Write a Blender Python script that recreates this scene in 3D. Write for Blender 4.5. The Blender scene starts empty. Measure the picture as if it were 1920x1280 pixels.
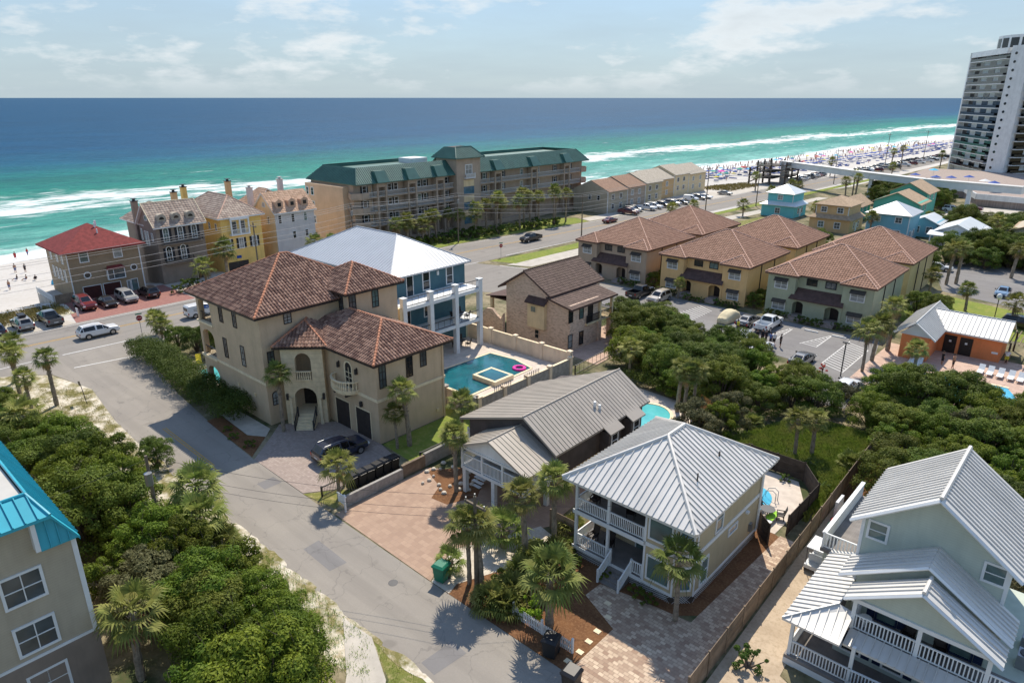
import bpy, bmesh, math, random
from mathutils import Vector
rnd = random.Random(7)
SC = bpy.context.scene
COL = SC.collection
pi = math.pi
# ---------------------------------------------------------------- camera, world, sun, exposure
CAMH = 30.0
PITCH = math.atan(457 / 1280)
cam_d = bpy.data.cameras.new('camera')
cam_d.lens = 24.0; cam_d.sensor_width = 36.0; cam_d.clip_start = 0.5; cam_d.clip_end = 90000
cam = bpy.data.objects.new('camera', cam_d); COL.objects.link(cam)
cam.location = (0, 0, CAMH); cam.rotation_euler = (pi / 2 - PITCH, 0, 0)
SC.camera = cam
SUN_AZ = math.radians(9.0)       # clockwise from +Y
SUN_EL = math.radians(52.0)
wd = bpy.data.worlds.new('World'); SC.world = wd; wd.use_nodes = True
nt = wd.node_tree; nt.nodes.clear()
def wn(t, **k):
    n = nt.nodes.new(t)
    for a, b in k.items(): setattr(n, a, b)
    return n
def wl(a, b): nt.links.new(a, b)
def wmath(op, a, b=None, c=None, clamp=False):
    n = wn('ShaderNodeMath', operation=op, use_clamp=clamp)
    for i, q in enumerate((a, b, c)):
        if q is None: continue
        if isinstance(q, (int, float)): n.inputs[i].default_value = q
        else: wl(q, n.inputs[i])
    return n.outputs[0]
sky = wn('ShaderNodeTexSky', sky_type='NISHITA', sun_disc=False, sun_elevation=SUN_EL, sun_rotation=SUN_AZ,
         altitude=30, air_density=1.0, dust_density=0.3, ozone_density=3.5)
tc = wn('ShaderNodeTexCoord')
sep = wn('ShaderNodeSeparateXYZ'); wl(tc.outputs['Generated'], sep.inputs[0])
zc = wmath('MAXIMUM', sep.outputs[2], 0.0)
# cloud layer: direction projected on a flat layer for the veil, azimuth/elevation for the cumulus band
den = wmath('ADD', zc, 0.11)
px_ = wmath('DIVIDE', sep.outputs[0], den); py_ = wmath('DIVIDE', sep.outputs[1], den)
cmb = wn('ShaderNodeCombineXYZ'); wl(px_, cmb.inputs[0]); wl(py_, cmb.inputs[1])
n1 = wn('ShaderNodeTexNoise'); n1.inputs['Scale'].default_value = 0.55; n1.inputs['Detail'].default_value = 7; n1.inputs['Roughness'].default_value = 0.6
wl(cmb.outputs[0], n1.inputs['Vector'])
veil = wn('ShaderNodeMapRange'); veil.inputs[1].default_value = 0.40; veil.inputs[2].default_value = 0.75; veil.inputs[3].default_value = 0.0; veil.inputs[4].default_value = 0.42
wl(n1.outputs[0], veil.inputs[0])
az = wmath('ARCTAN2', sep.outputs[0], sep.outputs[1])
cm2 = wn('ShaderNodeCombineXYZ'); wl(wmath('MULTIPLY', az, 5.0), cm2.inputs[0]); wl(wmath('MULTIPLY', zc, 15.0), cm2.inputs[1]); cm2.inputs[2].default_value = 8.4
n2 = wn('ShaderNodeTexNoise'); n2.inputs['Scale'].default_value = 1.25; n2.inputs['Detail'].default_value = 8; n2.inputs['Roughness'].default_value = 0.58
wl(cm2.outputs[0], n2.inputs['Vector'])
# cumulus live in a band of elevations, thinning above and below
band = wmath('MULTIPLY', wmath('SMOOTH_MIN', wmath('MULTIPLY', zc, 24.0), 1.0, 0.3), wmath('SUBTRACT', 1.0, wmath('MULTIPLY', zc, 1.6), clamp=True), clamp=True)
cum = wn('ShaderNodeMapRange'); cum.inputs[1].default_value = 0.50; cum.inputs[2].default_value = 0.60; cum.inputs[3].default_value = 0.0; cum.inputs[4].default_value = 0.9
wl(n2.outputs[0], cum.inputs[0])
cumf = wmath('MULTIPLY', cum.outputs[0], band)
# shading inside the clouds: slightly greyer where the noise is thick and low
shade = wn('ShaderNodeMapRange'); shade.inputs[1].default_value = 0.6; shade.inputs[2].default_value = 0.85; shade.inputs[3].default_value = 1.0; shade.inputs[4].default_value = 0.78
wl(n2.outputs[0], shade.inputs[0])
ccol = wn('ShaderNodeMix', data_type='RGBA'); ccol.inputs[6].default_value = (0, 0, 0, 1); ccol.inputs[7].default_value = (3.8, 4.0, 4.1, 1)
wl(shade.outputs[0], ccol.inputs[0])
hzc = wn('ShaderNodeMix', data_type='RGBA'); hzc.inputs[6].default_value = (2.0, 2.5, 2.8, 1); hzc.inputs[7].default_value = (1.1, 1.7, 2.4, 1)
wl(wmath('MULTIPLY', zc, 4.0, clamp=True), hzc.inputs[0])
hazec = wn('ShaderNodeMix', data_type='RGBA'); wl(hzc.outputs[2], hazec.inputs[7])
hz = wmath('SUBTRACT', 1.0, wmath('MULTIPLY', zc, 1.9), clamp=True)
wl(wmath('MULTIPLY', wmath('POWER', hz, 0.8), 0.95), hazec.inputs[0]); wl(sky.outputs[0], hazec.inputs[6])
mx1 = wn('ShaderNodeMix', data_type='RGBA'); wl(hazec.outputs[2], mx1.inputs[6]); mx1.inputs[7].default_value = (1.9, 2.35, 2.7, 1); wl(veil.outputs[0], mx1.inputs[0])
mx2 = wn('ShaderNodeMix', data_type='RGBA'); wl(mx1.outputs[2], mx2.inputs[6]); wl(ccol.outputs[2], mx2.inputs[7]); wl(cumf, mx2.inputs[0])
bg = wn('ShaderNodeBackground'); bg.inputs[1].default_value = 0.15
wl(mx2.outputs[2], bg.inputs[0])
wo = wn('ShaderNodeOutputWorld'); wl(bg.outputs[0], wo.inputs[0])
sun_d = bpy.data.lights.new('sun', 'SUN'); sun_d.energy = 3.8; sun_d.angle = math.radians(0.55); sun_d.color = (1.0, 0.91, 0.77)
sun = bpy.data.objects.new('sun', sun_d); COL.objects.link(sun)
sd = Vector((math.sin(SUN_AZ) * math.cos(SUN_EL), math.cos(SUN_AZ) * math.cos(SUN_EL), math.sin(SUN_EL)))
sun.rotation_euler = sd.to_track_quat('Z', 'Y').to_euler(); sun.location = (0, 0, 80)
SC.view_settings.view_transform = 'Standard'; SC.view_settings.look = 'None'
SC.view_settings.exposure = 0.6; SC.view_settings.gamma = 1.0; SC.view_settings.use_curve_mapping = False
SC.cycles.use_denoising = True
SC.cycles.max_bounces = 6; SC.cycles.diffuse_bounces = 4; SC.cycles.glossy_bounces = 2; SC.cycles.transmission_bounces = 3; SC.cycles.transparent_max_bounces = 6
# ---------------------------------------------------------------- the local grid: u runs inland along the side street, v along the coast
ROT = math.radians(-42.0)
CR, SR = math.cos(ROT), math.sin(ROT)
def W(u, v, z=0.0): return Vector((u * CR - v * SR, u * SR + v * CR, z))
ORG = {}
# ---------------------------------------------------------------- materials
def lin(r, g, b):
    return tuple(((q / 255) / 12.92 if q / 255 <= 0.04045 else ((q / 255 + 0.055) / 1.055) ** 2.4) for q in (r, g, b)) + (1.0,)
MATS = {}
class NT:
    def __init__(s, m): s.t = m.node_tree
    def n(s, typ, **k):
        q = s.t.nodes.new(typ)
        for a, b in k.items(): setattr(q, a, b)
        return q
    def l(s, a, b): s.t.links.new(a, b)
    def math(s, op, a, b=None, c=None, clamp=False):
        q = s.n('ShaderNodeMath', operation=op, use_clamp=clamp)
        for i, w in enumerate((a, b, c)):
            if w is None: continue
            if isinstance(w, (int, float)): q.inputs[i].default_value = w
            else: s.l(w, q.inputs[i])
        return q.outputs[0]
    def mix(s, f, a, b):
        q = s.n('ShaderNodeMix', data_type='RGBA')
        for i, w in ((0, f), (6, a), (7, b)):
            if isinstance(w, (int, float)): q.inputs[i].default_value = w
            elif isinstance(w, tuple): q.inputs[i].default_value = w
            else: s.l(w, q.inputs[i])
        return q.outputs[2]
    def noise(s, vec, scale, detail=4, rough=0.55):
        q = s.n('ShaderNodeTexNoise'); q.inputs['Scale'].default_value = scale; q.inputs['Detail'].default_value = detail; q.inputs['Roughness'].default_value = rough
        s.l(vec, q.inputs['Vector']); return q.outputs[0]
    def ramp(s, f, a, b, lo=0.0, hi=1.0):
        q = s.n('ShaderNodeMapRange'); q.inputs[1].default_value = a; q.inputs[2].default_value = b; q.inputs[3].default_value = lo; q.inputs[4].default_value = hi
        s.l(f, q.inputs[0]); return q.outputs[0]
def newmat(name):
    m = bpy.data.materials.new(name); m.use_nodes = True
    t = NT(m); b = m.node_tree.nodes['Principled BSDF']; MATS[name] = m
    return m, t, b
def bump(t, b, h, strength, dist=0.02):
    q = t.n('ShaderNodeBump'); q.inputs['Strength'].default_value = strength; q.inputs['Distance'].default_value = dist
    t.l(h, q.inputs['Height']); t.l(q.outputs[0], b.inputs['Normal'])
def M(name, col, var=0.18, scale=1.5, rough=0.75, bmp=0.0, bscale=20.0, metal=0.0, spec=0.3, col2=None, lines=None, stain=0.0, streak=False, obj=0.0):
    """general weathered surface; lines=(axis, pitch, depth): grooves every pitch metres along that axis"""
    m, t, b = newmat(name)
    tc = t.n('ShaderNodeTexCoord'); v = tc.outputs['Object']
    n = t.noise(v, scale, 5)
    c2 = col2 or tuple(q * (1 - var) for q in col[:3]) + (1,)
    c1 = col if col2 else tuple(min(1, q * (1 + var * 0.6)) for q in col[:3]) + (1,)
    out = t.mix(t.ramp(n, 0.35, 0.65), c1, c2)
    if stain:
        mq = t.n('ShaderNodeMapping'); t.l(v, mq.inputs[0]); mq.inputs['Scale'].default_value = (1.6, 1.6, 0.22) if streak else (0.35, 0.35, 0.35)
        n3 = t.noise(mq.outputs[0], 1.0, 7, 0.68)
        out = t.mix(t.ramp(n3, 0.47, 0.72, 0, stain), out, tuple(q * 0.55 for q in col[:3]) + (1,))
    h = None
    if lines:
        ax, pitch, depth = lines
        sp = t.n('ShaderNodeSeparateXYZ'); t.l(v, sp.inputs[0])
        q = sp.outputs['XYZ'.index(ax)] if ax in 'XYZ' else t.math('ADD', sp.outputs[0], sp.outputs[1])
        fr = t.math('FRACT', t.math('DIVIDE', q, pitch))
        h = t.math('MULTIPLY', t.math('SMOOTH_MIN', t.math('MULTIPLY', fr, 7.0), 1.0, 0.2), depth)
        out = t.mix(t.ramp(fr, 0.0, 0.12, 0.35, 0.0), out, tuple(q * 0.4 for q in col[:3]) + (1,))
    if bmp:
        nb = t.math('MULTIPLY', t.noise(v, bscale, 3), bmp)
        h = nb if h is None else t.math('ADD', h, nb)
    if h is not None: bump(t, b, h, 1.0, 0.03)
    if obj:
        oi = t.n('ShaderNodeObjectInfo'); hv = t.n('ShaderNodeHueSaturation'); t.l(out, hv.inputs['Color']); t.l(t.ramp(oi.outputs['Random'], 0, 1, 1 - obj, 1 + obj), hv.inputs['Value']); out = hv.outputs[0]
    t.l(out, b.inputs['Base Color'])
    b.inputs['Roughness'].default_value = rough; b.inputs['Metallic'].default_value = metal; b.inputs['Specular IOR Level'].default_value = spec
    return m
def glass(name, col, rough=0.06):
    m, t, b = newmat(name)
    tc = t.n('ShaderNodeTexCoord'); n = t.noise(tc.outputs['Object'], 0.9, 2)
    t.l(t.mix(t.ramp(n, 0.3, 0.7), col, tuple(q * 0.55 for q in col[:3]) + (1,)), b.inputs['Base Color'])
    b.inputs['Roughness'].default_value = rough; b.inputs['Specular IOR Level'].default_value = 0.6
    bump(t, b, t.noise(tc.outputs['Object'], 0.7, 1), 0.06, 0.3)
    return m
# ---------------------------------------------------------------- mesh builder (absolute u, v, z)
class MB:
    def __init__(s): s.v = []; s.f = []; s.tint = None
    def add(s, vs, fs):
        o = len(s.v); s.v += [tuple(p) for p in vs]; s.f += [tuple(i + o for i in f) for f in fs]; return s
    def box(s, u0, u1, v0, v1, z0, z1):
        if u0 > u1: u0, u1 = u1, u0
        if v0 > v1: v0, v1 = v1, v0
        return s.add([(u0, v0, z0), (u1, v0, z0), (u1, v1, z0), (u0, v1, z0), (u0, v0, z1), (u1, v0, z1), (u1, v1, z1), (u0, v1, z1)],
                     [(0, 3, 2, 1), (4, 5, 6, 7), (0, 1, 5, 4), (1, 2, 6, 5), (2, 3, 7, 6), (3, 0, 4, 7)])
    def poly(s, pts): return s.add(pts, [tuple(range(len(pts)))])
    def prism(s, pts, z0, z1):
        n = len(pts)
        ar = sum(pts[i][0] * pts[(i + 1) % n][1] - pts[(i + 1) % n][0] * pts[i][1] for i in range(n))
        if ar < 0: pts = pts[::-1]
        return s.add([(p[0], p[1], z0) for p in pts] + [(p[0], p[1], z1) for p in pts],
                     [tuple(range(n))[::-1], tuple(range(n, 2 * n))] + [(i, (i + 1) % n, n + (i + 1) % n, n + i) for i in range(n)])
    def cyl(s, u, v, z0, z1, r, n=10, r2=None, cap=True):
        r2 = r if r2 is None else r2
        ps = [(u + r * math.cos(2 * pi * i / n), v + r * math.sin(2 * pi * i / n), z0) for i in range(n)]
        ps += [(u + r2 * math.cos(2 * pi * i / n), v + r2 * math.sin(2 * pi * i / n), z1) for i in range(n)]
        fs = [(i, (i + 1) % n, n + (i + 1) % n, n + i) for i in range(n)]
        if cap: fs += [tuple(range(n))[::-1], tuple(range(n, 2 * n))]
        return s.add(ps, fs)
    def tube(s, path, r, n=6, r2=None):
        P = [Vector(p) for p in path]; r2 = r if r2 is None else r2; vs = []; fs = []
        for i, p in enumerate(P):
            d = (P[min(i + 1, len(P) - 1)] - P[max(i - 1, 0)]).normalized()
            a = d.cross(Vector((0, 0, 1)) if abs(d.z) < 0.95 else Vector((1, 0, 0))).normalized(); b = d.cross(a)
            rr = r + (r2 - r) * i / max(1, len(P) - 1)
            vs += [p + (a * math.cos(2 * pi * k / n) + b * math.sin(2 * pi * k / n)) * rr for k in range(n)]
        for i in range(len(P) - 1):
            fs += [(i * n + k, i * n + (k + 1) % n, (i + 1) * n + (k + 1) % n, (i + 1) * n + k) for k in range(n)]
        fs += [tuple(range(n))[::-1], tuple(range((len(P) - 1) * n, len(P) * n))]
        return s.add(vs, fs)
    def lathe(s, u, v, prof, n=12):
        vs = []; fs = []
        for r, z in prof: vs += [(u + r * math.cos(2 * pi * i / n), v + r * math.sin(2 * pi * i / n), z) for i in range(n)]
        for j in range(len(prof) - 1): fs += [(j * n + i, j * n + (i + 1) % n, (j + 1) * n + (i + 1) % n, (j + 1) * n + i) for i in range(n)]
        fs += [tuple(range(n))[::-1], tuple(range((len(prof) - 1) * n, len(prof) * n))]
        return s.add(vs, fs)
    def mesh(s, name, mat, org=(0, 0, 0), smooth=False):
        me = bpy.data.meshes.new(name)
        me.from_pydata([(p[0] - org[0], p[1] - org[1], p[2] - org[2]) for p in s.v], [], s.f)
        if s.tint is not None:
            a = me.attributes.new('tint', 'FLOAT', 'FACE'); a.data.foreach_set('value', s.tint)
        if mat: me.materials.append(MATS[mat] if isinstance(mat, str) else mat)
        if smooth: me.polygons.foreach_set('use_smooth', [True] * len(me.polygons))
        me.update(); return me
    def part(s, name, mat, parent, label=None, smooth=False, kind=None):
        if not s.f: return None
        o = bpy.data.objects.new(name, s.mesh(name, mat, ORG[parent.name], smooth)); COL.objects.link(o)
        o.parent = parent; ORG[o.name] = ORG[parent.name]
        if label: o['label'] = label
        if kind: o['kind'] = kind
        return o
    def top(s, name, mat, label=None, cat=None, group=None, kind=None, org=None, smooth=False):
        """a top-level object that is one mesh"""
        if org is None:
            us = [p[0] for p in s.v]; vs = [p[1] for p in s.v]
            org = ((min(us) + max(us)) / 2, (min(vs) + max(vs)) / 2, min(p[2] for p in s.v)) if kind != 'structure' else (0, 0, 0)
        o = bpy.data.objects.new(name, s.mesh(name, mat, org, smooth)); COL.objects.link(o)
        o.location = W(*org); o.rotation_euler = (0, 0, ROT); ORG[o.name] = org
        if label: o['label'] = label
        if cat: o['category'] = cat
        if group: o['group'] = group
        if kind: o['kind'] = kind
        return o
def thing(name, label, cat, org=(0, 0, 0), group=None, rot=0.0):
    o = bpy.data.objects.new(name, None); COL.objects.link(o); o.empty_display_size = 0.3
    o.location = W(*org); o.rotation_euler = (0, 0, ROT + rot); ORG[o.name] = org
    o['label'] = label; o['category'] = cat
    if group: o['group'] = group
    return o
def proto(name):
    o = bpy.data.objects.new(name, None); COL.objects.link(o); o.empty_display_size = 0.3; ORG[o.name] = (0, 0, 0); o['_fresh'] = 1
    return o
def dup(root, u, v, z=0.0, rot=0.0, scale=1.0, label=None, cat=None, group=None, mats=None):
    """first use moves the prototype itself, later uses copy it with its parts and sub-parts"""
    def cp(o, par):
        c = o.copy(); COL.objects.link(c); c.parent = par
        for ch in o.children: cp(ch, c)
        return c
    if root.get('_fresh'):
        del root['_fresh']; r = root
    else: r = cp(root, None)
    r.location = W(u, v, z); r.rotation_euler = (0, 0, ROT + rot)
    r.scale = (scale,) * 3 if isinstance(scale, (int, float)) else scale
    if label: r['label'] = label
    if cat: r['category'] = cat
    if group: r['group'] = group
    elif 'group' in r: del r['group']
    if mats:
        for ch in list(r.children) + [g for c in r.children for g in c.children]:
            k = ch.name.split('.')[0]
            if k in mats and ch.data:
                ch.material_slots[0].link = 'OBJECT'; ch.material_slots[0].material = MATS[mats[k]]
    return r
class Fr:
    """a wall plane: origin (u, v), direction a along the wall, outward normal n"""
    def __init__(s, o, a, n): s.o = o; s.a = a; s.n = n
    def p(s, t, z, d=0.0): return (s.o[0] + s.a[0] * t + s.n[0] * d, s.o[1] + s.a[1] * t + s.n[1] * d, z)
    def box(s, mb, t0, t1, z0, z1, d0, d1):
        q = [s.p(t, z, d) for z in (z0, z1) for t, d in ((t0, d0), (t1, d0), (t1, d1), (t0, d1))]
        cr = s.a[0] * s.n[1] - s.a[1] * s.n[0]
        fs = [(0, 3, 2, 1), (4, 5, 6, 7), (0, 1, 5, 4), (1, 2, 6, 5), (2, 3, 7, 6), (3, 0, 4, 7)]
        if cr < 0: fs = [f[::-1] for f in fs]
        return mb.add(q, fs)
def FU(u, v=0.0): return Fr((u, v), (0, 1), (1, 0))     # wall facing +u (inland), t runs along v
def FV(v, u=0.0): return Fr((u, v), (1, 0), (0, -1))    # wall facing -v (the street), t runs along u
def FB(v, u=0.0): return Fr((u, v), (1, 0), (0, 1))
def FL(u, v=0.0): return Fr((u, v), (0, 1), (-1, 0))
def window(P, fr, t, z, w, h, fmat='white_trim', gmat='glass_dark', nx=1, nz=2, arch=False, fw=0.09, shut=None, sill=False, d=0.0, label=None):
    mb = MB(); g = MB(); hw = w / 2
    ztop = z + h
    fr.box(mb, t - hw - fw, t - hw, z - fw, ztop, d, d + 0.07); fr.box(mb, t + hw, t + hw + fw, z - fw, ztop, d, d + 0.07)
    fr.box(mb, t - hw, t + hw, z - fw, z, d, d + 0.07)
    if not arch: fr.box(mb, t - hw - fw, t + hw + fw, ztop, ztop + fw, d, d + 0.07)
    for i in range(1, nx):
        x = t - hw + w * i / nx; fr.box(mb, x - 0.025, x + 0.025, z, ztop, d + 0.012, d + 0.05)
    for i in range(1, nz):
        y = z + h * i / nz; fr.box(mb, t - hw, t + hw, y - 0.025, y + 0.025, d + 0.012, d + 0.055)
    pts = [fr.p(t - hw, z, d + 0.02), fr.p(t + hw, z, d + 0.02), fr.p(t + hw, ztop, d + 0.02)]
    if arch:
        K = 8
        arc = [(t + hw * math.cos(pi * k / K), ztop + hw * math.sin(pi * k / K)) for k in range(K + 1)]
        pts += [fr.p(a, b, d + 0.02) for a, b in arc[1:-1]]
        for k in range(K):
            (a0, b0), (a1, b1) = arc[k], arc[k + 1]
            q = (hw + fw) / hw
            o0 = (t + (a0 - t) * q, ztop + (b0 - ztop) * q); o1 = (t + (a1 - t) * q, ztop + (b1 - ztop) * q)
            for A, B, C, D in (((a0, b0), (o0), (o1), (a1, b1)),):
                mb.poly([fr.p(*A, d + 0.07), fr.p(*B, d + 0.07), fr.p(*C, d + 0.07), fr.p(*D, d + 0.07)])
                mb.poly([fr.p(*B, d), fr.p(*C, d), fr.p(*C, d + 0.07), fr.p(*B, d + 0.07)])
                mb.poly([fr.p(*A, d), fr.p(*D, d), fr.p(*D, d + 0.07), fr.p(*A, d + 0.07)])
    pts.append(fr.p(t - hw, ztop, d + 0.02))
    g.poly(pts if not (fr.a[0] * fr.n[1] - fr.a[1] * fr.n[0]) > 0 else pts[::-1])
    if sill: fr.box(mb, t - hw - fw - 0.06, t + hw + fw + 0.06, z - fw - 0.09, z - fw, d, d + 0.14)
    if gmat in ('glass_grey', 'glass_dark') and rnd.random() < 0.45: gmat = rnd.choice(['glass_grey', 'glass_dark', 'glass_blind', 'glass_teal'])
    o = mb.part('window', fmat, P, label)
    g.part('pane', gmat, o)
    if shut:
        for sgn in (-1, 1):
            s_ = MB(); x = t + sgn * (hw + fw + 0.22); fr.box(s_, x - 0.2, x + 0.2, z - 0.05, ztop + (hw * 0.6 if arch else 0.05), d, d + 0.05)
            for k in range(int(h / 0.18)): fr.box(s_, x - 0.16, x + 0.16, z + k * 0.18, z + k * 0.18 + 0.1, d + 0.05, d + 0.065)
            s_.part('shutter', shut, o)
    return o
def door(P, fr, t, z, w, h, mat, fmat='white_trim', pan=2, d=0.0, name='door', glassy=None, rows=3):
    mb = MB(); fr.box(mb, t - w / 2 - 0.09, t - w / 2, z, z + h + 0.09, d, d + 0.06); fr.box(mb, t + w / 2, t + w / 2 + 0.09, z, z + h + 0.09, d, d + 0.06)
    fr.box(mb, t - w / 2, t + w / 2, z + h, z + h + 0.09, d, d + 0.06)
    b = MB(); fr.box(b, t - w / 2, t + w / 2, z, z + h, d, d + 0.02)
    for i in range(pan):
        for j in range(rows):
            x0 = t - w / 2 + w * (i + 0.1) / pan; x1 = t - w / 2 + w * (i + 0.9) / pan
            fr.box(b, x0, x1, z + h * (j + 0.1) / rows, z + h * (j + 0.9) / rows, d + 0.02, d + 0.035)
    o = b.part(name, mat, P); mb.part('door_frame', fmat, o)
    if not glassy:
        k = MB(); fr.box(k, t + w * 0.36, t + w * 0.42, z + 0.95, z + 1.05, d + 0.035, d + 0.09); k.part('door_handle', 'dark_metal', o)
    return o
def railing(P, pts, z, h, mat='white_trim', sp=0.13, r=0.02, posts=True, name='railing'):
    mb = MB(); b = MB()
    for (a, c) in zip(pts, pts[1:]):
        L = math.hypot(c[0] - a[0], c[1] - a[1]); ax = ((c[0] - a[0]) / L, (c[1] - a[1]) / L); f = Fr(a[:2], ax, (-ax[1], ax[0]))
        za = a[2] if len(a) > 2 else z; zb = c[2] if len(c) > 2 else z
        if abs(za - zb) < 1e-4:
            f.box(mb, 0, L, z + h - 0.07, z + h, -0.045, 0.045); f.box(mb, 0, L, z + 0.08, z + 0.14, -0.03, 0.03)
        else:
            for (d0, d1, hw) in ((h - 0.07, h, 0.045), (0.08, 0.14, 0.03)):
                q = [f.p(t_, zz + e, w_) for t_, zz in ((0, za), (L, zb)) for e in (d0, d1) for w_ in (-hw, hw)]
                mb.add(q, [(0, 1, 3, 2), (4, 6, 7, 5), (0, 4, 5, 1), (2, 3, 7, 6), (0, 2, 6, 4), (1, 5, 7, 3)])
        if posts:
            for t_, zz in ((0, za), (L, zb)): f.box(mb, t_ - 0.06, t_ + 0.06, zz, zz + h + 0.06, -0.06, 0.06)
        n = max(1, int(L / sp))
        for i in range(1, n):
            t_ = L * i / n; zz = za + (zb - za) * i / n
            f.box(b, t_ - r, t_ + r, zz + 0.14, zz + h - 0.07, -r, r)
    o = mb.part(name, mat, P)
    b.part('balusters', mat, o, kind='stuff')
    return o
# ---------------------------------------------------------------- roofs
def plane_axes(pts):
    p = [Vector(q) for q in pts]
    n = Vector((0, 0, 0))
    for i in range(len(p)):
        a, b = p[i], p[(i + 1) % len(p)]
        n += Vector(((a.y - b.y) * (a.z + b.z), (a.z - b.z) * (a.x + b.x), (a.x - b.x) * (a.y + b.y)))
    n.normalize()
    if n.z < 0: n = -n
    s = Vector((0, 0, 1)).cross(n)
    s = s.normalized() if s.length > 1e-4 else Vector((1, 0, 0))
    return p, n, s, n.cross(s)          # s along the eave, t = up the slope
def clip(poly, k, c, keep_gt):
    out = []
    for i in range(len(poly)):
        a, b = poly[i], poly[(i + 1) % len(poly)]
        ia = (a[k] > c) == keep_gt; ib = (b[k] > c) == keep_gt
        if ia: out.append(a)
        if ia != ib:
            f = (c - a[k]) / (b[k] - a[k]); out.append((a[0] + (b[0] - a[0]) * f, a[1] + (b[1] - a[1]) * f))
    return out
def seam_panels(P, pts, mat, w=0.45, th=0.02, rib=0.05, joined=False, name='roof_panel', ribw=0.035):
    """standing-seam sheets, each its own object unless joined"""
    p, n, s, t = plane_axes(pts); o = p[0]
    q = [((a - o).dot(s), (a - o).dot(t)) for a in p]
    s0 = min(a[0] for a in q); s1 = max(a[0] for a in q); k = max(1, round((s1 - s0) / w)); w = (s1 - s0) / k
    J = MB()
    for i in range(k):
        a = s0 + i * w
        st = clip(clip(q, 0, a + 0.004, True), 0, a + w - 0.004, False)
        if len(st) < 3: continue
        mb = J if joined else MB()
        to = lambda x, d: o + s * x[0] + t * x[1] + n * d
        m_ = len(st)
        lo = [to(x, 0.0) for x in st]; hi = [to(x, th) for x in st]
        mb.add(lo + hi, [tuple(range(m_))[::-1], tuple(range(m_, 2 * m_))] + [(j, (j + 1) % m_, m_ + (j + 1) % m_, m_ + j) for j in range(m_)])
        rb = clip(st, 0, a + 0.004 + ribw, False)
        if i and len(rb) >= 3:
            m_ = len(rb); lo = [to(x, th) for x in rb]; hi = [to(x, th + rib) for x in rb]
            mb.add(lo + hi, [tuple(range(m_, 2 * m_))] + [(j, (j + 1) % m_, m_ + (j + 1) % m_, m_ + j) for j in range(m_)])
        if not joined: mb.part(name, mat, P)
    if joined: return J
def tile_rows(mb, pts, w=0.3, c=0.42, h=0.07, jit=0.02, tints=None):
    """barrel tiles laid in courses on one roof face, each with its lower lip raised"""
    p, n, s, t = plane_axes(pts); o = p[0]
    q = [((a - o).dot(s), (a - o).dot(t)) for a in p]
    s0 = min(a[0] for a in q); s1 = max(a[0] for a in q); t0 = min(a[1] for a in q); t1 = max(a[1] for a in q)
    ns = int((s1 - s0) / w) + 1; ntt = int((t1 - t0) / c) + 1
    for j in range(ntt):
        b0 = t0 + j * c; b1 = min(b0 + c * 1.02, t1)
        row = clip(clip(q, 1, b0, True), 1, b1, False)
        if len(row) < 3: continue
        for i in range(ns):
            a0 = s0 + i * w
            cell = clip(clip(row, 0, a0, True), 0, a0 + w, False)
            if len(cell) < 3: continue
            xs = [x[0] for x in cell]; x0, x1 = min(xs), max(xs)
            if x1 - x0 < w * 0.35: continue
            # span at lower and upper edge
            lo = [x for x in cell if x[1] < (b0 + b1) / 2] or cell; hi = [x for x in cell if x[1] >= (b0 + b1) / 2] or cell
            l0, l1 = min(x[0] for x in lo), max(x[0] for x in lo); h0, h1 = min(x[0] for x in hi), max(x[0] for x in hi)
            yb = min(x[1] for x in cell); yt = max(x[1] for x in cell); e = rnd.uniform(-jit, jit)
            prof = ((0.0, 0.0), (0.18, 0.75), (0.42, 1.0), (0.66, 0.75), (0.84, 0.0), (1.0, -0.05))
            vs = []
            for (A, B, y, lift) in ((l0, l1, yb, 0.05), (h0, h1, yt, 0.012)):
                for f_, g_ in prof: vs.append(o + s * (A + (B - A) * f_) + t * y + n * (lift + g_ * h + e * 0.3))
            k = len(prof)
            vs.append(o + s * (l0 + (l1 - l0) * 0.42) + t * yb - n * 0.02)
            fs = [(m_, m_ + 1, k + m_ + 1, k + m_) for m_ in range(k - 1)] + [(2 * k, 1, 0), (2 * k, 2, 1), (2 * k, 3, 2), (2 * k, 4, 3)]
            mb.add(vs, fs)
            if tints is not None: tints += [rnd.random()] * len(fs)
def hip_faces(u0, u1, v0, v1, ze, zr, rise_in=None):
    """hip roof over a rectangle -> dict of faces; ridge along the longer side"""
    du, dv = u1 - u0, v1 - v0; k = min(du, dv) / 2 if rise_in is None else rise_in
    if du >= dv: a = (u0 + k, (v0 + v1) / 2, zr); b = (u1 - k, (v0 + v1) / 2, zr)
    else: a = ((u0 + u1) / 2, v0 + k, zr); b = ((u0 + u1) / 2, v1 - k, zr)
    A, B, C, D = (u0, v0, ze), (u1, v0, ze), (u1, v1, ze), (u0, v1, ze)
    if du >= dv: return dict(front=[A, B, b, a], right=[B, C, b], back=[C, D, a, b], left=[D, A, a], ridge=[a, b])
    return dict(front=[A, B, a], right=[B, C, b, a], back=[C, D, b], left=[D, A, a, b], ridge=[a, b])
def slab(mb, pts, th):
    """solid under a roof face: thickness th straight down"""
    n = len(pts); lo = [(p[0], p[1], p[2] - th) for p in pts]
    p, nn, s, t = plane_axes(pts)
    x = list(pts); 
    c = Vector((0, 0, 0))
    a, b, d = Vector(x[0]), Vector(x[1]), Vector(x[2])
    if (b - a).cross(d - a).z < 0: x = x[::-1]; lo = lo[::-1]
    mb.add(x + lo, [tuple(range(n)), tuple(range(n, 2 * n))[::-1]] + [(i, n + i, n + (i + 1) % n, (i + 1) % n) for i in range(n)])
def caps(mb, segs, r=0.12, n=6):
    for a, b in segs: mb.tube([a, b], r, n)
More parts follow.
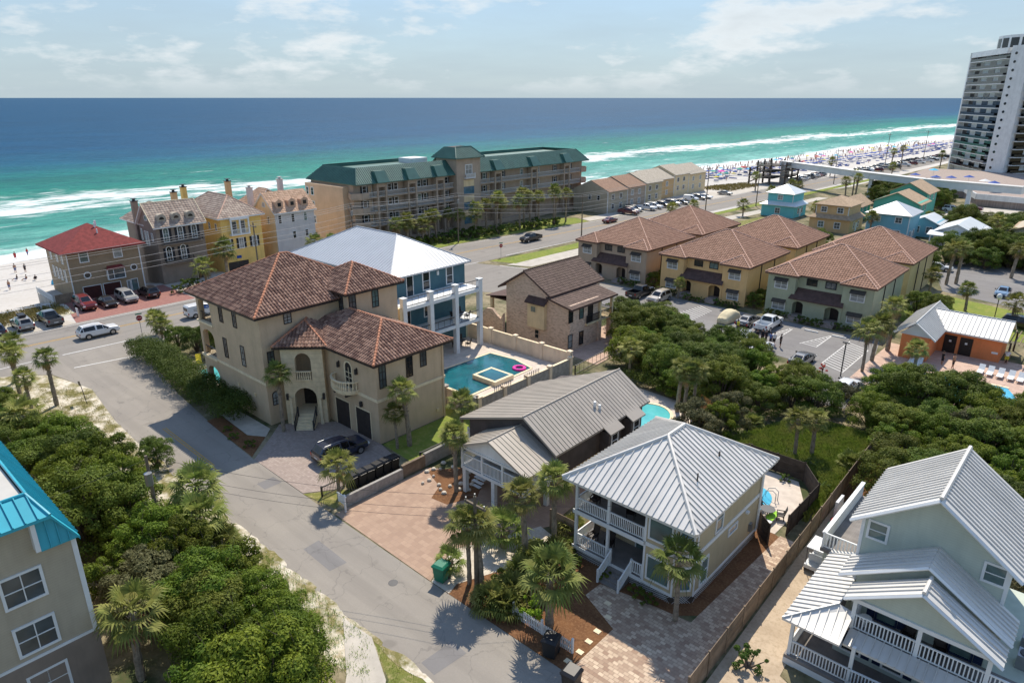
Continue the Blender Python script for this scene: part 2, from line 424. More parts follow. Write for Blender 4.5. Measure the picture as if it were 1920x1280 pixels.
# ---------------------------------------------------------------- material list
M('white_trim', (0.72, 0.73, 0.72, 1), 0.06, 1.0, 0.55)
M('white_paint', (0.70, 0.71, 0.70, 1), 0.08, 0.7, 0.6, stain=0.28, streak=True)
M('cream_stone', (0.717, 0.578, 0.38, 1), 0.12, 2.0, 0.8, 0.01, 12, lines=('Z', 0.48, 0.012), stain=0.28, streak=True)
M('cream_cast', (0.768, 0.637, 0.43, 1), 0.10, 2.0, 0.8, 0.01, 18)
M('tan_stucco', (0.56, 0.42, 0.28, 1), 0.07, 0.8, 0.9, 0.012, 30, stain=0.28, streak=True)
M('teal_wall', (0.065, 0.145, 0.175, 1), 0.10, 0.8, 0.7, lines=('Z', 0.18, 0.012), stain=0.28, streak=True)
M('cream_wall', (0.704, 0.555, 0.34, 1), 0.08, 0.8, 0.85, 0.01, 25, stain=0.28, streak=True)
M('pool_wall', (0.768, 0.625, 0.46, 1), 0.10, 0.9, 0.85, 0.01, 25, stain=0.28, streak=True)
M('block_wall', (0.33, 0.31, 0.28, 1), 0.2, 2.5, 0.9, 0.02, 15, lines=('Z', 0.2, 0.014))
M('grey_siding', (0.474, 0.395, 0.255, 1), 0.06, 0.8, 0.75, lines=('Z', 0.17, 0.016), stain=0.28, streak=True)
M('taupe_siding', (0.435, 0.378, 0.285, 1), 0.06, 0.8, 0.75, lines=('Z', 0.15, 0.016), stain=0.28, streak=True)
M('mist_siding', (0.483, 0.534, 0.46, 1), 0.06, 0.8, 0.75, lines=('Z', 0.15, 0.016), stain=0.28, streak=True)
M('dark_board', (0.095, 0.08, 0.075, 1), 0.2, 1.2, 0.8, lines=('D', 0.3, 0.02))
M('brown_siding', (0.32, 0.242, 0.155, 1), 0.08, 0.8, 0.8, lines=('Z', 0.16, 0.014), stain=0.28, streak=True)
M('slate_stucco', (0.256, 0.206, 0.165, 1), 0.1, 0.8, 0.9, 0.01, 25, stain=0.28, streak=True)
M('yellow_stucco', (0.78, 0.531, 0.17, 1), 0.07, 0.8, 0.9, 0.01, 25, stain=0.28, streak=True)
M('ivory_stucco', (0.768, 0.578, 0.34, 1), 0.07, 0.8, 0.9, 0.01, 25, stain=0.28, streak=True)
M('pale_stucco', (0.55, 0.53, 0.52, 1), 0.07, 0.8, 0.9, 0.01, 25, stain=0.28, streak=True)
M('condo_wall', (0.41, 0.325, 0.25, 1), 0.08, 0.5, 0.9, 0.01, 20, stain=0.28, streak=True)
M('condo_end', (0.58, 0.43, 0.29, 1), 0.08, 0.5, 0.9, 0.01, 20, stain=0.28, streak=True)
M('block_brown', (0.42, 0.32, 0.23, 1), 0.06, 0.6, 0.9, 0.012, 25, stain=0.28, streak=True)
M('block_ochre', (0.70, 0.46, 0.21, 1), 0.06, 0.6, 0.9, 0.012, 25, stain=0.28, streak=True)
M('block_green', (0.37, 0.39, 0.27, 1), 0.06, 0.6, 0.9, 0.012, 25, stain=0.28, streak=True)
M('block_yellow', (0.54, 0.43, 0.22, 1), 0.06, 0.6, 0.9, 0.012, 25, stain=0.28, streak=True)
M('orange_stucco', (0.704, 0.236, 0.09, 1), 0.09, 0.7, 0.9, 0.012, 25, stain=0.28, streak=True)
M('aqua_wall', (0.16, 0.52, 0.54, 1), 0.06, 0.8, 0.8, lines=('Z', 0.2, 0.012))
M('blue_wall', (0.19, 0.42, 0.52, 1), 0.06, 0.8, 0.8, lines=('Z', 0.2, 0.012))
M('mint_wall', (0.12, 0.43, 0.33, 1), 0.06, 0.8, 0.8, lines=('Z', 0.2, 0.012))
M('sand_wall', (0.602, 0.401, 0.2, 1), 0.06, 0.8, 0.85, 0.01, 20, stain=0.28, streak=True)
M('metal_grey', (0.66, 0.63, 0.58, 1), 0.06, 0.5, 0.42, metal=0.1, spec=0.5, stain=0.18, obj=0.06)
M('metal_white', (0.47, 0.49, 0.51, 1), 0.05, 0.4, 0.4, spec=0.5, obj=0.06)
M('metal_taupe', (0.37, 0.325, 0.27, 1), 0.08, 0.5, 0.48, metal=0.1, spec=0.45, stain=0.15, obj=0.06)
M('metal_mist', (0.63, 0.61, 0.57, 1), 0.06, 0.5, 0.42, metal=0.1, spec=0.5, stain=0.12, obj=0.06)
M('metal_teal', (0.03, 0.36, 0.46, 1), 0.10, 0.6, 0.38, spec=0.5, obj=0.06)
M('metal_green', (0.055, 0.14, 0.115, 1), 0.14, 0.5, 0.5, spec=0.4)
M('metal_pale', (0.60, 0.63, 0.63, 1), 0.08, 0.5, 0.4, spec=0.5)
M('shingle_red', (0.20, 0.038, 0.035, 1), 0.25, 2.0, 0.9, 0.03, 14)
M('shingle_tan', (0.40, 0.29, 0.19, 1), 0.2, 2.0, 0.9, 0.03, 14)
M('shingle_grey', (0.40, 0.35, 0.28, 1), 0.2, 2.0, 0.9, 0.03, 14)
M('shingle_rust', (0.27, 0.165, 0.11, 1), 0.2, 2.0, 0.9, 0.03, 14)
M('shingle_dark', (0.10, 0.06, 0.05, 1), 0.25, 2.0, 0.85, 0.03, 14)
M('flat_roof', (0.52, 0.50, 0.46, 1), 0.1, 0.5, 0.9, stain=0.3)
M('dark_metal', (0.025, 0.025, 0.028, 1), 0.2, 2, 0.45, spec=0.5)
M('grey_metal', (0.30, 0.31, 0.32, 1), 0.1, 2, 0.4, metal=0.7)
M('black_plastic', (0.02, 0.02, 0.022, 1), 0.2, 2, 0.45)
M('green_plastic', (0.012, 0.17, 0.10, 1), 0.12, 2, 0.5)
M('blue_trim', (0.012, 0.022, 0.06, 1), 0.2, 2, 0.5)
M('dark_shutter', (0.02, 0.022, 0.028, 1), 0.2, 2, 0.6)
M('dark_door', (0.03, 0.022, 0.02, 1), 0.2, 2, 0.5)
M('garage_dark', (0.045, 0.035, 0.032, 1), 0.15, 2, 0.55)
M('garage_red', (0.06, 0.018, 0.016, 1), 0.15, 2, 0.55)
M('awning_dark', (0.07, 0.06, 0.05, 1), 0.2, 2, 0.9)
M('wood_fence', (0.22, 0.165, 0.115, 1), 0.25, 1.5, 0.85, 0.02, 18, stain=0.3, obj=0.16)
M('wood_dark', (0.07, 0.055, 0.045, 1), 0.3, 1.5, 0.9, 0.02, 18, obj=0.16)
M('wood_new', (0.45, 0.24, 0.095, 1), 0.2, 1.5, 0.8, 0.02, 18, obj=0.16)
M('wood_pole', (0.17, 0.135, 0.10, 1), 0.3, 3, 0.9, 0.02, 15)
M('deck_wood', (0.22, 0.20, 0.185, 1), 0.2, 1.2, 0.85, lines=('X', 0.14, 0.01))
M('concrete', (0.47, 0.43, 0.37, 1), 0.14, 0.9, 0.9, 0.01, 12, stain=0.25)
M('pool_deck', (0.58, 0.50, 0.42, 1), 0.14, 1.2, 0.9, 0.01, 14, stain=0.15)
M('wire', (0.42, 0.41, 0.40, 1), 0.1, 1, 0.6)
M('wire_dark', (0.05, 0.05, 0.05, 1), 0.1, 1, 0.6)
M('rubber', (0.018, 0.018, 0.018, 1), 0.2, 3, 0.85)
M('rim', (0.45, 0.45, 0.46, 1), 0.1, 3, 0.3, metal=0.9)
M('lamp_red', (0.30, 0.012, 0.01, 1), 0.1, 3, 0.25, spec=0.6)
M('lamp_clear', (0.70, 0.70, 0.68, 1), 0.1, 3, 0.15, spec=0.7)
M('plate', (0.6, 0.6, 0.58, 1), 0.1, 3, 0.5)
for nm, c_ in dict(paint_white=(0.70, 0.71, 0.71), paint_silver=(0.33, 0.32, 0.30), paint_black=(0.012, 0.012, 0.014), paint_red=(0.17, 0.018, 0.02), paint_maroon=(0.10, 0.012, 0.02),
                   paint_grey=(0.10, 0.105, 0.11), paint_navy=(0.018, 0.025, 0.05), paint_tan=(0.42, 0.37, 0.30), paint_blue=(0.12, 0.2, 0.30)).items():
    m, t, b = newmat(nm)
    tc_ = t.n('ShaderNodeTexCoord'); t.l(t.mix(t.ramp(t.noise(tc_.outputs['Object'], 2.0, 3), 0.3, 0.7, 0, 0.5), c_ + (1,), tuple(q * 0.85 for q in c_) + (1,)), b.inputs['Base Color'])
    b.inputs['Roughness'].default_value = 0.28; b.inputs['Coat Weight'].default_value = 0.7; b.inputs['Coat Roughness'].default_value = 0.06
M('car_cover', (0.62, 0.53, 0.34, 1), 0.1, 3, 0.85, 0.03, 6)
M('sign_red', (0.36, 0.012, 0.018, 1), 0.1, 3, 0.45)
M('sign_white', (0.75, 0.75, 0.74, 1), 0.05, 3, 0.5)
M('sign_blue', (0.02, 0.12, 0.42, 1), 0.05, 3, 0.5)
M('skin', (0.36, 0.19, 0.12, 1), 0.1, 6, 0.6)
M('hair', (0.03, 0.02, 0.015, 1), 0.2, 6, 0.7)
for nm, c_ in dict(cloth_yellow=(0.55, 0.5, 0.05), cloth_black=(0.02, 0.02, 0.025), cloth_blue=(0.1, 0.16, 0.35), cloth_red=(0.4, 0.03, 0.03), cloth_white=(0.65, 0.65, 0.65), cloth_green=(0.02, 0.28, 0.2), cloth_lime=(0.3, 0.6, 0.05),
                   canvas_blue=(0.02, 0.07, 0.30), canvas_sky=(0.05, 0.42, 0.62), canvas_red=(0.5, 0.03, 0.03), pink=(0.75, 0.05, 0.35), canvas_yellow=(0.6, 0.5, 0.03)).items():
    M(nm, c_ + (1,), 0.12, 4, 0.8)
glass('glass_dark', (0.022, 0.028, 0.032, 1)); glass('glass_teal', (0.13, 0.20, 0.19, 1), 0.1); glass('glass_blind', (0.34, 0.36, 0.35, 1), 0.15); glass('glass_black', (0.008, 0.009, 0.010, 1), 0.04)
glass('glass_blue', (0.09, 0.20, 0.28, 1), 0.08); glass('glass_grey', (0.10, 0.115, 0.12, 1), 0.1)
# tiles: each tile carries its own tint
def tilemat(name, a, b_, c_, rough=0.8):
    m, t, b = newmat(name)
    at = t.n('ShaderNodeAttribute', attribute_name='tint'); f = at.outputs['Fac']
    tc_ = t.n('ShaderNodeTexCoord'); n = t.noise(tc_.outputs['Object'], 0.5, 5)
    c = t.mix(t.ramp(f, 0.15, 0.85), a, b_); c = t.mix(t.ramp(n, 0.45, 0.75, 0, 0.7), c, c_)
    t.l(c, b.inputs['Base Color']); b.inputs['Roughness'].default_value = rough; b.inputs['Specular IOR Level'].default_value = 0.25
tilemat('tile_brown', (0.35, 0.215, 0.155, 1), (0.15, 0.08, 0.06, 1), (0.21, 0.12, 0.09, 1))
tilemat('tile_terra', (0.36, 0.205, 0.14, 1), (0.27, 0.148, 0.098, 1), (0.29, 0.165, 0.112, 1))
tilemat('tile_taupe', (0.43, 0.34, 0.27, 1), (0.27, 0.20, 0.16, 1), (0.34, 0.26, 0.21, 1))
tilemat('tile_peach', (0.56, 0.37, 0.25, 1), (0.40, 0.25, 0.16, 1), (0.46, 0.30, 0.20, 1))
M('ridge_terra', (0.46, 0.20, 0.115, 1), 0.2, 3, 0.8); M('ridge_pink', (0.62, 0.39, 0.29, 1), 0.15, 3, 0.8); M('ridge_brown', (0.13, 0.08, 0.06, 1), 0.15, 3, 0.8)
tilemat('tile_dark', (0.15, 0.10, 0.08, 1), (0.10, 0.065, 0.052, 1), (0.12, 0.08, 0.06, 1))
# brick
m, t, b = newmat('brick_wall')
tc_ = t.n('ShaderNodeTexCoord'); sp = t.n('ShaderNodeSeparateXYZ'); t.l(tc_.outputs['Object'], sp.inputs[0])
cb = t.n('ShaderNodeCombineXYZ'); t.l(t.math('ADD', sp.outputs[0], sp.outputs[1]), cb.inputs[0]); t.l(sp.outputs[2], cb.inputs[1])
bk = t.n('ShaderNodeTexBrick'); bk.inputs['Scale'].default_value = 1.0; bk.inputs['Brick Width'].default_value = 0.34; bk.inputs['Row Height'].default_value = 0.13; bk.inputs['Mortar Size'].default_value = 0.014
bk.inputs['Color1'].default_value = (0.68, 0.49, 0.36, 1); bk.inputs['Color2'].default_value = (0.27, 0.155, 0.12, 1); bk.inputs['Mortar'].default_value = (0.50, 0.42, 0.33, 1); bk.inputs['Bias'].default_value = -0.35
t.l(cb.outputs[0], bk.inputs['Vector'])
t.l(t.mix(t.ramp(t.noise(tc_.outputs['Object'], 1.3, 5), 0.45, 0.7, 0, 0.55), bk.outputs[0], (0.60, 0.45, 0.34, 1)), b.inputs['Base Color']); b.inputs['Roughness'].default_value = 0.9
bump(t, b, bk.outputs[1], -0.6, 0.02)
# pavers
def pavers(name, c1, c2, mo, bw=0.3, rh=0.2, off=0.5):
    m, t, b = newmat(name)
    tc_ = t.n('ShaderNodeTexCoord')
    bk = t.n('ShaderNodeTexBrick'); bk.offset = off
    for k, v_ in (('Scale', 1.0), ('Brick Width', bw), ('Row Height', rh), ('Mortar Size', 0.012), ('Bias', -0.1), ('Color1', c1), ('Color2', c2), ('Mortar', mo)): bk.inputs[k].default_value = v_
    t.l(tc_.outputs['Object'], bk.inputs['Vector'])
    n = t.noise(tc_.outputs['Object'], 0.4, 6, 0.65)
    t.l(t.mix(t.ramp(n, 0.42, 0.72, 0, 0.5), bk.outputs[0], tuple((x + y) * 0.42 for x, y in zip(c1[:3], c2[:3])) + (1,)), b.inputs['Base Color'])
    b.inputs['Roughness'].default_value = 0.9; bump(t, b, bk.outputs[1], -0.5, 0.015)
pavers('paver_pink', (0.40, 0.275, 0.195, 1), (0.31, 0.205, 0.145, 1), (0.29, 0.20, 0.15, 1), 0.45, 0.45, 0.5)
pavers('paver_mix', (0.60, 0.47, 0.34, 1), (0.26, 0.16, 0.11, 1), (0.22, 0.15, 0.11, 1), 0.34, 0.24)
pavers('paver_grey', (0.36, 0.29, 0.25, 1), (0.27, 0.21, 0.18, 1), (0.25, 0.2, 0.17, 1), 0.3, 0.2)
pavers('paver_red', (0.30, 0.125, 0.10, 1), (0.23, 0.09, 0.075, 1), (0.26, 0.16, 0.13, 1), 0.3, 0.2)
pavers('paver_deck', (0.55, 0.39, 0.30, 1), (0.44, 0.30, 0.23, 1), (0.38, 0.28, 0.22, 1), 0.5, 0.5)
def ground(name, cols, scale, fine, bmp=0.05, rough=0.95, th=(0.40, 0.60)):
    """patchy ground: three colours mixed by two noises"""
    m, t, b = newmat(name); tc_ = t.n('ShaderNodeTexCoord'); v = tc_.outputs['Object']
    c = t.mix(t.ramp(t.noise(v, scale, 7, 0.65), *th), cols[0], cols[1])
    c = t.mix(t.ramp(t.noise(v, fine, 5, 0.7), 0.48, 0.66, 0, 0.8), c, cols[2])
    t.l(c, b.inputs['Base Color']); b.inputs['Roughness'].default_value = rough; b.inputs['Specular IOR Level'].default_value = 0.15
    bump(t, b, t.noise(v, fine * 2.5, 4, 0.7), bmp * 8, 0.05)
ground('g_scrub', ((0.06, 0.075, 0.03, 1), (0.30, 0.25, 0.16, 1), (0.10, 0.08, 0.045, 1)), 0.16, 1.3)
ground('g_verge', ((0.62, 0.56, 0.46, 1), (0.17, 0.155, 0.055, 1), (0.36, 0.29, 0.17, 1)), 0.45, 2.2, th=(0.42, 0.56))
ground('g_lawn', ((0.20, 0.235, 0.04, 1), (0.14, 0.19, 0.035, 1), (0.28, 0.26, 0.08, 1)), 0.3, 1.8)
ground('g_lawn_dry', ((0.19, 0.18, 0.05, 1), (0.12, 0.15, 0.035, 1), (0.36, 0.29, 0.14, 1)), 0.5, 2.0)
ground('g_mulch', ((0.18, 0.088, 0.042, 1), (0.125, 0.06, 0.03, 1), (0.24, 0.13, 0.065, 1)), 0.8, 6.0)
ground('g_shell', ((0.62, 0.56, 0.47, 1), (0.52, 0.45, 0.36, 1), (0.44, 0.38, 0.30, 1)), 0.7, 5.0)
ground('g_gravel', ((0.50, 0.40, 0.29, 1), (0.42, 0.33, 0.235, 1), (0.36, 0.28, 0.19, 1)), 0.5, 4.0)
ground('g_beach', ((0.52, 0.495, 0.46, 1), (0.48, 0.45, 0.41, 1), (0.43, 0.40, 0.35, 1)), 0.12, 1.1, 0.03, th=(0.35, 0.7))
ground('g_dune', ((0.66, 0.62, 0.54, 1), (0.20, 0.20, 0.06, 1), (0.34, 0.29, 0.12, 1)), 0.25, 1.2)
# asphalt with tyre-worn lanes, patches and hairline cracks
def asphalt(name, a, b_, crack=0.5, stretch=(0.04, 0.9, 1)):
    m, t, b = newmat(name); tc_ = t.n('ShaderNodeTexCoord'); v = tc_.outputs['Object']
    c = t.mix(t.ramp(t.noise(v, 0.18, 6, 0.6), 0.35, 0.65), a, b_)
    mq = t.n('ShaderNodeMapping'); t.l(v, mq.inputs[0]); mq.inputs['Scale'].default_value = stretch
    c = t.mix(t.ramp(t.noise(mq.outputs[0], 1.0, 5, 0.6), 0.45, 0.68, 0, 0.45), c, tuple(q * 0.72 for q in b_[:3]) + (1,))
    c = t.mix(t.ramp(t.noise(v, 0.55, 2, 0.4), 0.68, 0.74, 0, 0.5), c, tuple(q * 0.6 for q in b_[:3]) + (1,))
    c = t.mix(t.ramp(t.noise(v, 9.0, 3), 0.3, 0.75, 0, 0.35), c, tuple(q * 0.7 for q in a[:3]) + (1,))
    vo = t.n('ShaderNodeTexVoronoi', feature='DISTANCE_TO_EDGE'); vo.inputs['Scale'].default_value = 0.28
    wv = t.n('ShaderNodeVectorMath', operation='MULTIPLY_ADD')
    nz = t.n('ShaderNodeTexNoise'); nz.inputs['Scale'].default_value = 0.9; nz.inputs['Detail'].default_value = 5; t.l(v, nz.inputs['Vector'])
    t.l(nz.outputs['Color'], wv.inputs[0]); wv.inputs[1].default_value = (2.2, 2.2, 0); t.l(v, wv.inputs[2]); t.l(wv.outputs[0], vo.inputs['Vector'])
    c = t.mix(t.ramp(vo.outputs['Distance'], 0.0, 0.012, crack, 0.0), c, (0.10, 0.095, 0.09, 1))
    t.l(c, b.inputs['Base Color']); b.inputs['Roughness'].default_value = 0.92; b.inputs['Specular IOR Level'].default_value = 0.2
    bump(t, b, t.noise(v, 25.0, 3), 0.3, 0.02)
asphalt('asphalt', (0.31, 0.28, 0.24, 1), (0.265, 0.24, 0.21, 1), 0.35)
asphalt('asphalt_main', (0.27, 0.247, 0.22, 1), (0.245, 0.225, 0.20, 1), 0.3, (0.9, 0.04, 1))
asphalt('asphalt_lot', (0.24, 0.23, 0.22, 1), (0.20, 0.19, 0.185, 1), 0.4)
M('line_white', (0.66, 0.65, 0.62, 1), 0.12, 3, 0.8, stain=0.4)
M('line_yellow', (0.50, 0.30, 0.07, 1), 0.2, 3, 0.8, stain=0.4)
# foliage
def leafmat(name, a, b_, trans=0.3, c_=None):
    m, t, b = newmat(name)
    g = t.n('ShaderNodeNewGeometry'); oi = t.n('ShaderNodeObjectInfo'); tc_ = t.n('ShaderNodeTexCoord')
    c = t.mix(g.outputs['Random Per Island'], a, b_)
    c = t.mix(t.ramp(t.noise(tc_.outputs['Object'], 0.7, 3), 0.4, 0.68, 0, 0.65), c, c_ or tuple(q * 1.35 for q in b_[:3]) + (1,))
    hs = t.n('ShaderNodeHueSaturation'); t.l(c, hs.inputs['Color'])
    t.l(t.ramp(oi.outputs['Random'], 0, 1, 0.475, 0.518), hs.inputs['Hue']); t.l(t.ramp(t.math('FRACT', t.math('MULTIPLY', oi.outputs['Random'], 7.3)), 0, 1, 0.72, 1.35), hs.inputs['Value'])
    t.l(hs.outputs[0], b.inputs['Base Color']); b.inputs['Roughness'].default_value = 0.65; b.inputs['Specular IOR Level'].default_value = 0.18
    tr = t.n('ShaderNodeBsdfTranslucent'); t.l(hs.outputs[0], tr.inputs['Color'])
    ms = t.n('ShaderNodeMixShader'); ms.inputs[0].default_value = trans
    out = m.node_tree.nodes['Material Output']; t.l(b.outputs[0], ms.inputs[1]); t.l(tr.outputs[0], ms.inputs[2]); t.l(ms.outputs[0], out.inputs[0])
leafmat('leaf_scrub', (0.040, 0.080, 0.008, 1), (0.140, 0.200, 0.020, 1), 0.34, (0.19, 0.235, 0.024, 1))
leafmat('leaf_oak', (0.045, 0.080, 0.012, 1), (0.13, 0.175, 0.026, 1), 0.34, (0.18, 0.21, 0.032, 1))
leafmat('leaf_grey', (0.060, 0.068, 0.028, 1), (0.120, 0.122, 0.055, 1), 0.3, (0.15, 0.145, 0.06, 1))
leafmat('leaf_hedge', (0.045, 0.085, 0.014, 1), (0.115, 0.180, 0.03, 1), 0.3, (0.11, 0.17, 0.03, 1))
leafmat('leaf_lime', (0.14, 0.24, 0.015, 1), (0.24, 0.34, 0.03, 1), 0.3)
leafmat('leaf_palm', (0.085, 0.12, 0.026, 1), (0.21, 0.245, 0.055, 1), 0.34, (0.33, 0.31, 0.10, 1))
leafmat('leaf_dead', (0.22, 0.14, 0.06, 1), (0.32, 0.22, 0.11, 1), 0.15)
leafmat('leaf_grass', (0.15, 0.25, 0.03, 1), (0.28, 0.38, 0.06, 1), 0.35, (0.34, 0.36, 0.10, 1))
leafmat('leaf_oats', (0.22, 0.20, 0.06, 1), (0.36, 0.31, 0.12, 1), 0.25, (0.15, 0.17, 0.04, 1))
leafmat('flower', (0.45, 0.04, 0.05, 1), (0.6, 0.10, 0.12, 1), 0.2)
M('trunk_palm', (0.27, 0.22, 0.165, 1), 0.35, 4.0, 0.95, 0.08, 9, lines=('Z', 0.13, 0.03))
M('trunk_wood', (0.13, 0.10, 0.075, 1), 0.3, 4.0, 0.95, 0.06, 9)
# water
def pool_water(name, a, b_):
    m, t, b = newmat(name); tc_ = t.n('ShaderNodeTexCoord'); v = tc_.outputs['Object']
    t.l(t.mix(t.ramp(t.noise(v, 0.5, 3), 0.35, 0.65), a, b_), b.inputs['Base Color'])
    b.inputs['Roughness'].default_value = 0.05; b.inputs['Specular IOR Level'].default_value = 0.5
    bump(t, b, t.noise(v, 2.2, 3), 0.25, 0.1)
pool_water('pool_teal', (0.015, 0.14, 0.17, 1), (0.01, 0.085, 0.11, 1)); pool_water('pool_aqua', (0.12, 0.50, 0.50, 1), (0.08, 0.40, 0.42, 1)); pool_water('pool_blue', (0.05, 0.36, 0.52, 1), (0.10, 0.45, 0.60, 1))
m, t, b = newmat('sea')
at = t.n('ShaderNodeAttribute', attribute_name='shore'); d = at.outputs['Fac']
tc_ = t.n('ShaderNodeTexCoord'); v = tc_.outputs['Object']
mp = t.n('ShaderNodeMapping'); t.l(v, mp.inputs[0]); mp.inputs['Scale'].default_value = (1.0, 0.22, 1.0)
big = t.noise(mp.outputs[0], 0.02, 5, 0.6); med = t.noise(mp.outputs[0], 0.09, 6, 0.68)
dd = t.math('ADD', d, t.math('MULTIPLY', t.math('SUBTRACT', big, 0.5), 130.0)); dd = t.math('ADD', dd, t.math('MULTIPLY', t.math('SUBTRACT', med, 0.5), 45.0))
rp = t.n('ShaderNodeValToRGB'); cr_ = rp.color_ramp
stops = [(0.0, (0.42, 0.58, 0.52)), (0.012, (0.25, 0.54, 0.46)), (0.04, (0.05, 0.29, 0.23)), (0.08, (0.07, 0.31, 0.245)), (0.13, (0.02, 0.24, 0.17)), (0.19, (0.010, 0.17, 0.155)), (0.27, (0.006, 0.105, 0.18)), (0.38, (0.003, 0.070, 0.155)), (1.0, (0.003, 0.060, 0.135))]
cr_.elements[0].position = stops[0][0]; cr_.elements[0].color = stops[0][1] + (1,); cr_.elements[1].position = 1.0; cr_.elements[1].color = stops[-1][1] + (1,)
for p_, c_ in stops[1:-1]:
    e = cr_.elements.new(p_); e.color = c_ + (1,)
t.l(t.math('DIVIDE', dd, 1000.0), rp.inputs[0])
# foam: swash at the edge, breakers on the bar, torn by noise
mp2 = t.n('ShaderNodeMapping'); t.l(v, mp2.inputs[0]); mp2.inputs['Scale'].default_value = (1.0, 0.32, 1.0)
fn = t.noise(mp2.outputs[0], 0.16, 9, 0.72); fn2 = t.noise(mp2.outputs[0], 0.025, 3)
dj = t.math('ADD', d, t.math('MULTIPLY', t.math('SUBTRACT', fn2, 0.5), 70.0))
def bandf(c0, w, amp):
    return t.math('MULTIPLY', t.math('SUBTRACT', 1.0, t.math('DIVIDE', t.math('ABSOLUTE', t.math('SUBTRACT', dj, c0)), w), clamp=True), amp)
tot = t.math('MAXIMUM', bandf(2.0, 34.0, 0.62), t.math('MAXIMUM', bandf(92.0, 48.0, 0.40), bandf(165, 9.0, 0.17)))
tot = t.math('MAXIMUM', tot, bandf(50.0, 8.0, 0.20))
foam = t.ramp(t.math('ADD', fn, tot), 0.74, 0.90)
wave_shade = t.math('MULTIPLY', t.math('ADD', t.noise(mp2.outputs[0], 0.35, 6, 0.7), t.noise(mp2.outputs[0], 0.018, 9, 0.78)), 0.5)
rpc = t.mix(t.ramp(wave_shade, 0.42, 0.58, 0.0, 0.5), rp.outputs[0], (0.0, 0.02, 0.05, 1))  # wave shading painted into the water colour: stretched noise darkens it in streaks
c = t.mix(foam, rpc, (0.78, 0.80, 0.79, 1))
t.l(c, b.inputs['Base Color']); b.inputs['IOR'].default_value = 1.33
b.inputs['Specular IOR Level'].default_value = 0.07; t.l(t.ramp(foam, 0, 1, 0.42, 0.8), b.inputs['Roughness'])
mp3 = t.n('ShaderNodeMapping'); t.l(v, mp3.inputs[0]); mp3.inputs['Scale'].default_value = (1.0, 0.45, 1.0)
w1 = t.noise(mp3.outputs[0], 0.12, 8, 0.68); w2 = t.noise(mp3.outputs[0], 0.9, 4, 0.6)
bump(t, b, t.math('ADD', t.math('MULTIPLY', w1, 2.4), t.math('MULTIPLY', w2, 0.35)), 0.9, 1.0)
# ---------------------------------------------------------------- the setting
def lerp_tab(tab, x):
    for (a, p), (b_, q) in zip(tab, tab[1:]):
        if x <= b_: return p + (q - p) * max(0, (x - a)) / (b_ - a)
    return tab[-1][1]
SHORE = [(-3000, -150), (-200, -160), (30, -173), (64, -178), (150, -171), (312, -153), (386, -150), (543, -137), (704, -126), (1500, -60), (4000, 180), (40000, 4000)]
def shore(v): return lerp_tab(SHORE, v)
# sea
ds = [-14, -4, 2, 8, 15, 25, 40, 60, 85, 110, 140, 180, 230, 300, 400, 600, 1000, 2000, 5000, 12000, 30000, 60000]
vv = [-3000, -1200, -500, -200, -80, 0, 30, 64, 110, 150, 230, 312, 386, 460, 543, 620, 704, 900, 1200, 1500, 2200, 4000, 9000, 20000, 40000]
mb = MB(); att = []
for v_ in vv:
    for d_ in ds:
        mb.v.append((shore(v_) - d_, v_ + (0 if d_ < 3000 else 0), -3.0)); att.append(max(0.0, d_ + 0.0))
n_ = len(ds)
for i in range(len(vv) - 1):
    for j in range(n_ - 1): mb.f.append((i * n_ + j, (i + 1) * n_ + j, (i + 1) * n_ + j + 1, i * n_ + j + 1))
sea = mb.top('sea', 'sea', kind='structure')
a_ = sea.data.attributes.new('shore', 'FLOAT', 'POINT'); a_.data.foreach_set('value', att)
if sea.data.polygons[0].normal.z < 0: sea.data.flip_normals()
# ground: flat inland, dune face and beach running under the sea
def edge(v):     # where the dune starts to fall
    return lerp_tab([(-3000, -119), (60, -121), (85, -138), (165, -136), (170, -112), (230, -112), (260, -104), (320, -100), (700, -85), (1500, -20), (40000, 4040)], v)
def gz(u, v):
    e, s = edge(v), shore(v)
    if u >= e: return 0.0
    f = (e - u) / (e - s)
    return -2.3 * min(1, f / 0.22) - 0.7 * max(0, min(1, (f - 0.22) / 0.78)) - max(0, f - 1) * 1.8
mb = MB()
gv = [-600, -300, -150, -80, -40, -10] + list(range(0, 320, 8)) + list(range(320, 720, 40)) + [800, 1000, 1500, 2500, 5000, 12000, 40000]
fr_ = [-0.5, -0.2, 0.0, 0.06, 0.12, 0.18, 0.22, 0.3, 0.45, 0.6, 0.8, 1.0, 1.3]
for v_ in gv:
    e, s = edge(v_), shore(v_)
    for f in reversed(fr_):
        u = e + (s - e) * f; mb.v.append((u, v_, gz(u, v_) + (rnd.uniform(-0.12, 0.12) if 0.03 < f < 0.7 and v_ < 700 else 0)))
k = len(fr_)
for i in range(len(gv) - 1):
    for j in range(k - 1): mb.f.append((i * k + j, i * k + j + 1, (i + 1) * k + j + 1, (i + 1) * k + j))
be = mb.top('beach', 'g_beach', kind='structure', smooth=True)
if sum(p.normal.z for p in be.data.polygons) < 0: be.data.flip_normals()
mb = MB()
es = [(edge(v_), v_) for v_ in gv]
lead = [(edge(v_) + (edge(v_) - shore(v_)) * 0.1, v_) for v_ in gv]
for (a, v0), (b_, v1) in zip(lead, lead[1:]):
    far = 700 if v1 < 3000 else 9000
    mb.add([(a, v0, -0.004), (far, v0, -0.004), (far, v1, -0.004), (b_, v1, -0.004)], [(0, 1, 2, 3)])
mb.top('ground', 'g_scrub', kind='structure')
LAY = [0.0]
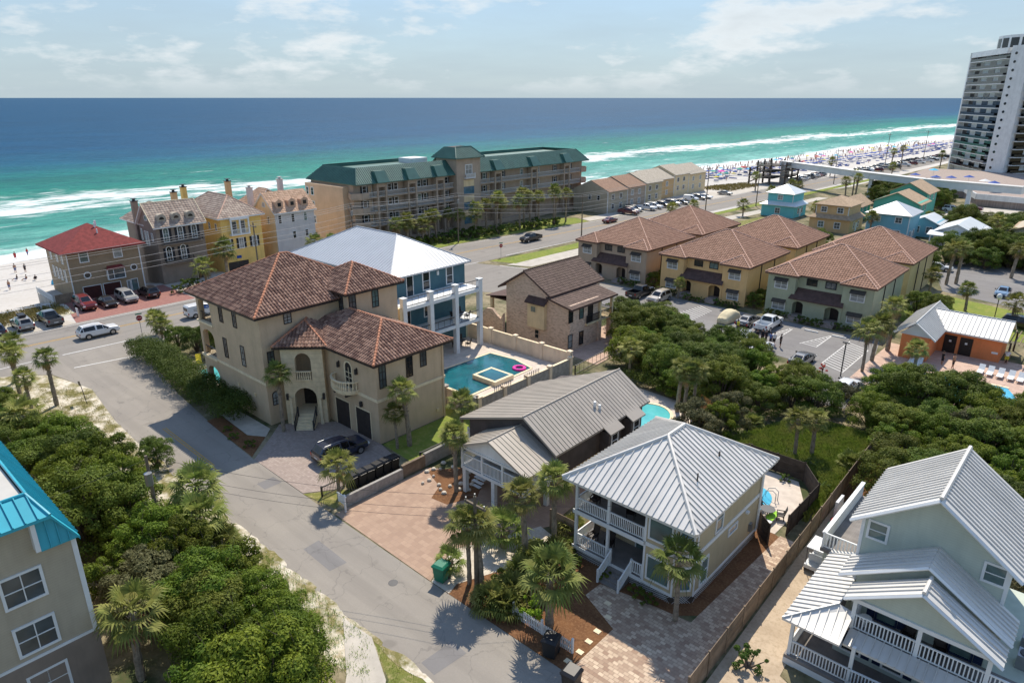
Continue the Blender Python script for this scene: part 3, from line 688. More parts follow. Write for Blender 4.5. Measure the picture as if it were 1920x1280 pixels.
def sheet(name, pts, mat, z=None, kind='structure', th=0.0):
    mb = MB(); mb.prism(pts, (z or 0.0) - 0.25, z or 0.0) if th else mb.poly([(p[0], p[1], z) for p in (pts if sum(pts[i][0] * pts[(i + 1) % len(pts)][1] - pts[(i + 1) % len(pts)][0] * pts[i][1] for i in range(len(pts))) > 0 else pts[::-1])])
    return mb.top(name, mat, kind=kind)
def wob(a, b_, n, amp):
    """points from a to b with a ragged edge"""
    out = []
    for i in range(n + 1):
        f = i / n; out.append((a[0] + (b_[0] - a[0]) * f + (rnd.uniform(-amp, amp) if 0 < i < n else 0), a[1] + (b_[1] - a[1]) * f + (rnd.uniform(-amp, amp) if 0 < i < n else 0)))
    return out
# main road (bends inland to the right), side street, lots
RD = [(-400, -107, -94), (-60, -107, -93), (20, -107, -93.5), (100, -107, -91), (144, -102.5, -89.5), (200, -98.5, -85.5), (300, -93, -80), (420, -86, -73), (700, -70, -57), (1500, -10, 3), (3000, 90, 103)]
mb = MB()
for (v0, a0, b0), (v1, a1, b1) in zip(RD, RD[1:]): mb.add([(a0, v0, 0.008), (b0, v0, 0.008), (b1, v1, 0.008), (a1, v1, 0.008)], [(0, 1, 2, 3)])
mb.top('main_road', 'asphalt_main', kind='structure')
sheet('side_street', [(-93.5, 12), (-88, 18.6)] + [(-80, 20.2), (-70, 19.0), (-60, 18.5), (-52, 18.3)] + wob((-50, 18.3), (-26, 18.3), 14, 0.09) + [(60, 18.2), (60, 23.8), (-15, 23.9)] + [(-29, 23.9), (-44, 24.1), (-53, 24.3), (-60, 24.8), (-72, 26.0), (-84, 28.0), (-88.5, 30.5), (-93.5, 38)], 'asphalt', 0.012)
sheet('access_road', [(-91.5, 74), (-78, 76), (-61.9, 85), (-61.9, 95.4), (-76, 95.6), (-84, 93.4), (-91.3, 91)], 'asphalt_main', 0.012)
stripe_later = [((-90.2, 76), (-89.8, 84)), ((-86.5, 92.6), (-80, 94.6))]
sheet('path', [(-86, 94), (-81.5, 96), (-80, 130), (-72, 230), (-75, 230), (-84, 130)], 'concrete', 0.016)
# painted lines
def stripe(pts, w, mat, z=0.02, name='road_marking', parent=None):
    mb = MB()
    for a, b_ in zip(pts, pts[1:]):
        L = math.hypot(b_[0] - a[0], b_[1] - a[1]); nx, ny = -(b_[1] - a[1]) / L * w / 2, (b_[0] - a[0]) / L * w / 2
        q = [(a[0] - nx, a[1] - ny, z), (b_[0] - nx, b_[1] - ny, z), (b_[0] + nx, b_[1] + ny, z), (a[0] + nx, a[1] + ny, z)]
        mb.add(q, [(0, 1, 2, 3)])
    return mb.top(name, mat, kind='structure')
cl = [((a + b_) / 2, v_) for v_, a, b_ in RD]
for off in (-0.16, 0.16): stripe([(c_ - 0.9 + off, v_) for c_, v_ in cl], 0.13, 'line_yellow')
stripe([(a + 0.6, v_) for v_, a, b_ in RD], 0.13, 'line_white')
stripe([(b_ - 0.9, v_) for v_, a, b_ in RD if v_ <= 20] + [(-94.2, 21)], 0.16, 'line_white')
stripe([(-94.2, 21.5), (-93.8, 30.5)], 0.2, 'line_white'); stripe([(-88.4, 21.0), (-87.2, 27.5)], 0.2, 'line_white'); stripe([(-94.3, 42), (-91.6, 92)], 0.16, 'line_white')
for q in stripe_later: stripe(list(q), 0.2, 'line_white')
stripe([(-91.6, 100), (-89.0, 144), (-86, 200), (-80.6, 300)], 0.16, 'line_white')
stripe([(-64.5, 21.4), (-52, 21.2)], 0.10, 'line_yellow'); stripe([(-64.5, 21.65), (-54, 21.45)], 0.10, 'line_yellow')
# yards and drives
sheet('verge', [(-88, 18.4), (-80, 20.3), (-70, 19.15), (-60, 18.62), (-50, 18.42), (-26, 18.4), (-24, 16.0), (-40, 14.5), (-62, 13.5), (-92, 12), (-93, 13)], 'g_verge', 0.004)
sheet('sidewalk', [(-30.2, 18.1), (-27.6, 18.3), (-24.5, 16.9), (-18, 10.8), (-19.6, 9.6), (-26.3, 15.6)], 'concrete', 0.045, th=1)
sheet('grass_patch', wob((-27.6, 18.35), (-10, 18.35), 8, 0.12) + [(-8, 8), (-17, 10.2), (-24.4, 17.0)], 'g_lawn_dry', 0.006)
sheet('mansion_drive', [(-52.4, 24.3), (-55.3, 27.6), (-57, 29.4), (-53.2, 33.6), (-46.3, 33.5), (-43.2, 32.8), (-42.7, 26.6), (-44.4, 24.15)], 'paver_grey', 0.03, th=1)
sheet('mansion_walk', [(-63.5, 26.6), (-57.2, 26.2), (-55.6, 27.2), (-56.8, 28.3), (-63.5, 28.3)], 'concrete', 0.034, th=1)
sheet('mansion_bed', [(-63, 25.0), (-53, 24.4), (-55.6, 27.15), (-57.2, 26.15), (-63, 26.55)], 'g_mulch', 0.016)
sheet('mansion_lawn', [(-44.3, 24.1), (-42.6, 26.5), (-41.2, 27.4), (-40.6, 24.6)], 'g_lawn_dry', 0.022)
sheet('side_lawn', [(-46.2, 33.6), (-41, 33.2), (-40.8, 43), (-49, 43), (-46.3, 41.6)], 'g_lawn', 0.01)
sheet('pink_drive', [(-40.0, 24.2), (-40.0, 33.6), (-27.5, 41), (-26.8, 34), (-30.2, 27.2), (-28.8, 23.95)], 'paver_pink', 0.026, th=1)
sheet('stone_bed', [(-39.6, 33.2), (-36.4, 37.5), (-33.6, 33.2), (-34.6, 30.8), (-36.2, 30.6), (-37, 32.2)], 'g_mulch', 0.03)
sheet('shell_bed', [(-28.7, 23.95), (-30.1, 27.2), (-27.3, 33.5), (-25.2, 33.0), (-25.8, 28.5), (-27.3, 24.9), (-27.0, 23.95)], 'g_shell', 0.03)
sheet('mulch_bed', [(-27.2, 23.92), (-27.4, 25.2), (-25.9, 28.5), (-25.2, 33), (-24.6, 48), (-13.5, 44), (-14.0, 33.0), (-16.2, 31), (-17.4, 28.3), (-17.5, 23.92)], 'g_mulch', 0.02)
sheet('paver_drive', [(-17.45, 23.95), (-17.4, 28.4), (-20.4, 29.7), (-20.3, 31.2), (-17.8, 31.6), (-14.2, 32.0), (-13.6, 44.2), (-12.2, 44.2), (-11.6, 23.95)], 'paver_mix', 0.04, th=1)
sheet('gravel_drive', [(-11.3, 23.9), (-12.0, 52), (-9.6, 52), (-8.6, 31.6), (-6, 30.5), (4, 28), (8, 23.9)], 'g_gravel', 0.016)
sheet('back_yard', [(-12.0, 52), (-12.3, 62), (-2, 62), (0, 45), (-9.6, 45)], 'g_mulch', 0.012)
sheet('right_yard', [(-8.4, 31.6), (-6, 30.4), (4, 28), (14, 30), (14, 36), (-8, 36)], 'g_scrub', 0.022)
sheet('meadow', [(-24, 53.5), (-20, 66), (-12.5, 66), (-12.4, 47), (-13.6, 53.4)], 'g_lawn', 0.014)
sheet('beach_drive', [(-119.6, 29), (-107.2, 27.0), (-107.2, 44), (-119.6, 44)], 'paver_red', 0.016)
sheet('beach_parking', [(-112.5, -10), (-107.1, -10), (-107.1, 27), (-112.0, 26)], 'concrete', 0.012)
sheet('dune_grass_strip', [(-118, -20), (-112.5, -20), (-112, 26), (-112.6, 28.5), (-118.5, 29)], 'g_dune', 0.03)
sheet('house_forecourt', [(-119.6, 44.2), (-107.2, 44.2), (-107.2, 80), (-119.6, 80)], 'concrete', 0.012)
sheet('condo_lawn', [(-116.5, 80), (-107.3, 80), (-107.3, 110), (-103, 144), (-109, 146), (-113, 140)], 'g_lawn', 0.012)
sheet('row_parking', [(-107, 146), (-103, 144.5), (-98.8, 200), (-95, 262), (-101, 262), (-106, 226)], 'concrete', 0.014)
sheet('median', wob((-90.6, 94.2), (-89.0, 110), 6, 0.1) + [(-87.4, 144), (-84.2, 200), (-78.6, 300), (-76, 300), (-81.8, 200), (-85, 144), (-85.2, 110), (-85.5, 96)], 'g_lawn', 0.02)
sheet('lawn_strip', [(-78.8, 100), (-74.6, 100), (-74, 132), (-69, 180), (-73, 180), (-78.2, 132)], 'g_lawn_dry', 0.014)
sheet('parking_lot', [(-62, 84), (-62, 95.5), (-20.5, 94.5), (-18.6, 84), (-17.2, 70), (-20.5, 69), (-24.5, 80), (-40, 82)], 'asphalt_lot', 0.018)
sheet('back_lot', [(-24, 142), (-20, 128), (-8, 124), (20, 128), (20, 152), (-24, 156)], 'asphalt_lot', 0.012)
sheet('pool_lawn', [(-22, 113.5), (-20.5, 126), (-8, 122), (2, 121), (2, 108), (-10, 106), (-21, 106)], 'g_lawn', 0.014)
sheet('pool_terrace', [(-19.5, 78), (-19.3, 95), (-17.4, 95), (-14, 96.5), (-7, 97), (10, 97), (10, 79)], 'paver_deck', 0.03, th=1)
sheet('far_lot', [(-40, 205), (-38, 240), (-10, 240), (-8, 200), (-24, 196)], 'concrete', 0.012)
for (a, b_) in (((-32.4, 86.6), (-31.2, 92)), ((-38.2, 86.4), (-37.4, 92)), ((-35.4, 86.4), (-34.6, 92)), ((-30.9, 86.6), (-30.9, 92)), ((-28.0, 86.8), (-26.0, 92.6)), ((-25.9, 86.8), (-25.9, 92.4)), ((-23.4, 81.5), (-23.4, 92)), ((-20.6, 80), (-20.6, 90))): stripe([a, b_], 0.12, 'line_white', 0.024)
for k in range(7): stripe([(-32.0 + 0.1 * k, 87.0 + 0.75 * k), (-30.9, 86.6 + 0.75 * (k + 1))], 0.13, 'line_white', 0.024)
for k in range(7): stripe([(-27.9 + 0.25 * k, 87.2 + 0.75 * k), (-25.9, 86.9 + 0.7 * k)], 0.13, 'line_white', 0.024)
for k in range(14): stripe([(-23.4, 81.6 + 0.75 * k), (-20.6, 80.2 + 0.75 * k)], 0.14, 'line_white', 0.024)
for k in range(9): stripe([(-46.4 + 0.1 * k, 88 + 0.7 * k), (-43.0, 86.6 + 0.7 * k)], 0.13, 'line_white', 0.024)
for i in range(30):
    u = -62 + i * 1.35 + rnd.uniform(-.5, .5); r_ = rnd.uniform(.25, .8); v_ = 18.38 + rnd.uniform(-.2, .12) + max(0, -52 - u) * 0.03
    sheet('sand_drift', [(u + r_ * rnd.uniform(1.2, 2.4) * math.cos(a * .7), v_ + r_ * .45 * rnd.uniform(.6, 1.2) * math.sin(a * .7)) for a in range(9)], 'g_verge', 0.0162 + i * 0.0001)
for i, q in enumerate(([(-38, 20.2), (-34.6, 20.1), (-34.5, 21.4), (-38.1, 21.5)], [(-48.5, 22.4), (-47.2, 22.4), (-47.2, 23.9), (-48.5, 23.9)], [(-24, 19), (-22.8, 18.9), (-22.6, 21.2), (-23.9, 21.3)])): sheet('asphalt_patch', q, 'asphalt_lot', 0.0165 + i * 0.0002)
mb = MB(); mb.cyl(-30.5, 22.2, 0.0, 0.02, 0.33, 16); mb.top('manhole_cover', 'dark_metal', 'round iron manhole cover in the side street', 'manhole cover')
for k, u_ in enumerate((-33.6, -28.6, -25.0, -37.0)):
    mb = MB(); mb.box(u_ - 0.9, u_ + 0.9, 92.6, 92.8, 0.018, 0.16); mb.top('wheel_stop', 'line_white', 'low concrete wheel stop at the head of a parking bay below the townhouses', 'wheel stop', 'wheel stops in the townhouse lot')
# ---------------------------------------------------------------- roof helpers
def roof_metal(P, faces, mat, w=0.45, caps_=(), capmat=None, th=0.16, joined=False, capr=0.09, rib=0.075):
    mb = MB()
    for f in faces: slab(mb, f, th)
    r = mb.part('roof', mat, P)
    J = MB()
    for f in faces:
        up = [(p[0], p[1], p[2] + 0.003) for p in f]
        if joined: q = seam_panels(r, up, mat, w, joined=True, rib=rib); o = len(J.v); J.v += q.v; J.f += [tuple(i + o for i in x) for x in q.f]
        else: seam_panels(r, up, mat, w, rib=rib, ribw=0.045)
    if joined: J.part('roof_panels', mat, r, kind='stuff')
    if caps_:
        cm = MB(); caps(cm, [((a[0], a[1], a[2] + 0.05), (b[0], b[1], b[2] + 0.05)) for a, b in caps_], capr); cm.part('ridge_cap', capmat or mat, r)
    return r
def roof_tile(P, faces, mat, capmat, caps_, w=0.33, c=0.42, h=0.12, th=0.2, fascia='dark_door', capr=0.13):
    mb = MB()
    for f in faces: slab(mb, f, th)
    r = mb.part('roof', fascia, P)
    t = MB(); t.tint = []
    for f in faces: tile_rows(t, [(p[0], p[1], p[2] + 0.004) for p in f], w, c, h, tints=t.tint)
    t.part('tiles', mat, r, kind='stuff')
    if caps_:
        cm = MB()
        for a, b in caps_:
            A, B = Vector(a), Vector(b); n = max(1, int((B - A).length / 0.42))
            for i in range(n):
                p, q = A.lerp(B, i / n), A.lerp(B, min(1, (i + 1.12) / n)); p.z += 0.09; q.z += 0.06
                cm.tube([p, q], capr, 6, capr * 0.8)
        cm.part('ridge_tiles', capmat, r, kind='stuff')
    return r
def roof_plain(P, faces, mat, th=0.18, caps_=(), capmat=None, capr=0.07):
    mb = MB()
    for f in faces: slab(mb, f, th)
    r = mb.part('roof', mat, P)
    if caps_:
        cm = MB(); caps(cm, caps_, capr); cm.part('ridge_cap', capmat or mat, r)
    return r
def hips(h): # cap segments of hip_faces
    a, b = h['ridge']; A, B = h['front'][0], h['front'][1]; C, D = h['back'][0], h['back'][1]
    near = lambda p: a if (Vector(p) - Vector(a)).length < (Vector(p) - Vector(b)).length else b
    s = [(p, near(p)) for p in (A, B, C, D)]
    if (Vector(a) - Vector(b)).length > 0.2: s.append((a, b))
    return s
def arch_wall(mb, fr, t0, t1, z0, z1, a0, a1, zs, za, d0, d1, K=8):
    """wall piece with an arched opening a0..a1, springing at zs, crown za"""
    fr.box(mb, t0, a0, z0, z1, d0, d1); fr.box(mb, a1, t1, z0, z1, d0, d1)
    m = (a0 + a1) / 2; hw = (a1 - a0) / 2
    pr = [(m - hw * math.cos(pi * k / K), zs + (za - zs) * math.sin(pi * k / K)) for k in range(K + 1)]
    for (x0, y0), (x1, y1) in zip(pr, pr[1:]):
        q = [fr.p(x0, y0, d1), fr.p(x1, y1, d1), fr.p(x1, z1, d1), fr.p(x0, z1, d1), fr.p(x0, y0, d0), fr.p(x1, y1, d0), fr.p(x1, z1, d0), fr.p(x0, z1, d0)]
        mb.add(q, [(0, 1, 2, 3), (7, 6, 5, 4), (0, 4, 5, 1), (3, 2, 6, 7)])
def baluster_row(P, pts, z, h, mat, sp=0.24):
    top = MB(); b = MB()
    for a, c in zip(pts, pts[1:]):
        L = math.hypot(c[0] - a[0], c[1] - a[1]); ax = ((c[0] - a[0]) / L, (c[1] - a[1]) / L); f = Fr(a, ax, (-ax[1], ax[0]))
        f.box(top, 0, L, z + h - 0.1, z + h, -0.09, 0.09); f.box(top, 0, L, z, z + 0.08, -0.08, 0.08)
        n = max(1, round(L / sp))
        for i in range(n):
            p = f.p((i + 0.5) * L / n, 0)
            b.lathe(p[0], p[1], [(0.04, z + 0.08), (0.075, z + h * 0.3), (0.035, z + h * 0.6), (0.05, z + h - 0.1)], 6)
    o = top.part('balustrade', mat, P); b.part('balusters', mat, o, kind='stuff'); return o
S2 = math.sqrt(0.5)
# ---------------------------------------------------------------- tan stucco mansion
P = thing('mansion', 'large tan stucco mansion with brown barrel tile roofs and a stone entry tower', 'house', (-58, 34, 0))
mb = MB(); mb.box(-67.0, -57.4, 28.8, 42.5, -0.2, 11.0); mb.box(-70.3, -67.0, 31.6, 42.5, -0.2, 11.0); mb.part('wall', 'tan_stucco', P)
mb = MB(); mb.box(-62, -55.6, 37.4, 43.6, 7.5, 11.8); mb.part('turret', 'tan_stucco', P)
mb = MB(); mb.box(-57.4, -46.4, 33.5, 41.6, -0.2, 8.0); mb.part('garage_wing', 'tan_stucco', P)
# corner loggia, three storeys
f = FV(28.8); fl = FL(-70.3)
mb = MB()
for z0, z1, zs, za in ((0.0, 4.1, 2.3, 3.2), (4.35, 7.9, 6.5, 7.3), (8.1, 11.0, 9.9, 10.6)):
    arch_wall(mb, f, -70.3, -67.0, z0, z1, -69.85, -67.3, zs, za, -0.35, 0.0); arch_wall(mb, fl, 29.15, 31.6, z0, z1, 29.4, 31.3, zs, za, -0.35, 0.0)
mb.part('loggia_arches', 'tan_stucco', P)
mb = MB()
for z0, z1 in ((4.1, 4.35), (7.9, 8.1)): mb = MB(); mb.box(-70.45, -67.0, 28.65, 31.6, z0, z1); mb.part('loggia_floor', 'cream_cast', P)
mb = MB(); mb.lathe(-70.05, 29.05, [(0.22, 8.1), (0.16, 8.3), (0.14, 9.8), (0.22, 10.0)], 10); mb.part('column', 'cream_cast', P); mb = MB(); mb.lathe(-70.05, 29.05, [(0.24, 4.35), (0.18, 4.6), (0.16, 6.4), (0.24, 6.6)], 10); mb.part('column', 'cream_cast', P)
for z in (4.35, 8.1): railing(P, [(-69.85, 28.98), (-67.3, 28.98)], z, 0.95, 'dark_metal', 0.12, 0.012, posts=False)
mb = MB()
FV(28.8).box(mb, -67.0, -57.33, 4.15, 4.4, 0, 0.07); FU(-57.4).box(mb, 28.72, 30, 4.15, 4.4, 0.002, 0.07); mb.part('belt_course', 'cream_cast', P)
mb = MB(); FV(33.5).box(mb, -53.6, -46.33, 4.15, 4.42, 0, 0.07); FU(-46.4).box(mb, 33.42, 41.6, 4.15, 4.42, 0.002, 0.07); FB(41.6).box(mb, -50, -46.33, 4.15, 4.42, 0, 0.07)
mb.part('belt_course', 'cream_cast', P)
kw = dict(fmat='dark_door', gmat='glass_grey', nx=2, nz=3, fw=0.06, sill=False)
f = FV(28.8)
for t_, z_, h_ in ((-64.9, 8.95, 1.7), (-62.1, 9.0, 1.65), (-64.85, 5.2, 2.0), (-61.3, 5.2, 2.0)): window(P, f, t_, z_, 0.62, h_, **kw)
f = FU(-57.4)
window(P, f, 31.75, 9.75, 0.72, 0.85, arch=True, **kw); window(P, f, 29.6, 5.85, 0.6, 1.55, **kw); window(P, f, 29.6, 2.0, 0.6, 1.0, arch=True, **kw)
f = FU(-55.6)
for t_ in (37.95, 40.75): window(P, f, t_, 9.75, 0.72, 1.6, arch=True, **kw)
window(P, FV(37.4), -56.7, 9.7, 0.6, 1.5, arch=True, **kw)
f = FU(-46.4)
for t_, z_, h_ in ((34.2, 5.45, 2.25), (37.3, 5.6, 2.15), (39.0, 6.15, 1.55)): window(P, f, t_, z_, 0.66, h_, **kw)
f = FV(33.5)
for t_ in (-52.0, -48.75):
    door(P, f, t_, 0.02, 2.2, 2.75, 'garage_dark', 'cream_cast', 3, name='garage_door', rows=4)
window(P, f, -50.55, 4.5, 1.0, 2.0, fmat='cream_cast', gmat='glass_grey', nx=2, nz=4, arch=True, fw=0.16)
for t_ in (-52.0, -49.2):
    k = MB(); f.box(k, t_ - 0.1, t_ + 0.1, 6.2, 6.7, 0.05, 0.28); f.box(k, t_ - 0.03, t_ + 0.03, 6.55, 6.8, 0, 0.12); k.part('wall_lantern', 'dark_metal', P)
k = MB(); f.box(k, -48.9, -48.7, 3.1, 3.6, 0.05, 0.28); k.part('wall_lantern', 'dark_metal', P)
# curved balcony
K = 12; arc = [(-51.0 - 1.75 * math.cos(pi * i / K), 33.5 - 1.25 * math.sin(pi * i / K)) for i in range(K + 1)]
mb = MB(); mb.prism([(p[0], p[1]) for p in arc], 4.3, 4.52); mb.prism([(-51 + (p[0] + 51) * 0.85, 33.5 + (p[1] - 33.5) * 0.85) for p in arc], 4.08, 4.3); b_ = mb.part('balcony', 'cream_cast', P)
baluster_row(P, arc, 4.52, 0.95, 'cream_cast', 0.26)
mb = MB()
for u_ in (-51.9, -50.1): mb.box(u_ - 0.08, u_ + 0.08, 32.6, 33.5, 3.85, 4.06)
mb.part('balcony_bracket', 'wood_dark', P)
# entry tower set diagonally in the inner corner
fe = Fr((-57.0, 29.6), (S2, S2), (S2, -S2))
mb = MB(); arch_wall(mb, fe, 0.7, 4.6, 0.0, 4.55, 1.6, 3.7, 2.75, 3.75, -0.5, 0.0); arch_wall(mb, fe, 0.7, 4.6, 4.55, 8.0, 1.95, 3.45, 6.5, 7.3, -0.5, 0.0)
fe.box(mb, 0.7, 1.0, 0, 8.0, -3.0, -0.5); fe.box(mb, 4.3, 4.6, 0, 8.0, -3.0, -0.5); fe.box(mb, 1.0, 4.3, 4.3, 4.55, -2.6, -0.5)
mb.part('entry_tower', 'cream_stone', P)
mb = MB(); fe.box(mb, 1.0, 4.3, 0.9, 8.0, -2.6, -2.5); mb.part('entry_back_wall', 'tan_stucco', P)
door(P, fe, 2.65, 1.0, 1.5, 2.6, 'dark_door', 'dark_door', 2, d=-2.49)
mb = MB(); fe.box(mb, 1.0, 4.3, -0.1, 0.98, -2.5, -0.05)
for i in range(5): fe.box(mb, 1.75, 3.55, -0.1, 0.8 - i * 0.17, 0.02 + i * 0.32, 0.02 + (i + 1) * 0.32)
mb.part('entry_steps', 'cream_cast', P)
p0, p1 = fe.p(2.0, 0, 0.05), fe.p(3.4, 0, 0.05); baluster_row(P, [p0[:2], p1[:2]], 4.55, 0.95, 'cream_cast', 0.2)
mb = MB()
for t_ in (1.25, 4.05):
    q = fe.p(t_, 0, 0.16); mb.lathe(q[0], q[1], [(0.2, 0), (0.15, 0.3), (0.13, 2.6), (0.2, 2.8)], 10)
mb.part('entry_columns', 'cream_cast', P)
for t_ in (1.78, 3.52):
    q0, q1 = fe.p(t_, 0, 0.05), fe.p(t_, 0, 1.6); railing(P, [(q0[0], q0[1], 0.8), (q1[0], q1[1], 0.0)], 0, 0.95, 'dark_metal', 0.16, 0.012)
for t_ in (0.95, 4.4):
    k = MB(); fe.box(k, t_ - 0.1, t_ + 0.1, 2.6, 3.2, 0.03, 0.25); k.part('wall_lantern', 'dark_metal', P)
for fr_, t_, z_ in ((FV(28.8), -63.2, 2.6), (FV(28.8), -60.0, 2.4), (FU(-46.4), 35.6, 3.4), (FU(-46.4), 40.4, 0.9)): mb = MB(); fr_.box(mb, t_, t_ + .3, z_, z_ + .3, 0, .1); mb.part('wall_vent', 'cream_wall', P)
mb = MB(); FU(-46.4).box(mb, 41.3, 41.4, 0, 8, 0, .09); mb.part('downpipe', 'tan_stucco', P)
# roofs
hp = hip_faces(-71.0, -56.7, 28.1, 43.2, 11.1, 14.9); roof_tile(P, [hp['front'], hp['right'], hp['back'], hp['left']], 'tile_brown', 'ridge_terra', hips(hp))
hp = hip_faces(-62.6, -55.0, 36.8, 44.2, 11.85, 13.9); roof_tile(P, [hp['front'], hp['right'], hp['back'], hp['left']], 'tile_brown', 'ridge_terra', hips(hp))
hp = hip_faces(-60.5, -45.7, 32.8, 42.3, 8.05, 10.2); roof_tile(P, [hp['front'], hp['right'], hp['back']], 'tile_brown', 'ridge_terra', hips(hp)[1:3] + hips(hp)[4:])
l_ = fe.p(0.1, 8.05, 0.5); r_ = fe.p(5.2, 8.05, 0.5); ap = fe.p(2.65, 9.7, -2.6); bl = fe.p(0.1, 8.05, -3.4); br = fe.p(5.2, 8.05, -3.4); ab = fe.p(2.65, 9.7, -4.2)
roof_tile(P, [[l_, r_, ap], [bl, l_, ap, ab], [r_, br, ab, ap]], 'tile_brown', 'ridge_terra', [(l_, ap), (r_, ap), (ap, ab)])
# small pool and fence wall at its seaward side
mb = MB(); mb.box(-78, -70.6, 29.4, 36, -0.1, 0.06); mb.top('terrace', 'pool_deck', kind='structure')
P = thing('pool', 'small turquoise pool under the mansion loggia', 'pool', (-74.5, 32, 0.06))
mb = MB(); mb.prism([(-76.5, 30.2), (-71.2, 30.2), (-71.0, 32.5), (-76.2, 34)], 0.062, 0.075); mb.part('water', 'pool_aqua', P)
# ---------------------------------------------------------------- teal house with white metal roof and stacked decks
P = thing('teal_house', 'dark teal house with white metal hip roof and three levels of white decks', 'house', (-65, 52, 0))
mb = MB(); mb.box(-79.5, -60.0, 46.4, 57.8, -0.2, 10.9); mb.part('wall', 'teal_wall', P)
hp = hip_faces(-80.2, -59.4, 45.7, 58.4, 10.95, 14.3); roof_metal(P, [hp['front'], hp['right'], hp['back'], hp['left']], 'metal_white', 0.5, hips(hp), joined=True, capr=0.07, rib=0.03)
mb = MB()
for z0, z1 in ((7.85, 8.25), (4.1, 4.5)): mb.box(-60.0, -56.55, 45.0, 57.4, z0, z1)
mb.box(-60.0, -56.9, 45.3, 57.1, 8.25, 8.3)
mb.part('deck', 'white_paint', P)
for v_ in (45.3, 49.2, 53.1, 57.1):
    mb = MB(); mb.box(-57.05, -56.5, v_ - 0.27, v_ + 0.27, 0, 9.3); mb.box(-57.12, -56.43, v_ - 0.34, v_ + 0.34, 9.3, 9.42); mb.part('post', 'white_paint', P)
for z_ in (8.3, 4.5): railing(P, [(-56.75, 45.6), (-56.75, 56.8)], z_, 1.0, 'dark_metal', 0.9, 0.012, posts=False)
f = FU(-60.0)
door(P, f, 48.95, 8.3, 0.9, 2.3, 'glass_dark', 'white_trim', 1, glassy=1, rows=1)
for t_ in (51.45, 55.2): window(P, f, t_, 8.6, 0.95, 2.0, nx=1, nz=2, fw=0.12)
k = MB(); f.box(k, 53.15, 53.4, 10.0, 10.5, 0, 0.15); k.part('wall_lantern', 'white_trim', P)
for t0, t1, z0, z1 in ((46.2, 48.8, 4.5, 6.9), (46.2, 49.4, 0.3, 2.9), (50.4, 53.0, 0.3, 2.8)):
    g = MB(); f.box(g, t0, t1, z0, z1, 0.0, 0.03); o = g.part('sliding_door', 'glass_black', P)
    e = MB()
    for i in range(4): x = t0 + (t1 - t0) * i / 3; f.box(e, x - 0.04, x + 0.04, z0, z1, 0.03, 0.07)
    f.box(e, t0, t1, z1, z1 + 0.1, 0, 0.07); e.part('door_frame', 'white_trim', o)
window(P, f, 51.6, 5.3, 1.2, 1.3, nx=1, nz=1, fw=0.12)
mb = MB(); mb.box(-60, -56.6, 44.6, 45.0, 0.0, 8.3); mb.part('side_screen', 'cream_wall', P)
# pool court
mb = MB(); mb.prism([(-60, 43.2), (-43.6, 43.2), (-43.6, 58.2), (-60, 58.2)], -0.1, 0.9); mb.top('pool_court', 'pool_deck', kind='structure')
P = thing('pool', 'dark teal rectangular pool with a raised spa inside the walled court', 'pool', (-50, 50, 0.9))
mb = MB(); mb.prism([(-54.0, 45.2), (-46.6, 44.6), (-46.8, 55.2), (-50, 56.0), (-53.6, 55.6)], 0.91, 0.93); mb.part('water', 'pool_teal', P)
mb = MB()
pp = [(-54.0, 45.2), (-46.6, 44.6), (-46.8, 55.2), (-50, 56.0), (-53.6, 55.6)]
for a, c in zip(pp, pp[1:] + pp[:1]):
    L = math.hypot(c[0] - a[0], c[1] - a[1]); ax = ((c[0] - a[0]) / L, (c[1] - a[1]) / L); Fr(a, ax, (-ax[1], ax[0])).box(mb, 0, L, 0.9, 0.97, -0.25, 0.02)
mb.part('coping', 'cream_cast', P)
mb = MB(); mb.box(-49.6, -46.2, 48.6, 51.6, 0.9, 1.42); mb.part('spa', 'cream_cast', P)
mb = MB(); mb.box(-49.25, -46.55, 48.95, 51.25, 1.424, 1.44); mb.part('spa_water', 'pool_teal', P)
for n_, a, c, top, mat in (('near', (-57.0, 43.2), (-43.5, 43.2), 2.1, 'block_wall'), ('side', (-43.5, 43.2), (-43.5, 58.4), 2.1, 'block_wall'), ('far', (-43.5, 58.4), (-60.5, 58.4), 2.7, 'pool_wall')):
    lab = {'near': 'tan block garden wall between the mansion and the walled pool', 'side': 'grey block wall with small iron rails along the pool court', 'far': 'pinkish stucco wall with capped piers between pool court and brick house'}[n_]
    P = thing('garden_wall', lab, 'wall', (a[0], a[1], 0)); L = math.hypot(c[0] - a[0], c[1] - a[1]); ax = ((c[0] - a[0]) / L, (c[1] - a[1]) / L); f = Fr(a, ax, (-ax[1], ax[0]))
    mb = MB(); f.box(mb, 0, L, -0.1, top, -0.1, 0.1); mb.part('wall', mat, P)
    mb = MB(); f.box(mb, 0.25, L - 0.25, top + 0.002, top + 0.06, -0.15, 0.15); mb.part('coping', 'cream_cast', P)
    k = max(2, round(L / 4))
    for i in range(k + 1):
        t_ = 0.22 + (L - 0.44) * i / k; mb = MB(); f.box(mb, t_ - 0.22, t_ + 0.22, -0.1, top + 0.15, -0.22, 0.22); f.box(mb, t_ - 0.28, t_ + 0.28, top + 0.15, top + 0.25, -0.28, 0.28); mb.part('pier', mat if n_ != 'side' else 'pool_wall', P)
    if n_ == 'side':
        for t0 in (2.5, 7.0):
            b_ = MB()
            for i in range(9): f.box(b_, t0 + i * 0.3, t0 + i * 0.3 + 0.05, top + 0.06, top + 0.5, -0.03, 0.03)
            b_.part('iron_rail', 'dark_metal', P)
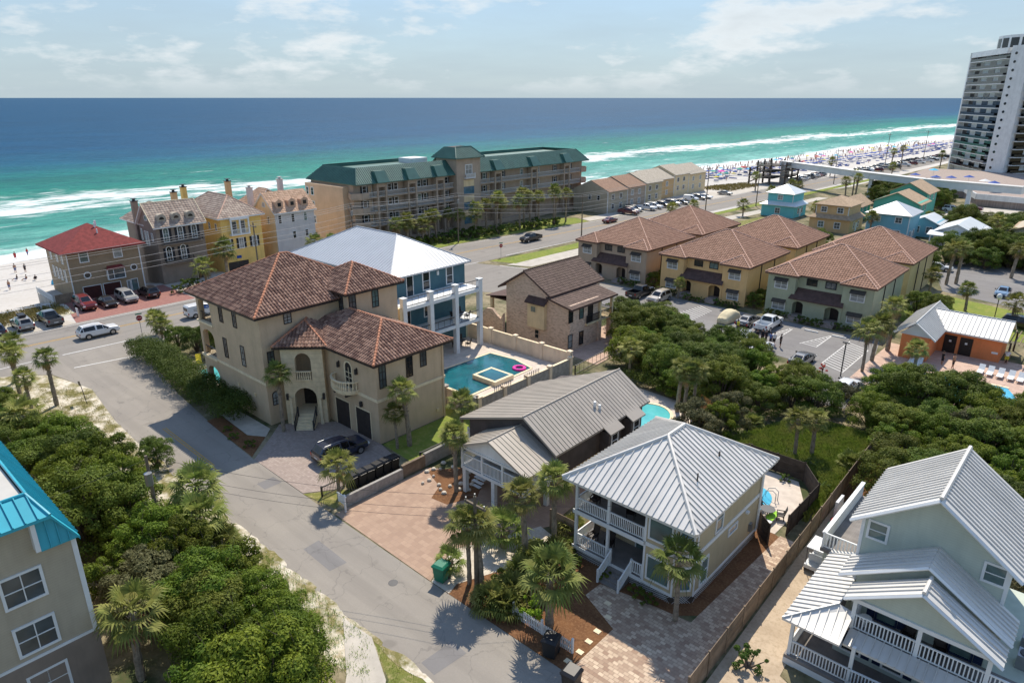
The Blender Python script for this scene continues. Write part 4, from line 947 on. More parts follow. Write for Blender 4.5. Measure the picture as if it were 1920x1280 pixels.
# ---------------------------------------------------------------- brick house
P = thing('brick_house', 'tumbled brick house with dark brown tile gable roof and side balcony', 'house', (-53, 67, 0))
mb = MB(); mb.prism([(-58.8, 64.2), (-48.2, 64.2), (-48.2, 70.2), (-51.4, 70.2), (-51.4, 74.6), (-58.8, 74.6)], -0.2, 6.0)
mb.add([(-58.8, 64.2, 6.0), (-51.2, 64.2, 6.0), (-51.2, 64.2, 6.7), (-55.4, 64.2, 9.1), (-58.8, 64.2, 7.15)] + [(-58.8, 74.6, 6.0), (-51.2, 74.6, 6.0), (-51.2, 74.6, 6.7), (-55.4, 74.6, 9.1), (-58.8, 74.6, 7.15)],
       [(0, 1, 2, 3, 4), (9, 8, 7, 6, 5), (1, 6, 7, 2), (0, 4, 9, 5)])
mb.part('wall', 'brick_wall', P)
A = [(-59.9, 63.7, 6.55), (-55.4, 63.7, 9.3), (-55.4, 75.4, 9.3), (-59.9, 75.4, 6.55)]; B = [(-55.4, 63.7, 9.3), (-51.0, 63.7, 6.75), (-51.0, 75.4, 6.75), (-55.4, 75.4, 9.3)]; C = [(-51.6, 63.6, 6.6), (-47.5, 63.6, 5.75), (-47.5, 73.6, 5.75), (-51.6, 73.6, 6.6)]
roof_tile(P, [A, B, C], 'tile_dark', 'ridge_brown', [((-55.4, 63.7, 9.3), (-55.4, 75.4, 9.3))], 0.32, 0.4, 0.03, fascia='shingle_dark', capr=0.1)
f = FV(64.2)
mb = MB(); f.box(mb, -54.7, -51.9, 2.2, 5.5, 0, 0.5); mb.part('bay', 'cream_wall', P)
mb = MB(); slab(mb, [(-54.95, 63.35, 5.5), (-51.65, 63.35, 5.5), (-51.65, 64.2, 6.2), (-54.95, 64.2, 6.2)], 0.12); mb.part('bay_roof', 'shingle_dark', P)
window(P, f, -53.7, 4.3, 0.8, 0.7, gmat='glass_teal', fmat='cream_wall', nx=1, nz=1, d=0.5); window(P, f, -53.45, 0.7, 0.6, 1.1, fmat='brick_wall', nx=1, nz=2)
f = FU(-48.2)
for t_, z_ in ((64.3, 3.9), (66.5, 3.95), (64.3, 0.6), (66.6, 0.5)): window(P, f, t_, z_, 0.75, 1.65, fmat='dark_door', nx=1, nz=2, fw=0.07)
door(P, f, 68.4, 3.0, 0.9, 2.3, 'dark_door', 'dark_door')
mb = MB(); mb.box(-51.4, -47.9, 69.0, 73.4, 2.75, 3.0); mb.box(-48.2, -47.9, 67.4, 69.0, 2.75, 3.0); mb.part('balcony', 'cream_wall', P)
railing(P, [(-48.0, 67.5), (-48.0, 73.3), (-51.2, 73.3)], 3.0, 1.0, 'dark_metal', 0.12, 0.012)
for v_ in (70.4, 73.1):
    mb = MB(); mb.box(-48.3, -47.95, v_ - 0.15, v_ + 0.15, 3.0, 5.7); mb.part('balcony_post', 'cream_wall', P); mb = MB(); mb.box(-48.6, -47.95, v_ - 0.3, v_ + 0.3, -0.1, 2.75); mb.part('pier', 'brick_wall', P)
mb = MB(); mb.box(-63.5, -59, 66, 72, 3.9, 4.1); slab(mb, [(-64, 65.6, 4.2), (-58.8, 65.6, 5.0), (-58.8, 72.4, 5.0), (-64, 72.4, 4.2)], 0.1); mb.part('porch_roof', 'shingle_dark', P)
for v_ in (66.2, 71.8):
    mb = MB(); mb.box(-63.5, -63.1, v_ - 0.2, v_ + 0.2, -0.1, 3.9); mb.part('porch_post', 'cream_wall', P)
P = thing('courtyard_wall', 'curved brick courtyard wall with an arched gate', 'wall', (-60, 62, 0))
mb = MB()
pr = [(-65, 1.6), (-63.6, 1.7), (-62.6, 2.6), (-61.8, 3.2), (-60.8, 3.3), (-60.0, 2.6), (-59.2, 2.2), (-58.8, 3.0)]
for (a, za), (c, zb) in zip(pr, pr[1:]): mb.add([(a, 63.5, -0.1), (c, 63.5, -0.1), (c, 63.5, zb), (a, 63.5, za), (a, 63.9, -0.1), (c, 63.9, -0.1), (c, 63.9, zb), (a, 63.9, za)], [(0, 1, 2, 3), (7, 6, 5, 4), (3, 2, 6, 7), (0, 3, 7, 4), (1, 5, 6, 2)])
mb.part('wall', 'brick_wall', P)
mb = MB(); mb.box(-63.2, -61.0, 60.6, 60.9, -0.1, 2.3); mb.box(-63.5, -60.7, 60.5, 61.0, 2.3, 2.5); mb.part('gate_wall', 'brick_wall', P)
sheet('brick_terrace', [(-51, 63.9), (-43.2, 63.0), (-43.6, 78), (-51, 78)], 'paver_deck', 0.02)
# iron fence along the terrace
P = thing('iron_fence', 'thin black iron fence beside the brick house terrace', 'fence', (-43.5, 66, 0)); railing(P, [(-43.2, 58.8), (-43.9, 69), (-44.3, 75)], 0.0, 1.15, 'dark_metal', 0.9, 0.015)
# ---------------------------------------------------------------- stilt house
P = thing('stilt_house', 'raised cottage on white stilts with taupe metal gable roofs and screened porch', 'house', (-31.5, 40, 0))
mb = MB(); mb.box(-37.6, -28.4, 36.4, 48.9, 2.2, 4.5); mb.add([(-37.6, 36.4, 4.5), (-28.4, 36.4, 4.5), (-31.3, 36.4, 6.5), (-37.6, 48.9, 4.5), (-28.4, 48.9, 4.5), (-31.3, 48.9, 6.5)], [(0, 1, 2), (5, 4, 3), (1, 4, 5, 2), (2, 5, 3, 0)]); mb.part('wall', 'dark_board', P)
mb = MB(); mb.box(-37.0, -29.0, 37, 48.6, -0.1, 2.2); mb.part('ground_floor', 'cream_wall', P)
A = [(-38.4, 36.0, 4.42), (-31.3, 36.0, 6.75), (-31.3, 49.4, 6.75), (-38.4, 46.4, 4.42)]; B = [(-31.3, 36.0, 6.75), (-27.95, 36.0, 4.62), (-27.95, 49.4, 4.62), (-31.3, 49.4, 6.75)]
r = roof_metal(P, [A, B], 'metal_taupe', 0.42, [((-31.3, 36.0, 6.75), (-31.3, 49.4, 6.75))], capr=0.06, rib=0.035)
for v_ in (42.3, 45.6):   # two small side dormers breaking the eave
    mb = MB(); slab(mb, [(-28.6, v_ - 0.1, 5.05), (-27.2, v_ - 0.1, 4.25), (-27.2, v_ + 1.9, 4.25), (-28.6, v_ + 1.9, 5.05)], 0.1); mb.part('eave_hood', 'metal_taupe', P)
    mb = MB(); mb.box(-28.4, -27.5, v_ + 0.1, v_ + 1.7, 2.2, 4.2); mb.part('bay', 'dark_board', P); window(P, FU(-27.5), v_ + 0.9, 2.7, 0.8, 1.2, nx=1, nz=2)
mb = MB()
for z_, x_ in ((5.9, 43.2), (5.6, 43.5)): mb.cyl(-29.6 + (5.9 - z_), x_, z_ - 0.2, z_ + 0.25, 0.12, 8)
mb.part('roof_vent', 'white_trim', P)
# porch
mb = MB(); mb.box(-35.2, -28.5, 33.0, 36.4, 2.15, 2.4); mb.part('porch_deck', 'white_paint', P)
mb = MB(); mb.add([(-35.2, 33.05, 4.15), (-28.5, 33.05, 4.15), (-31.8, 33.05, 5.6)], [(0, 1, 2)]); mb.add([(-35.2, 33.15, 4.15), (-28.5, 33.15, 4.15), (-31.8, 33.15, 5.6)], [(2, 1, 0)]); mb.box(-35.2, -28.5, 33.0, 33.2, 3.95, 4.15); mb.box(-28.7, -28.5, 33.2, 36.4, 3.95, 4.15); mb.box(-35.2, -35.0, 33.2, 36.4, 3.95, 4.15); mb.part('gable', 'white_paint', P)
mb = MB(); mb.box(-34.9, -28.9, 35.9, 36.38, 2.4, 4.2); mb.part('porch_wall', 'grey_siding', P)
A = [(-35.6, 32.6, 4.1), (-31.8, 32.6, 5.8), (-31.8, 36.4, 5.8), (-35.6, 36.4, 4.1)]; B = [(-31.8, 32.6, 5.8), (-28.0, 32.6, 4.1), (-28.0, 36.4, 4.1), (-31.8, 36.4, 5.8)]
roof_metal(P, [A, B], 'metal_taupe', 0.42, [((-31.8, 32.6, 5.8), (-31.8, 36.4, 5.8))], capr=0.06, rib=0.035)
for u_ in (-35.1, -32.9, -30.75, -28.6):
    mb = MB(); mb.box(u_ - 0.09, u_ + 0.09, 33.02, 33.2, 2.4, 3.95); mb.part('porch_post', 'white_paint', P)
for u_ in (-34.9, -31.75, -28.8):
    for v_ in (33.2, 36.0):
        mb = MB(); mb.box(u_ - 0.17, u_ + 0.17, v_ - 0.17, v_ + 0.17, -0.05, 2.15); mb.part('stilt', 'white_paint', P)
railing(P, [(-35.1, 36.2), (-35.1, 33.1), (-28.6, 33.1), (-28.6, 36.2)], 2.4, 1.1, 'white_trim', 0.14, 0.025)
railing(P, [(-38.0, 36.6), (-35.2, 36.6)], 2.4, 1.0, 'white_trim', 0.14, 0.025)
mb = MB()
for i in range(9): mb.box(-35.3 - 0.02, -34.2, 34.0 + i * 0.27, 34.0 + i * 0.27 + 0.3, 0.1 + i * 0.22, 0.16 + i * 0.22)
mb.part('stairs', 'white_paint', P)
# pool behind
sheet('stilt_yard', [(-37, 50), (-26, 50), (-26, 60), (-36, 60.5)], 'pool_deck', 0.02)
P = thing('pool', 'bright aqua oval pool behind the stilt house', 'pool', (-31.5, 55.5, 0.03))
cc = [(-31.6 + 2.6 * math.cos(2 * pi * i / 24), 54.4 + 3.4 * math.sin(2 * pi * i / 24)) for i in range(24)]
mb = MB(); mb.prism(cc, 0.035, 0.06); mb.part('water', 'pool_aqua', P)
mb = MB()
for a, c in zip(cc, cc[1:] + cc[:1]):
    L = math.hypot(c[0] - a[0], c[1] - a[1]); ax = ((c[0] - a[0]) / L, (c[1] - a[1]) / L); Fr(a, ax, (-ax[1], ax[0])).box(mb, 0, L, 0.02, 0.12, -0.3, 0.02)
mb.part('coping', 'cream_cast', P)
# ---------------------------------------------------------------- grey metal hip-roof house
P = thing('porch_house', 'khaki two-storey house with grey standing-seam hip roof and stacked white porches', 'house', (-19, 38, 0))
mb = MB(); mb.prism([(-23.6, 35.2), (-18.1, 35.2), (-18.1, 32.6), (-15.9, 32.6), (-15.0, 33.5), (-15.0, 43.2), (-23.6, 43.2)], 0.6, 6.1); mb.part('wall', 'grey_siding', P)
mb = MB(); mb.prism([(-23.6, 32.7), (-15.95, 32.7), (-15.05, 33.55), (-15.05, 43.15), (-23.6, 43.15)], -0.1, 0.6); mb.part('foundation', 'wood_dark', P)
mb = MB()
def lattice(mb, f, t0, t1, z0, z1):
    n = int((t1 - t0) / 0.16)
    for i in range(-3, n):
        for s_ in (1, -1):
            a = t0 + i * 0.16; pts = []
            x0, x1 = (a, a + (z1 - z0)) if s_ > 0 else (a + (z1 - z0), a)
            if min(x0, x1) < t0 or max(x0, x1) > t1: continue
            mb.add([f.p(x0, z0, 0.01), f.p(x0 + 0.035, z0, 0.01), f.p(x1 + 0.035, z1, 0.01), f.p(x1, z1, 0.01)], [(0, 1, 2, 3)])
lattice(mb, FV(32.6), -23.5, -16, 0.0, 0.58); lattice(mb, FU(-15.0), 33.6, 43.1, 0.0, 0.58); lattice(mb, Fr((-15.95, 32.62), (S2, S2), (S2, -S2)), 0.02, 1.25, 0, 0.58)
mb.part('lattice', 'white_trim', P, kind='stuff')
mb = MB(); FV(32.6).box(mb, -18.1, -15.9, 3.45, 3.72, 0, 0.05); FU(-15.0).box(mb, 33.5, 43.2, 3.45, 3.72, 0, 0.05); Fr((-15.9, 32.6), (S2, S2), (S2, -S2)).box(mb, 0, 1.27, 3.45, 3.72, 0, 0.05)
FV(32.6).box(mb, -18.1, -15.9, 0.56, 0.74, 0, 0.05); FU(-15.0).box(mb, 33.5, 43.2, 0.56, 0.74, 0, 0.05)
FV(32.6).box(mb, -18.12, -17.98, 0.74, 6.1, 0, 0.05); FU(-15.0).box(mb, 43.05, 43.25, 0.6, 6.1, 0, 0.06); FU(-15.0).box(mb, 33.5, 33.62, 0.74, 6.1, 0, 0.05); FV(32.6).box(mb, -16.02, -15.9, 0.74, 6.1, 0, 0.05)
mb.part('trim', 'white_trim', P)
hp = hip_faces(-24.2, -14.4, 31.9, 43.9, 6.15, 9.0); roof_metal(P, [hp['front'], hp['right'], hp['back'], hp['left']], 'metal_grey', 0.42, hips(hp), capr=0.13)
mb = MB(); mb.cyl(-16.7, 39.2, 7.3, 7.85, 0.06, 8); mb.part('vent_pipe', 'dark_metal', P)
f = FV(32.6)
window(P, f, -17.0, 4.15, 1.5, 1.45, gmat='glass_teal', nx=1, nz=1, fw=0.12); window(P, f, -17.0, 1.15, 1.5, 1.6, gmat='glass_teal', nx=1, nz=1, fw=0.12)
fd = Fr((-15.9, 32.6), (S2, S2), (S2, -S2))
window(P, fd, 0.64, 4.1, 0.8, 1.6, gmat='glass_blue', nx=1, nz=2, fw=0.1); window(P, fd, 0.64, 1.1, 0.8, 1.6, gmat='glass_blue', nx=1, nz=2, fw=0.1)
f = FU(-15.0)
window(P, f, 36.4, 4.0, 0.85, 1.65, gmat='glass_teal', nx=1, nz=2, fw=0.1); window(P, f, 34.8, 0.95, 0.85, 1.75, gmat='glass_teal', nx=1, nz=2, fw=0.1); window(P, f, 38.7, 2.65, 1.2, 0.42, gmat='glass_blind', nx=1, nz=1, fw=0.1)
k = MB(); f.box(k, 40.6, 40.9, 3.1, 3.25, 0, 0.2); k.part('wall_light', 'white_trim', P)
# porches
mb = MB(); mb.box(-23.65, -18.1, 32.55, 35.2, 3.4, 3.62); mb.box(-23.65, -18.1, 32.55, 35.2, 0.6, 0.8); mb.part('porch_floor', 'deck_wood', P)
mb = MB(); f = FV(32.55); f.box(mb, -23.68, -18.1, 3.36, 3.66, 0, 0.05); mb.part('porch_fascia', 'white_trim', P); mb = MB(); f.box(mb, -23.68, -18.1, 0.55, 0.82, 0, 0.05); mb.part('porch_fascia', 'white_trim', P); mb = MB(); f.box(mb, -23.68, -18.1, 5.85, 6.1, -0.2, 0.0); mb.part('porch_beam', 'white_trim', P)
for u_ in (-23.5, -20.9):
    mb = MB(); mb.box(u_ - 0.09, u_ + 0.09, 32.62, 32.8, 0.8, 5.9); mb.part('porch_post', 'white_trim', P)
railing(P, [(-23.5, 35.0), (-23.5, 32.7), (-18.2, 32.7)], 3.62, 0.95, 'white_trim', 0.14, 0.025)
railing(P, [(-23.5, 35.0), (-23.5, 32.7), (-20.6, 32.7)], 0.8, 0.95, 'white_trim', 0.14, 0.025); railing(P, [(-19.0, 32.7), (-18.2, 32.7)], 0.8, 0.95, 'white_trim', 0.14, 0.025)
f = FV(35.2)
window(P, f, -21.6, 4.1, 0.9, 1.5, gmat='glass_blue', nx=1, nz=2); window(P, f, -21.7, 1.3, 0.9, 1.5, gmat='glass_dark', nx=1, nz=2)
for z_ in (3.65, 0.82): door(P, f, -19.4, z_, 1.5, 2.05, 'glass_teal', 'white_trim', 2, glassy=1, rows=1)
mb = MB()
for i in range(4): mb.box(-20.5, -19.0, 32.5 - (i + 1) * 0.3, 32.5 - i * 0.3, 0.03, 0.62 - i * 0.16)
mb.part('steps', 'deck_wood', P)
for u_ in (-20.55, -18.95): railing(P, [(u_, 32.6, 0.8), (u_, 31.2, 0.05)], 0, 0.95, 'white_trim', 0.14, 0.025)
# porch chairs
def rocker(u, v, z, rot, label):
    P = thing('porch_chair', label, 'chair', (u, v, z), 'dark chairs on the khaki house porches', rot)
    ORG[P.name] = (0, 0, 0)
    mb = MB(); mb.box(-0.28, 0.28, -0.28, 0.25, 0.38, 0.44); mb.part('seat', 'dark_door', P)
    mb = MB(); slab(mb, [(-0.28, 0.22, 0.42), (0.28, 0.22, 0.42), (0.28, 0.42, 1.1), (-0.28, 0.42, 1.1)], 0.05); mb.part('backrest', 'dark_door', P)
    for sx in (-0.26, 0.26):
        mb = MB(); mb.box(sx - 0.03, sx + 0.03, -0.28, 0.3, 0.6, 0.65); mb.part('armrest', 'dark_door', P)
        for sy in (-0.25, 0.22):
            mb = MB(); mb.box(sx - 0.025, sx + 0.025, sy - 0.025, sy + 0.025, 0, 0.6); mb.part('leg', 'dark_door', P)
for u_, v_, z_ in ((-22.9, 34.0, 3.62), (-20.2, 34.3, 3.62), (-22.8, 33.8, 0.8), (-21.5, 33.9, 0.8)): rocker(u_, v_, z_, rnd.uniform(-0.4, 0.4), 'dark porch chair behind the white railing of the khaki house')
for v_, z_ in ((35.6, 7.6), (41.0, 7.0)): mb = MB(); mb.cyl(-16.4, v_, z_ - .5, z_ + .3, .05, 8); mb.part('vent_pipe', 'dark_metal', P)
f = FU(-15.0)
mb = MB(); f.box(mb, 42.75, 42.85, .6, 6.1, .06, .14); mb.part('downpipe', 'white_trim', P)
mb = MB(); f.box(mb, 41.5, 41.9, 1.2, 1.8, 0, .16); mb.part('meter_box', 'grey_metal', P)
# pool and deck behind
sheet('pool_patio', [(-19.6, 44.2), (-14.0, 44.2), (-13.8, 49.5), (-15.4, 52.6), (-19.6, 52.6)], 'pool_deck', 0.03)
P = thing('pool', 'round bright blue pool with chrome handrails behind the khaki house', 'pool', (-17.3, 47.8, 0.03))
cc = [(-17.4 + 1.6 * math.cos(2 * pi * i / 24), 47.6 + 2.1 * math.sin(2 * pi * i / 24)) for i in range(24)]
mb = MB(); mb.prism(cc, 0.035, 0.06); mb.part('water', 'pool_blue', P)
for dv in (0, 0.5):
    mb = MB(); mb.tube([(-15.6, 48.2 + dv, 0), (-15.6, 48.2 + dv, 0.8), (-15.9, 48.2 + dv, 1.0), (-16.4, 48.2 + dv, 0.8), (-16.6, 48.2 + dv, 0.1)], 0.03); mb.part('handrail', 'grey_metal', P)
P = thing('lounger', 'lime green towel on a white lounger by the round pool', 'lounger', (-14.9, 45.6, 0.03)); mb = MB(); mb.box(-15.2, -14.6, 44.8, 46.6, 0.25, 0.33); mb.part('frame', 'white_trim', P); mb = MB(); mb.box(-15.2, -14.6, 45.2, 46.6, 0.33, 0.39); mb.part('towel', 'cloth_lime', P)
# ---------------------------------------------------------------- fences
def board_fence(name, label, pts, h, mat, sec=2.4, boards=4, cat='fence', vert=False):
    P = thing(name, label, cat, (pts[0][0], pts[0][1], 0))
    for a, c in zip(pts, pts[1:]):
        L = math.hypot(c[0] - a[0], c[1] - a[1]); ax = ((c[0] - a[0]) / L, (c[1] - a[1]) / L); f = Fr(a, ax, (-ax[1], ax[0])); n = max(1, round(L / sec))
        for i in range(n + 1):
            mb = MB(); t_ = L * i / n; f.box(mb, t_ - 0.06, t_ + 0.06, -0.05, h + 0.08, -0.06, 0.06); mb.part('post', mat, P)
        for i in range(n):
            t0, t1 = L * i / n + 0.065, L * (i + 1) / n - 0.065
            if vert:
                m_ = int((t1 - t0) / 0.15)
                mb = MB()
                for j in range(m_): f.box(mb, t0 + (t1 - t0) * j / m_ + 0.006, t0 + (t1 - t0) * (j + 1) / m_ - 0.006, 0.03, h + rnd.uniform(-0.02, 0.02), -0.02, 0.02)
                mb.part('board_section', mat, P)
            else:
                for j in range(boards):
                    mb = MB(); e = rnd.uniform(-0.008, 0.008); f.box(mb, t0, t1, 0.04 + h * j / boards, h * (j + 1) / boards + 0.02, -0.02 + e, 0.02 + e); mb.part('board', mat, P)
    return P
board_fence('board_fence', 'long weathered board fence between the paver drive and the sandy driveway', [(-11.55, 26.6), (-11.9, 45), (-12.3, 63)], 1.7, 'wood_fence', 2.3, 3)
board_fence('board_fence', 'dark board fence round the round pool patio', [(-19.8, 53), (-15.2, 53), (-13.2, 50.4), (-13.3, 44.6)], 1.7, 'wood_dark', 2.3, 3)
board_fence('board_fence', 'short dark fence with gate beside the khaki house', [(-15.0, 43.6), (-13.9, 42.6)], 1.7, 'wood_dark', 1.5, 3)
board_fence('board_fence', 'golden new wood fence behind the aqua oval pool', [(-26.0, 51.6), (-25.6, 58.6), (-28.2, 60.2)], 1.6, 'wood_new', 2.2, 4)
board_fence('board_fence', 'dark fence running behind the stilt house and khaki house', [(-24.6, 44), (-24.9, 51), (-20, 53)], 1.7, 'wood_dark', 2.4, 3)
board_fence('board_fence', 'wooden fence hidden under the palms beside the stilt house', [(-26.6, 33.8), (-24.2, 33.8)], 1.6, 'wood_fence', 2.4, 4)
board_fence('board_fence', 'grey timber fence along the edge of the thicket', [(-43.5, 11.2), (-36, 10.2), (-30, 10.4), (-26, 9.6)], 1.3, 'wood_fence', 2.4, 3)
# low block wall between the two drives, with gate and bins
P = thing('block_wall', 'low tan block wall with a gate between mansion drive and pink drive', 'wall', (-40.3, 30, 0))
mb = MB(); mb.box(-40.35, -40.1, 25.4, 31.0, -0.05, 0.95); mb.part('wall', 'block_wall', P); mb = MB(); mb.box(-40.6, -40.3, 33.6, 40.5, -0.05, 1.2); mb.part('wall', 'block_wall', P)
mb = MB(); mb.box(-40.45, -40.2, 31.05, 33.5, 0.05, 1.15); mb.part('gate', 'wood_fence', P)
railing(P, [(-42.8, 27.0), (-42.8, 24.9)], 0, 0.9, 'dark_metal', 0.14, 0.012); railing(P, [(-40.7, 33.4), (-40.7, 36)], 0, 1.3, 'dark_metal', 0.14, 0.012)
# picket fence
P = thing('picket_fence', 'short white picket fence by the road under a palm', 'fence', (-20.5, 25.2, 0))
mb = MB(); f = FV(25.2); f.box(mb, -22.6, -18.1, 0.2, 0.28, -0.05, -0.015); f.box(mb, -22.6, -18.1, 0.62, 0.7, -0.05, -0.015); mb.part('rail', 'white_trim', P)
for u_ in (-22.6, -20.35, -18.1):
    mb = MB(); mb.box(u_ - 0.06, u_ + 0.06, 25.2, 25.32, -0.02, 1.05); mb.part('post', 'white_trim', P)
for i in range(34):
    u_ = -22.45 + i * 0.13; mb = MB(); mb.prism([(u_, 25.185), (u_ + 0.075, 25.185), (u_ + 0.075, 25.2), (u_, 25.2)], 0.05, 0.86); mb.part('picket', 'white_trim', P)
# ---------------------------------------------------------------- right-hand house with porches
P = thing('gable_house', 'pale green-grey house with light metal gable roofs and white porches', 'house', (-3.7, 40, 0))
mb = MB(); mb.box(-7.3, -0.3, 37.7, 44.0, -0.1, 8.0); mb.add([(-7.3, 37.7, 8.0), (-0.3, 37.7, 8.0), (-3.8, 37.7, 10.3), (-7.3, 44, 8.0), (-0.3, 44, 8.0), (-3.8, 44, 10.3)], [(0, 1, 2), (5, 4, 3), (1, 4, 5, 2), (0, 2, 5, 3)]); mb.part('wall', 'mist_siding', P)
mb = MB(); mb.box(-6.7, 0.0, 35.9, 37.7, -0.1, 5.2); mb.add([(-6.7, 35.9, 5.2), (0.0, 35.9, 5.2), (-3.4, 35.9, 7.3), (-6.7, 37.7, 5.2), (0, 37.7, 5.2), (-3.4, 37.7, 7.3)], [(0, 1, 2), (0, 2, 5, 3), (1, 4, 5, 2)]); mb.part('front_wing', 'mist_siding', P)
mb = MB(); mb.box(-7.0, 6, 34.9, 44, -0.1, 2.9); mb.part('ground_floor', 'mist_siding', P)
A = [(-7.8, 37.1, 7.75), (-3.85, 37.1, 10.65), (-3.85, 44.5, 10.65), (-7.8, 44.5, 7.75)]; B = [(-3.85, 37.1, 10.65), (0.2, 37.1, 7.7), (0.2, 44.5, 7.7), (-3.85, 44.5, 10.65)]
roof_metal(P, [A, B], 'metal_mist', 0.4, [((-3.85, 37.1, 10.65), (-3.85, 44.5, 10.65))], capr=0.12)
A = [(-7.5, 35.5, 5.15), (-3.5, 35.5, 7.65), (-3.5, 37.7, 7.65), (-7.5, 37.7, 5.15)]; B = [(-3.5, 35.5, 7.65), (0.5, 35.5, 5.15), (0.5, 37.7, 5.15), (-3.5, 37.7, 7.65)]
roof_metal(P, [A, B], 'metal_mist', 0.4, [], capr=0.1)
A = [(-6.7, 33.9, 4.98), (-3.3, 33.9, 7.05), (-3.3, 35.5, 7.05), (-6.7, 35.5, 4.98)]; B = [(-3.3, 33.9, 7.05), (0.4, 33.9, 4.9), (0.4, 35.5, 4.9), (-3.3, 35.5, 7.05)]
roof_metal(P, [A, B], 'metal_mist', 0.4, [((-3.3, 33.9, 7.05), (-3.3, 35.5, 7.05))], capr=0.11)
mb = MB(); mb.add([(-6.3, 34.3, 4.95), (0.0, 34.3, 4.95), (-3.2, 34.3, 6.9)], [(0, 1, 2)]); mb.add([(-6.3, 34.4, 4.95), (0.0, 34.4, 4.95), (-3.2, 34.4, 6.9)], [(2, 1, 0)]); mb.part('gable', 'mist_siding', P)
mb = MB(); mb.box(-6.4, 0.1, 34.2, 34.42, 4.72, 4.95); FV(37.7).box(mb, -7.32, -7.15, 4, 8.0, 0, 0.05); FV(37.7).box(mb, -0.45, -0.28, 4, 8.0, 0, 0.05)
for (a, c) in (((-7.8, 37.08, 7.65), (-3.85, 37.08, 10.55)), ((-3.85, 37.08, 10.55), (0.2, 37.08, 7.6)), ((-6.7, 33.88, 4.88), (-3.3, 33.88, 6.95)), ((-3.3, 33.88, 6.95), (0.4, 33.88, 4.8)), ((-7.5, 35.48, 5.05), (-3.5, 35.48, 7.55)), ((-3.5, 35.48, 7.55), (0.5, 35.48, 5.05))): mb.tube([a, c], 0.1, 4)
mb.part('trim', 'white_trim', P)
f = FV(37.7)
for t_ in (-6.45, -0.95): window(P, f, t_, 6.75, 0.85, 0.95, gmat='glass_teal', nx=1, nz=2, fw=0.13)
# upper balcony
mb = MB(); mb.box(-6.4, 4, 34.25, 35.9, 2.75, 2.95); mb.part('balcony_floor', 'deck_wood', P)
for u_ in (-6.2, -3.1, -0.1, 3.0):
    mb = MB(); mb.box(u_ - 0.1, u_ + 0.1, 34.28, 34.48, 2.95, 4.75 if u_ < 1 else 3.95); mb.part('post', 'white_trim', P)
railing(P, [(-6.2, 35.8), (-6.2, 34.38), (-3.1, 34.38), (-0.1, 34.38), (3.0, 34.38)], 2.95, 0.95, 'white_trim', 0.17, 0.03)
f = FV(35.9)
for t_ in (-4.9, -1.4): window(P, f, t_, 3.05, 0.9, 1.7, fmat='blue_trim', gmat='glass_teal', nx=1, nz=1, fw=0.1, shut='blue_trim')
# wrap-round lower porch roof
A = [(-9.2, 32.4, 3.1), (-7.0, 34.6, 3.9), (-7.0, 40.4, 3.9), (-9.2, 40.4, 3.1)]; B = [(-9.2, 32.4, 3.1), (-6.2, 32.4, 3.1), (-6.2, 34.6, 3.75), (-7.0, 34.6, 3.9)]; C = [(-6.2, 33.1, 2.75), (5, 33.1, 2.75), (5, 34.25, 3.0), (-6.2, 34.25, 3.0)]
roof_metal(P, [A, B, C], 'metal_mist', 0.42, [((-9.2, 32.4, 3.1), (-7.0, 34.6, 3.9))], capr=0.06, th=0.12)
for u_, v_ in ((-8.7, 32.9), (-5.6, 33.0), (-8.7, 36.5), (-8.7, 40.0), (-2.2, 33.2), (1.2, 33.2)):
    mb = MB(); mb.box(u_ - 0.09, u_ + 0.09, v_ - 0.09, v_ + 0.09, 0.6, 2.95 if u_ < -5 else 2.7); mb.part('post', 'white_trim', P)
mb = MB(); mb.prism([(-8.9, 32.7), (5, 32.7), (5, 34.9), (-7.0, 34.9), (-7.0, 40.2), (-8.9, 40.2)], 0.4, 0.6); mb.part('porch_floor', 'deck_wood', P)
mb = MB(); FV(32.72).box(mb, -8.9, 5, -0.05, 0.4, 0, 0.03); FL(-8.88).box(mb, 32.7, 40.2, -0.05, 0.4, 0, 0.03); mb.part('porch_skirt', 'white_paint', P)
railing(P, [(-8.7, 40.0), (-8.7, 32.9), (-5.6, 32.9), (-2.2, 33.1), (1.2, 33.1)], 0.6, 0.95, 'white_trim', 0.16, 0.03)
f = FV(34.9)
for t_ in (-6.1, -4.0, 0.5): window(P, f, t_, 1.0, 0.9, 1.5, fmat='white_trim', gmat='glass_dark', nx=1, nz=1, fw=0.1, shut='blue_trim')
# roof deck at the back left
mb = MB(); mb.box(-9.9, -7.3, 40.4, 48.6, 2.75, 3.0); mb.part('roof_deck', 'deck_wood', P); mb = MB(); mb.box(-9.7, -7.3, 40.6, 48.4, -0.1, 2.75); mb.part('deck_store', 'mist_siding', P)
railing(P, [(-7.4, 40.5), (-9.8, 40.5)], 3.0, 1.1, 'white_trim', 0.2, 0.035)
mb = MB(); mb.box(-9.9, -9.75, 40.6, 48.6, 3.0, 4.0); mb.box(-9.95, -9.7, 40.5, 48.6, 4.0, 4.08); mb.part('deck_parapet', 'white_trim', P)
rocker(-2.2, 35.2, 2.95, 0.3, 'dark chair on the upper balcony of the pale green-grey house'); rocker(-3.7, 35.2, 2.95, -0.2, 'dark chair on the upper balcony of the pale green-grey house')
P = thing('side_table', 'small round white table on the upper balcony', 'table', (-5.7, 34.9, 2.95)); mb = MB(); mb.cyl(-5.7, 34.9, 2.95, 3.5, 0.05, 8); mb.part('leg', 'white_trim', P); mb = MB(); mb.cyl(-5.7, 34.9, 3.5, 3.55, 0.33, 14); mb.part('top', 'white_trim', P)
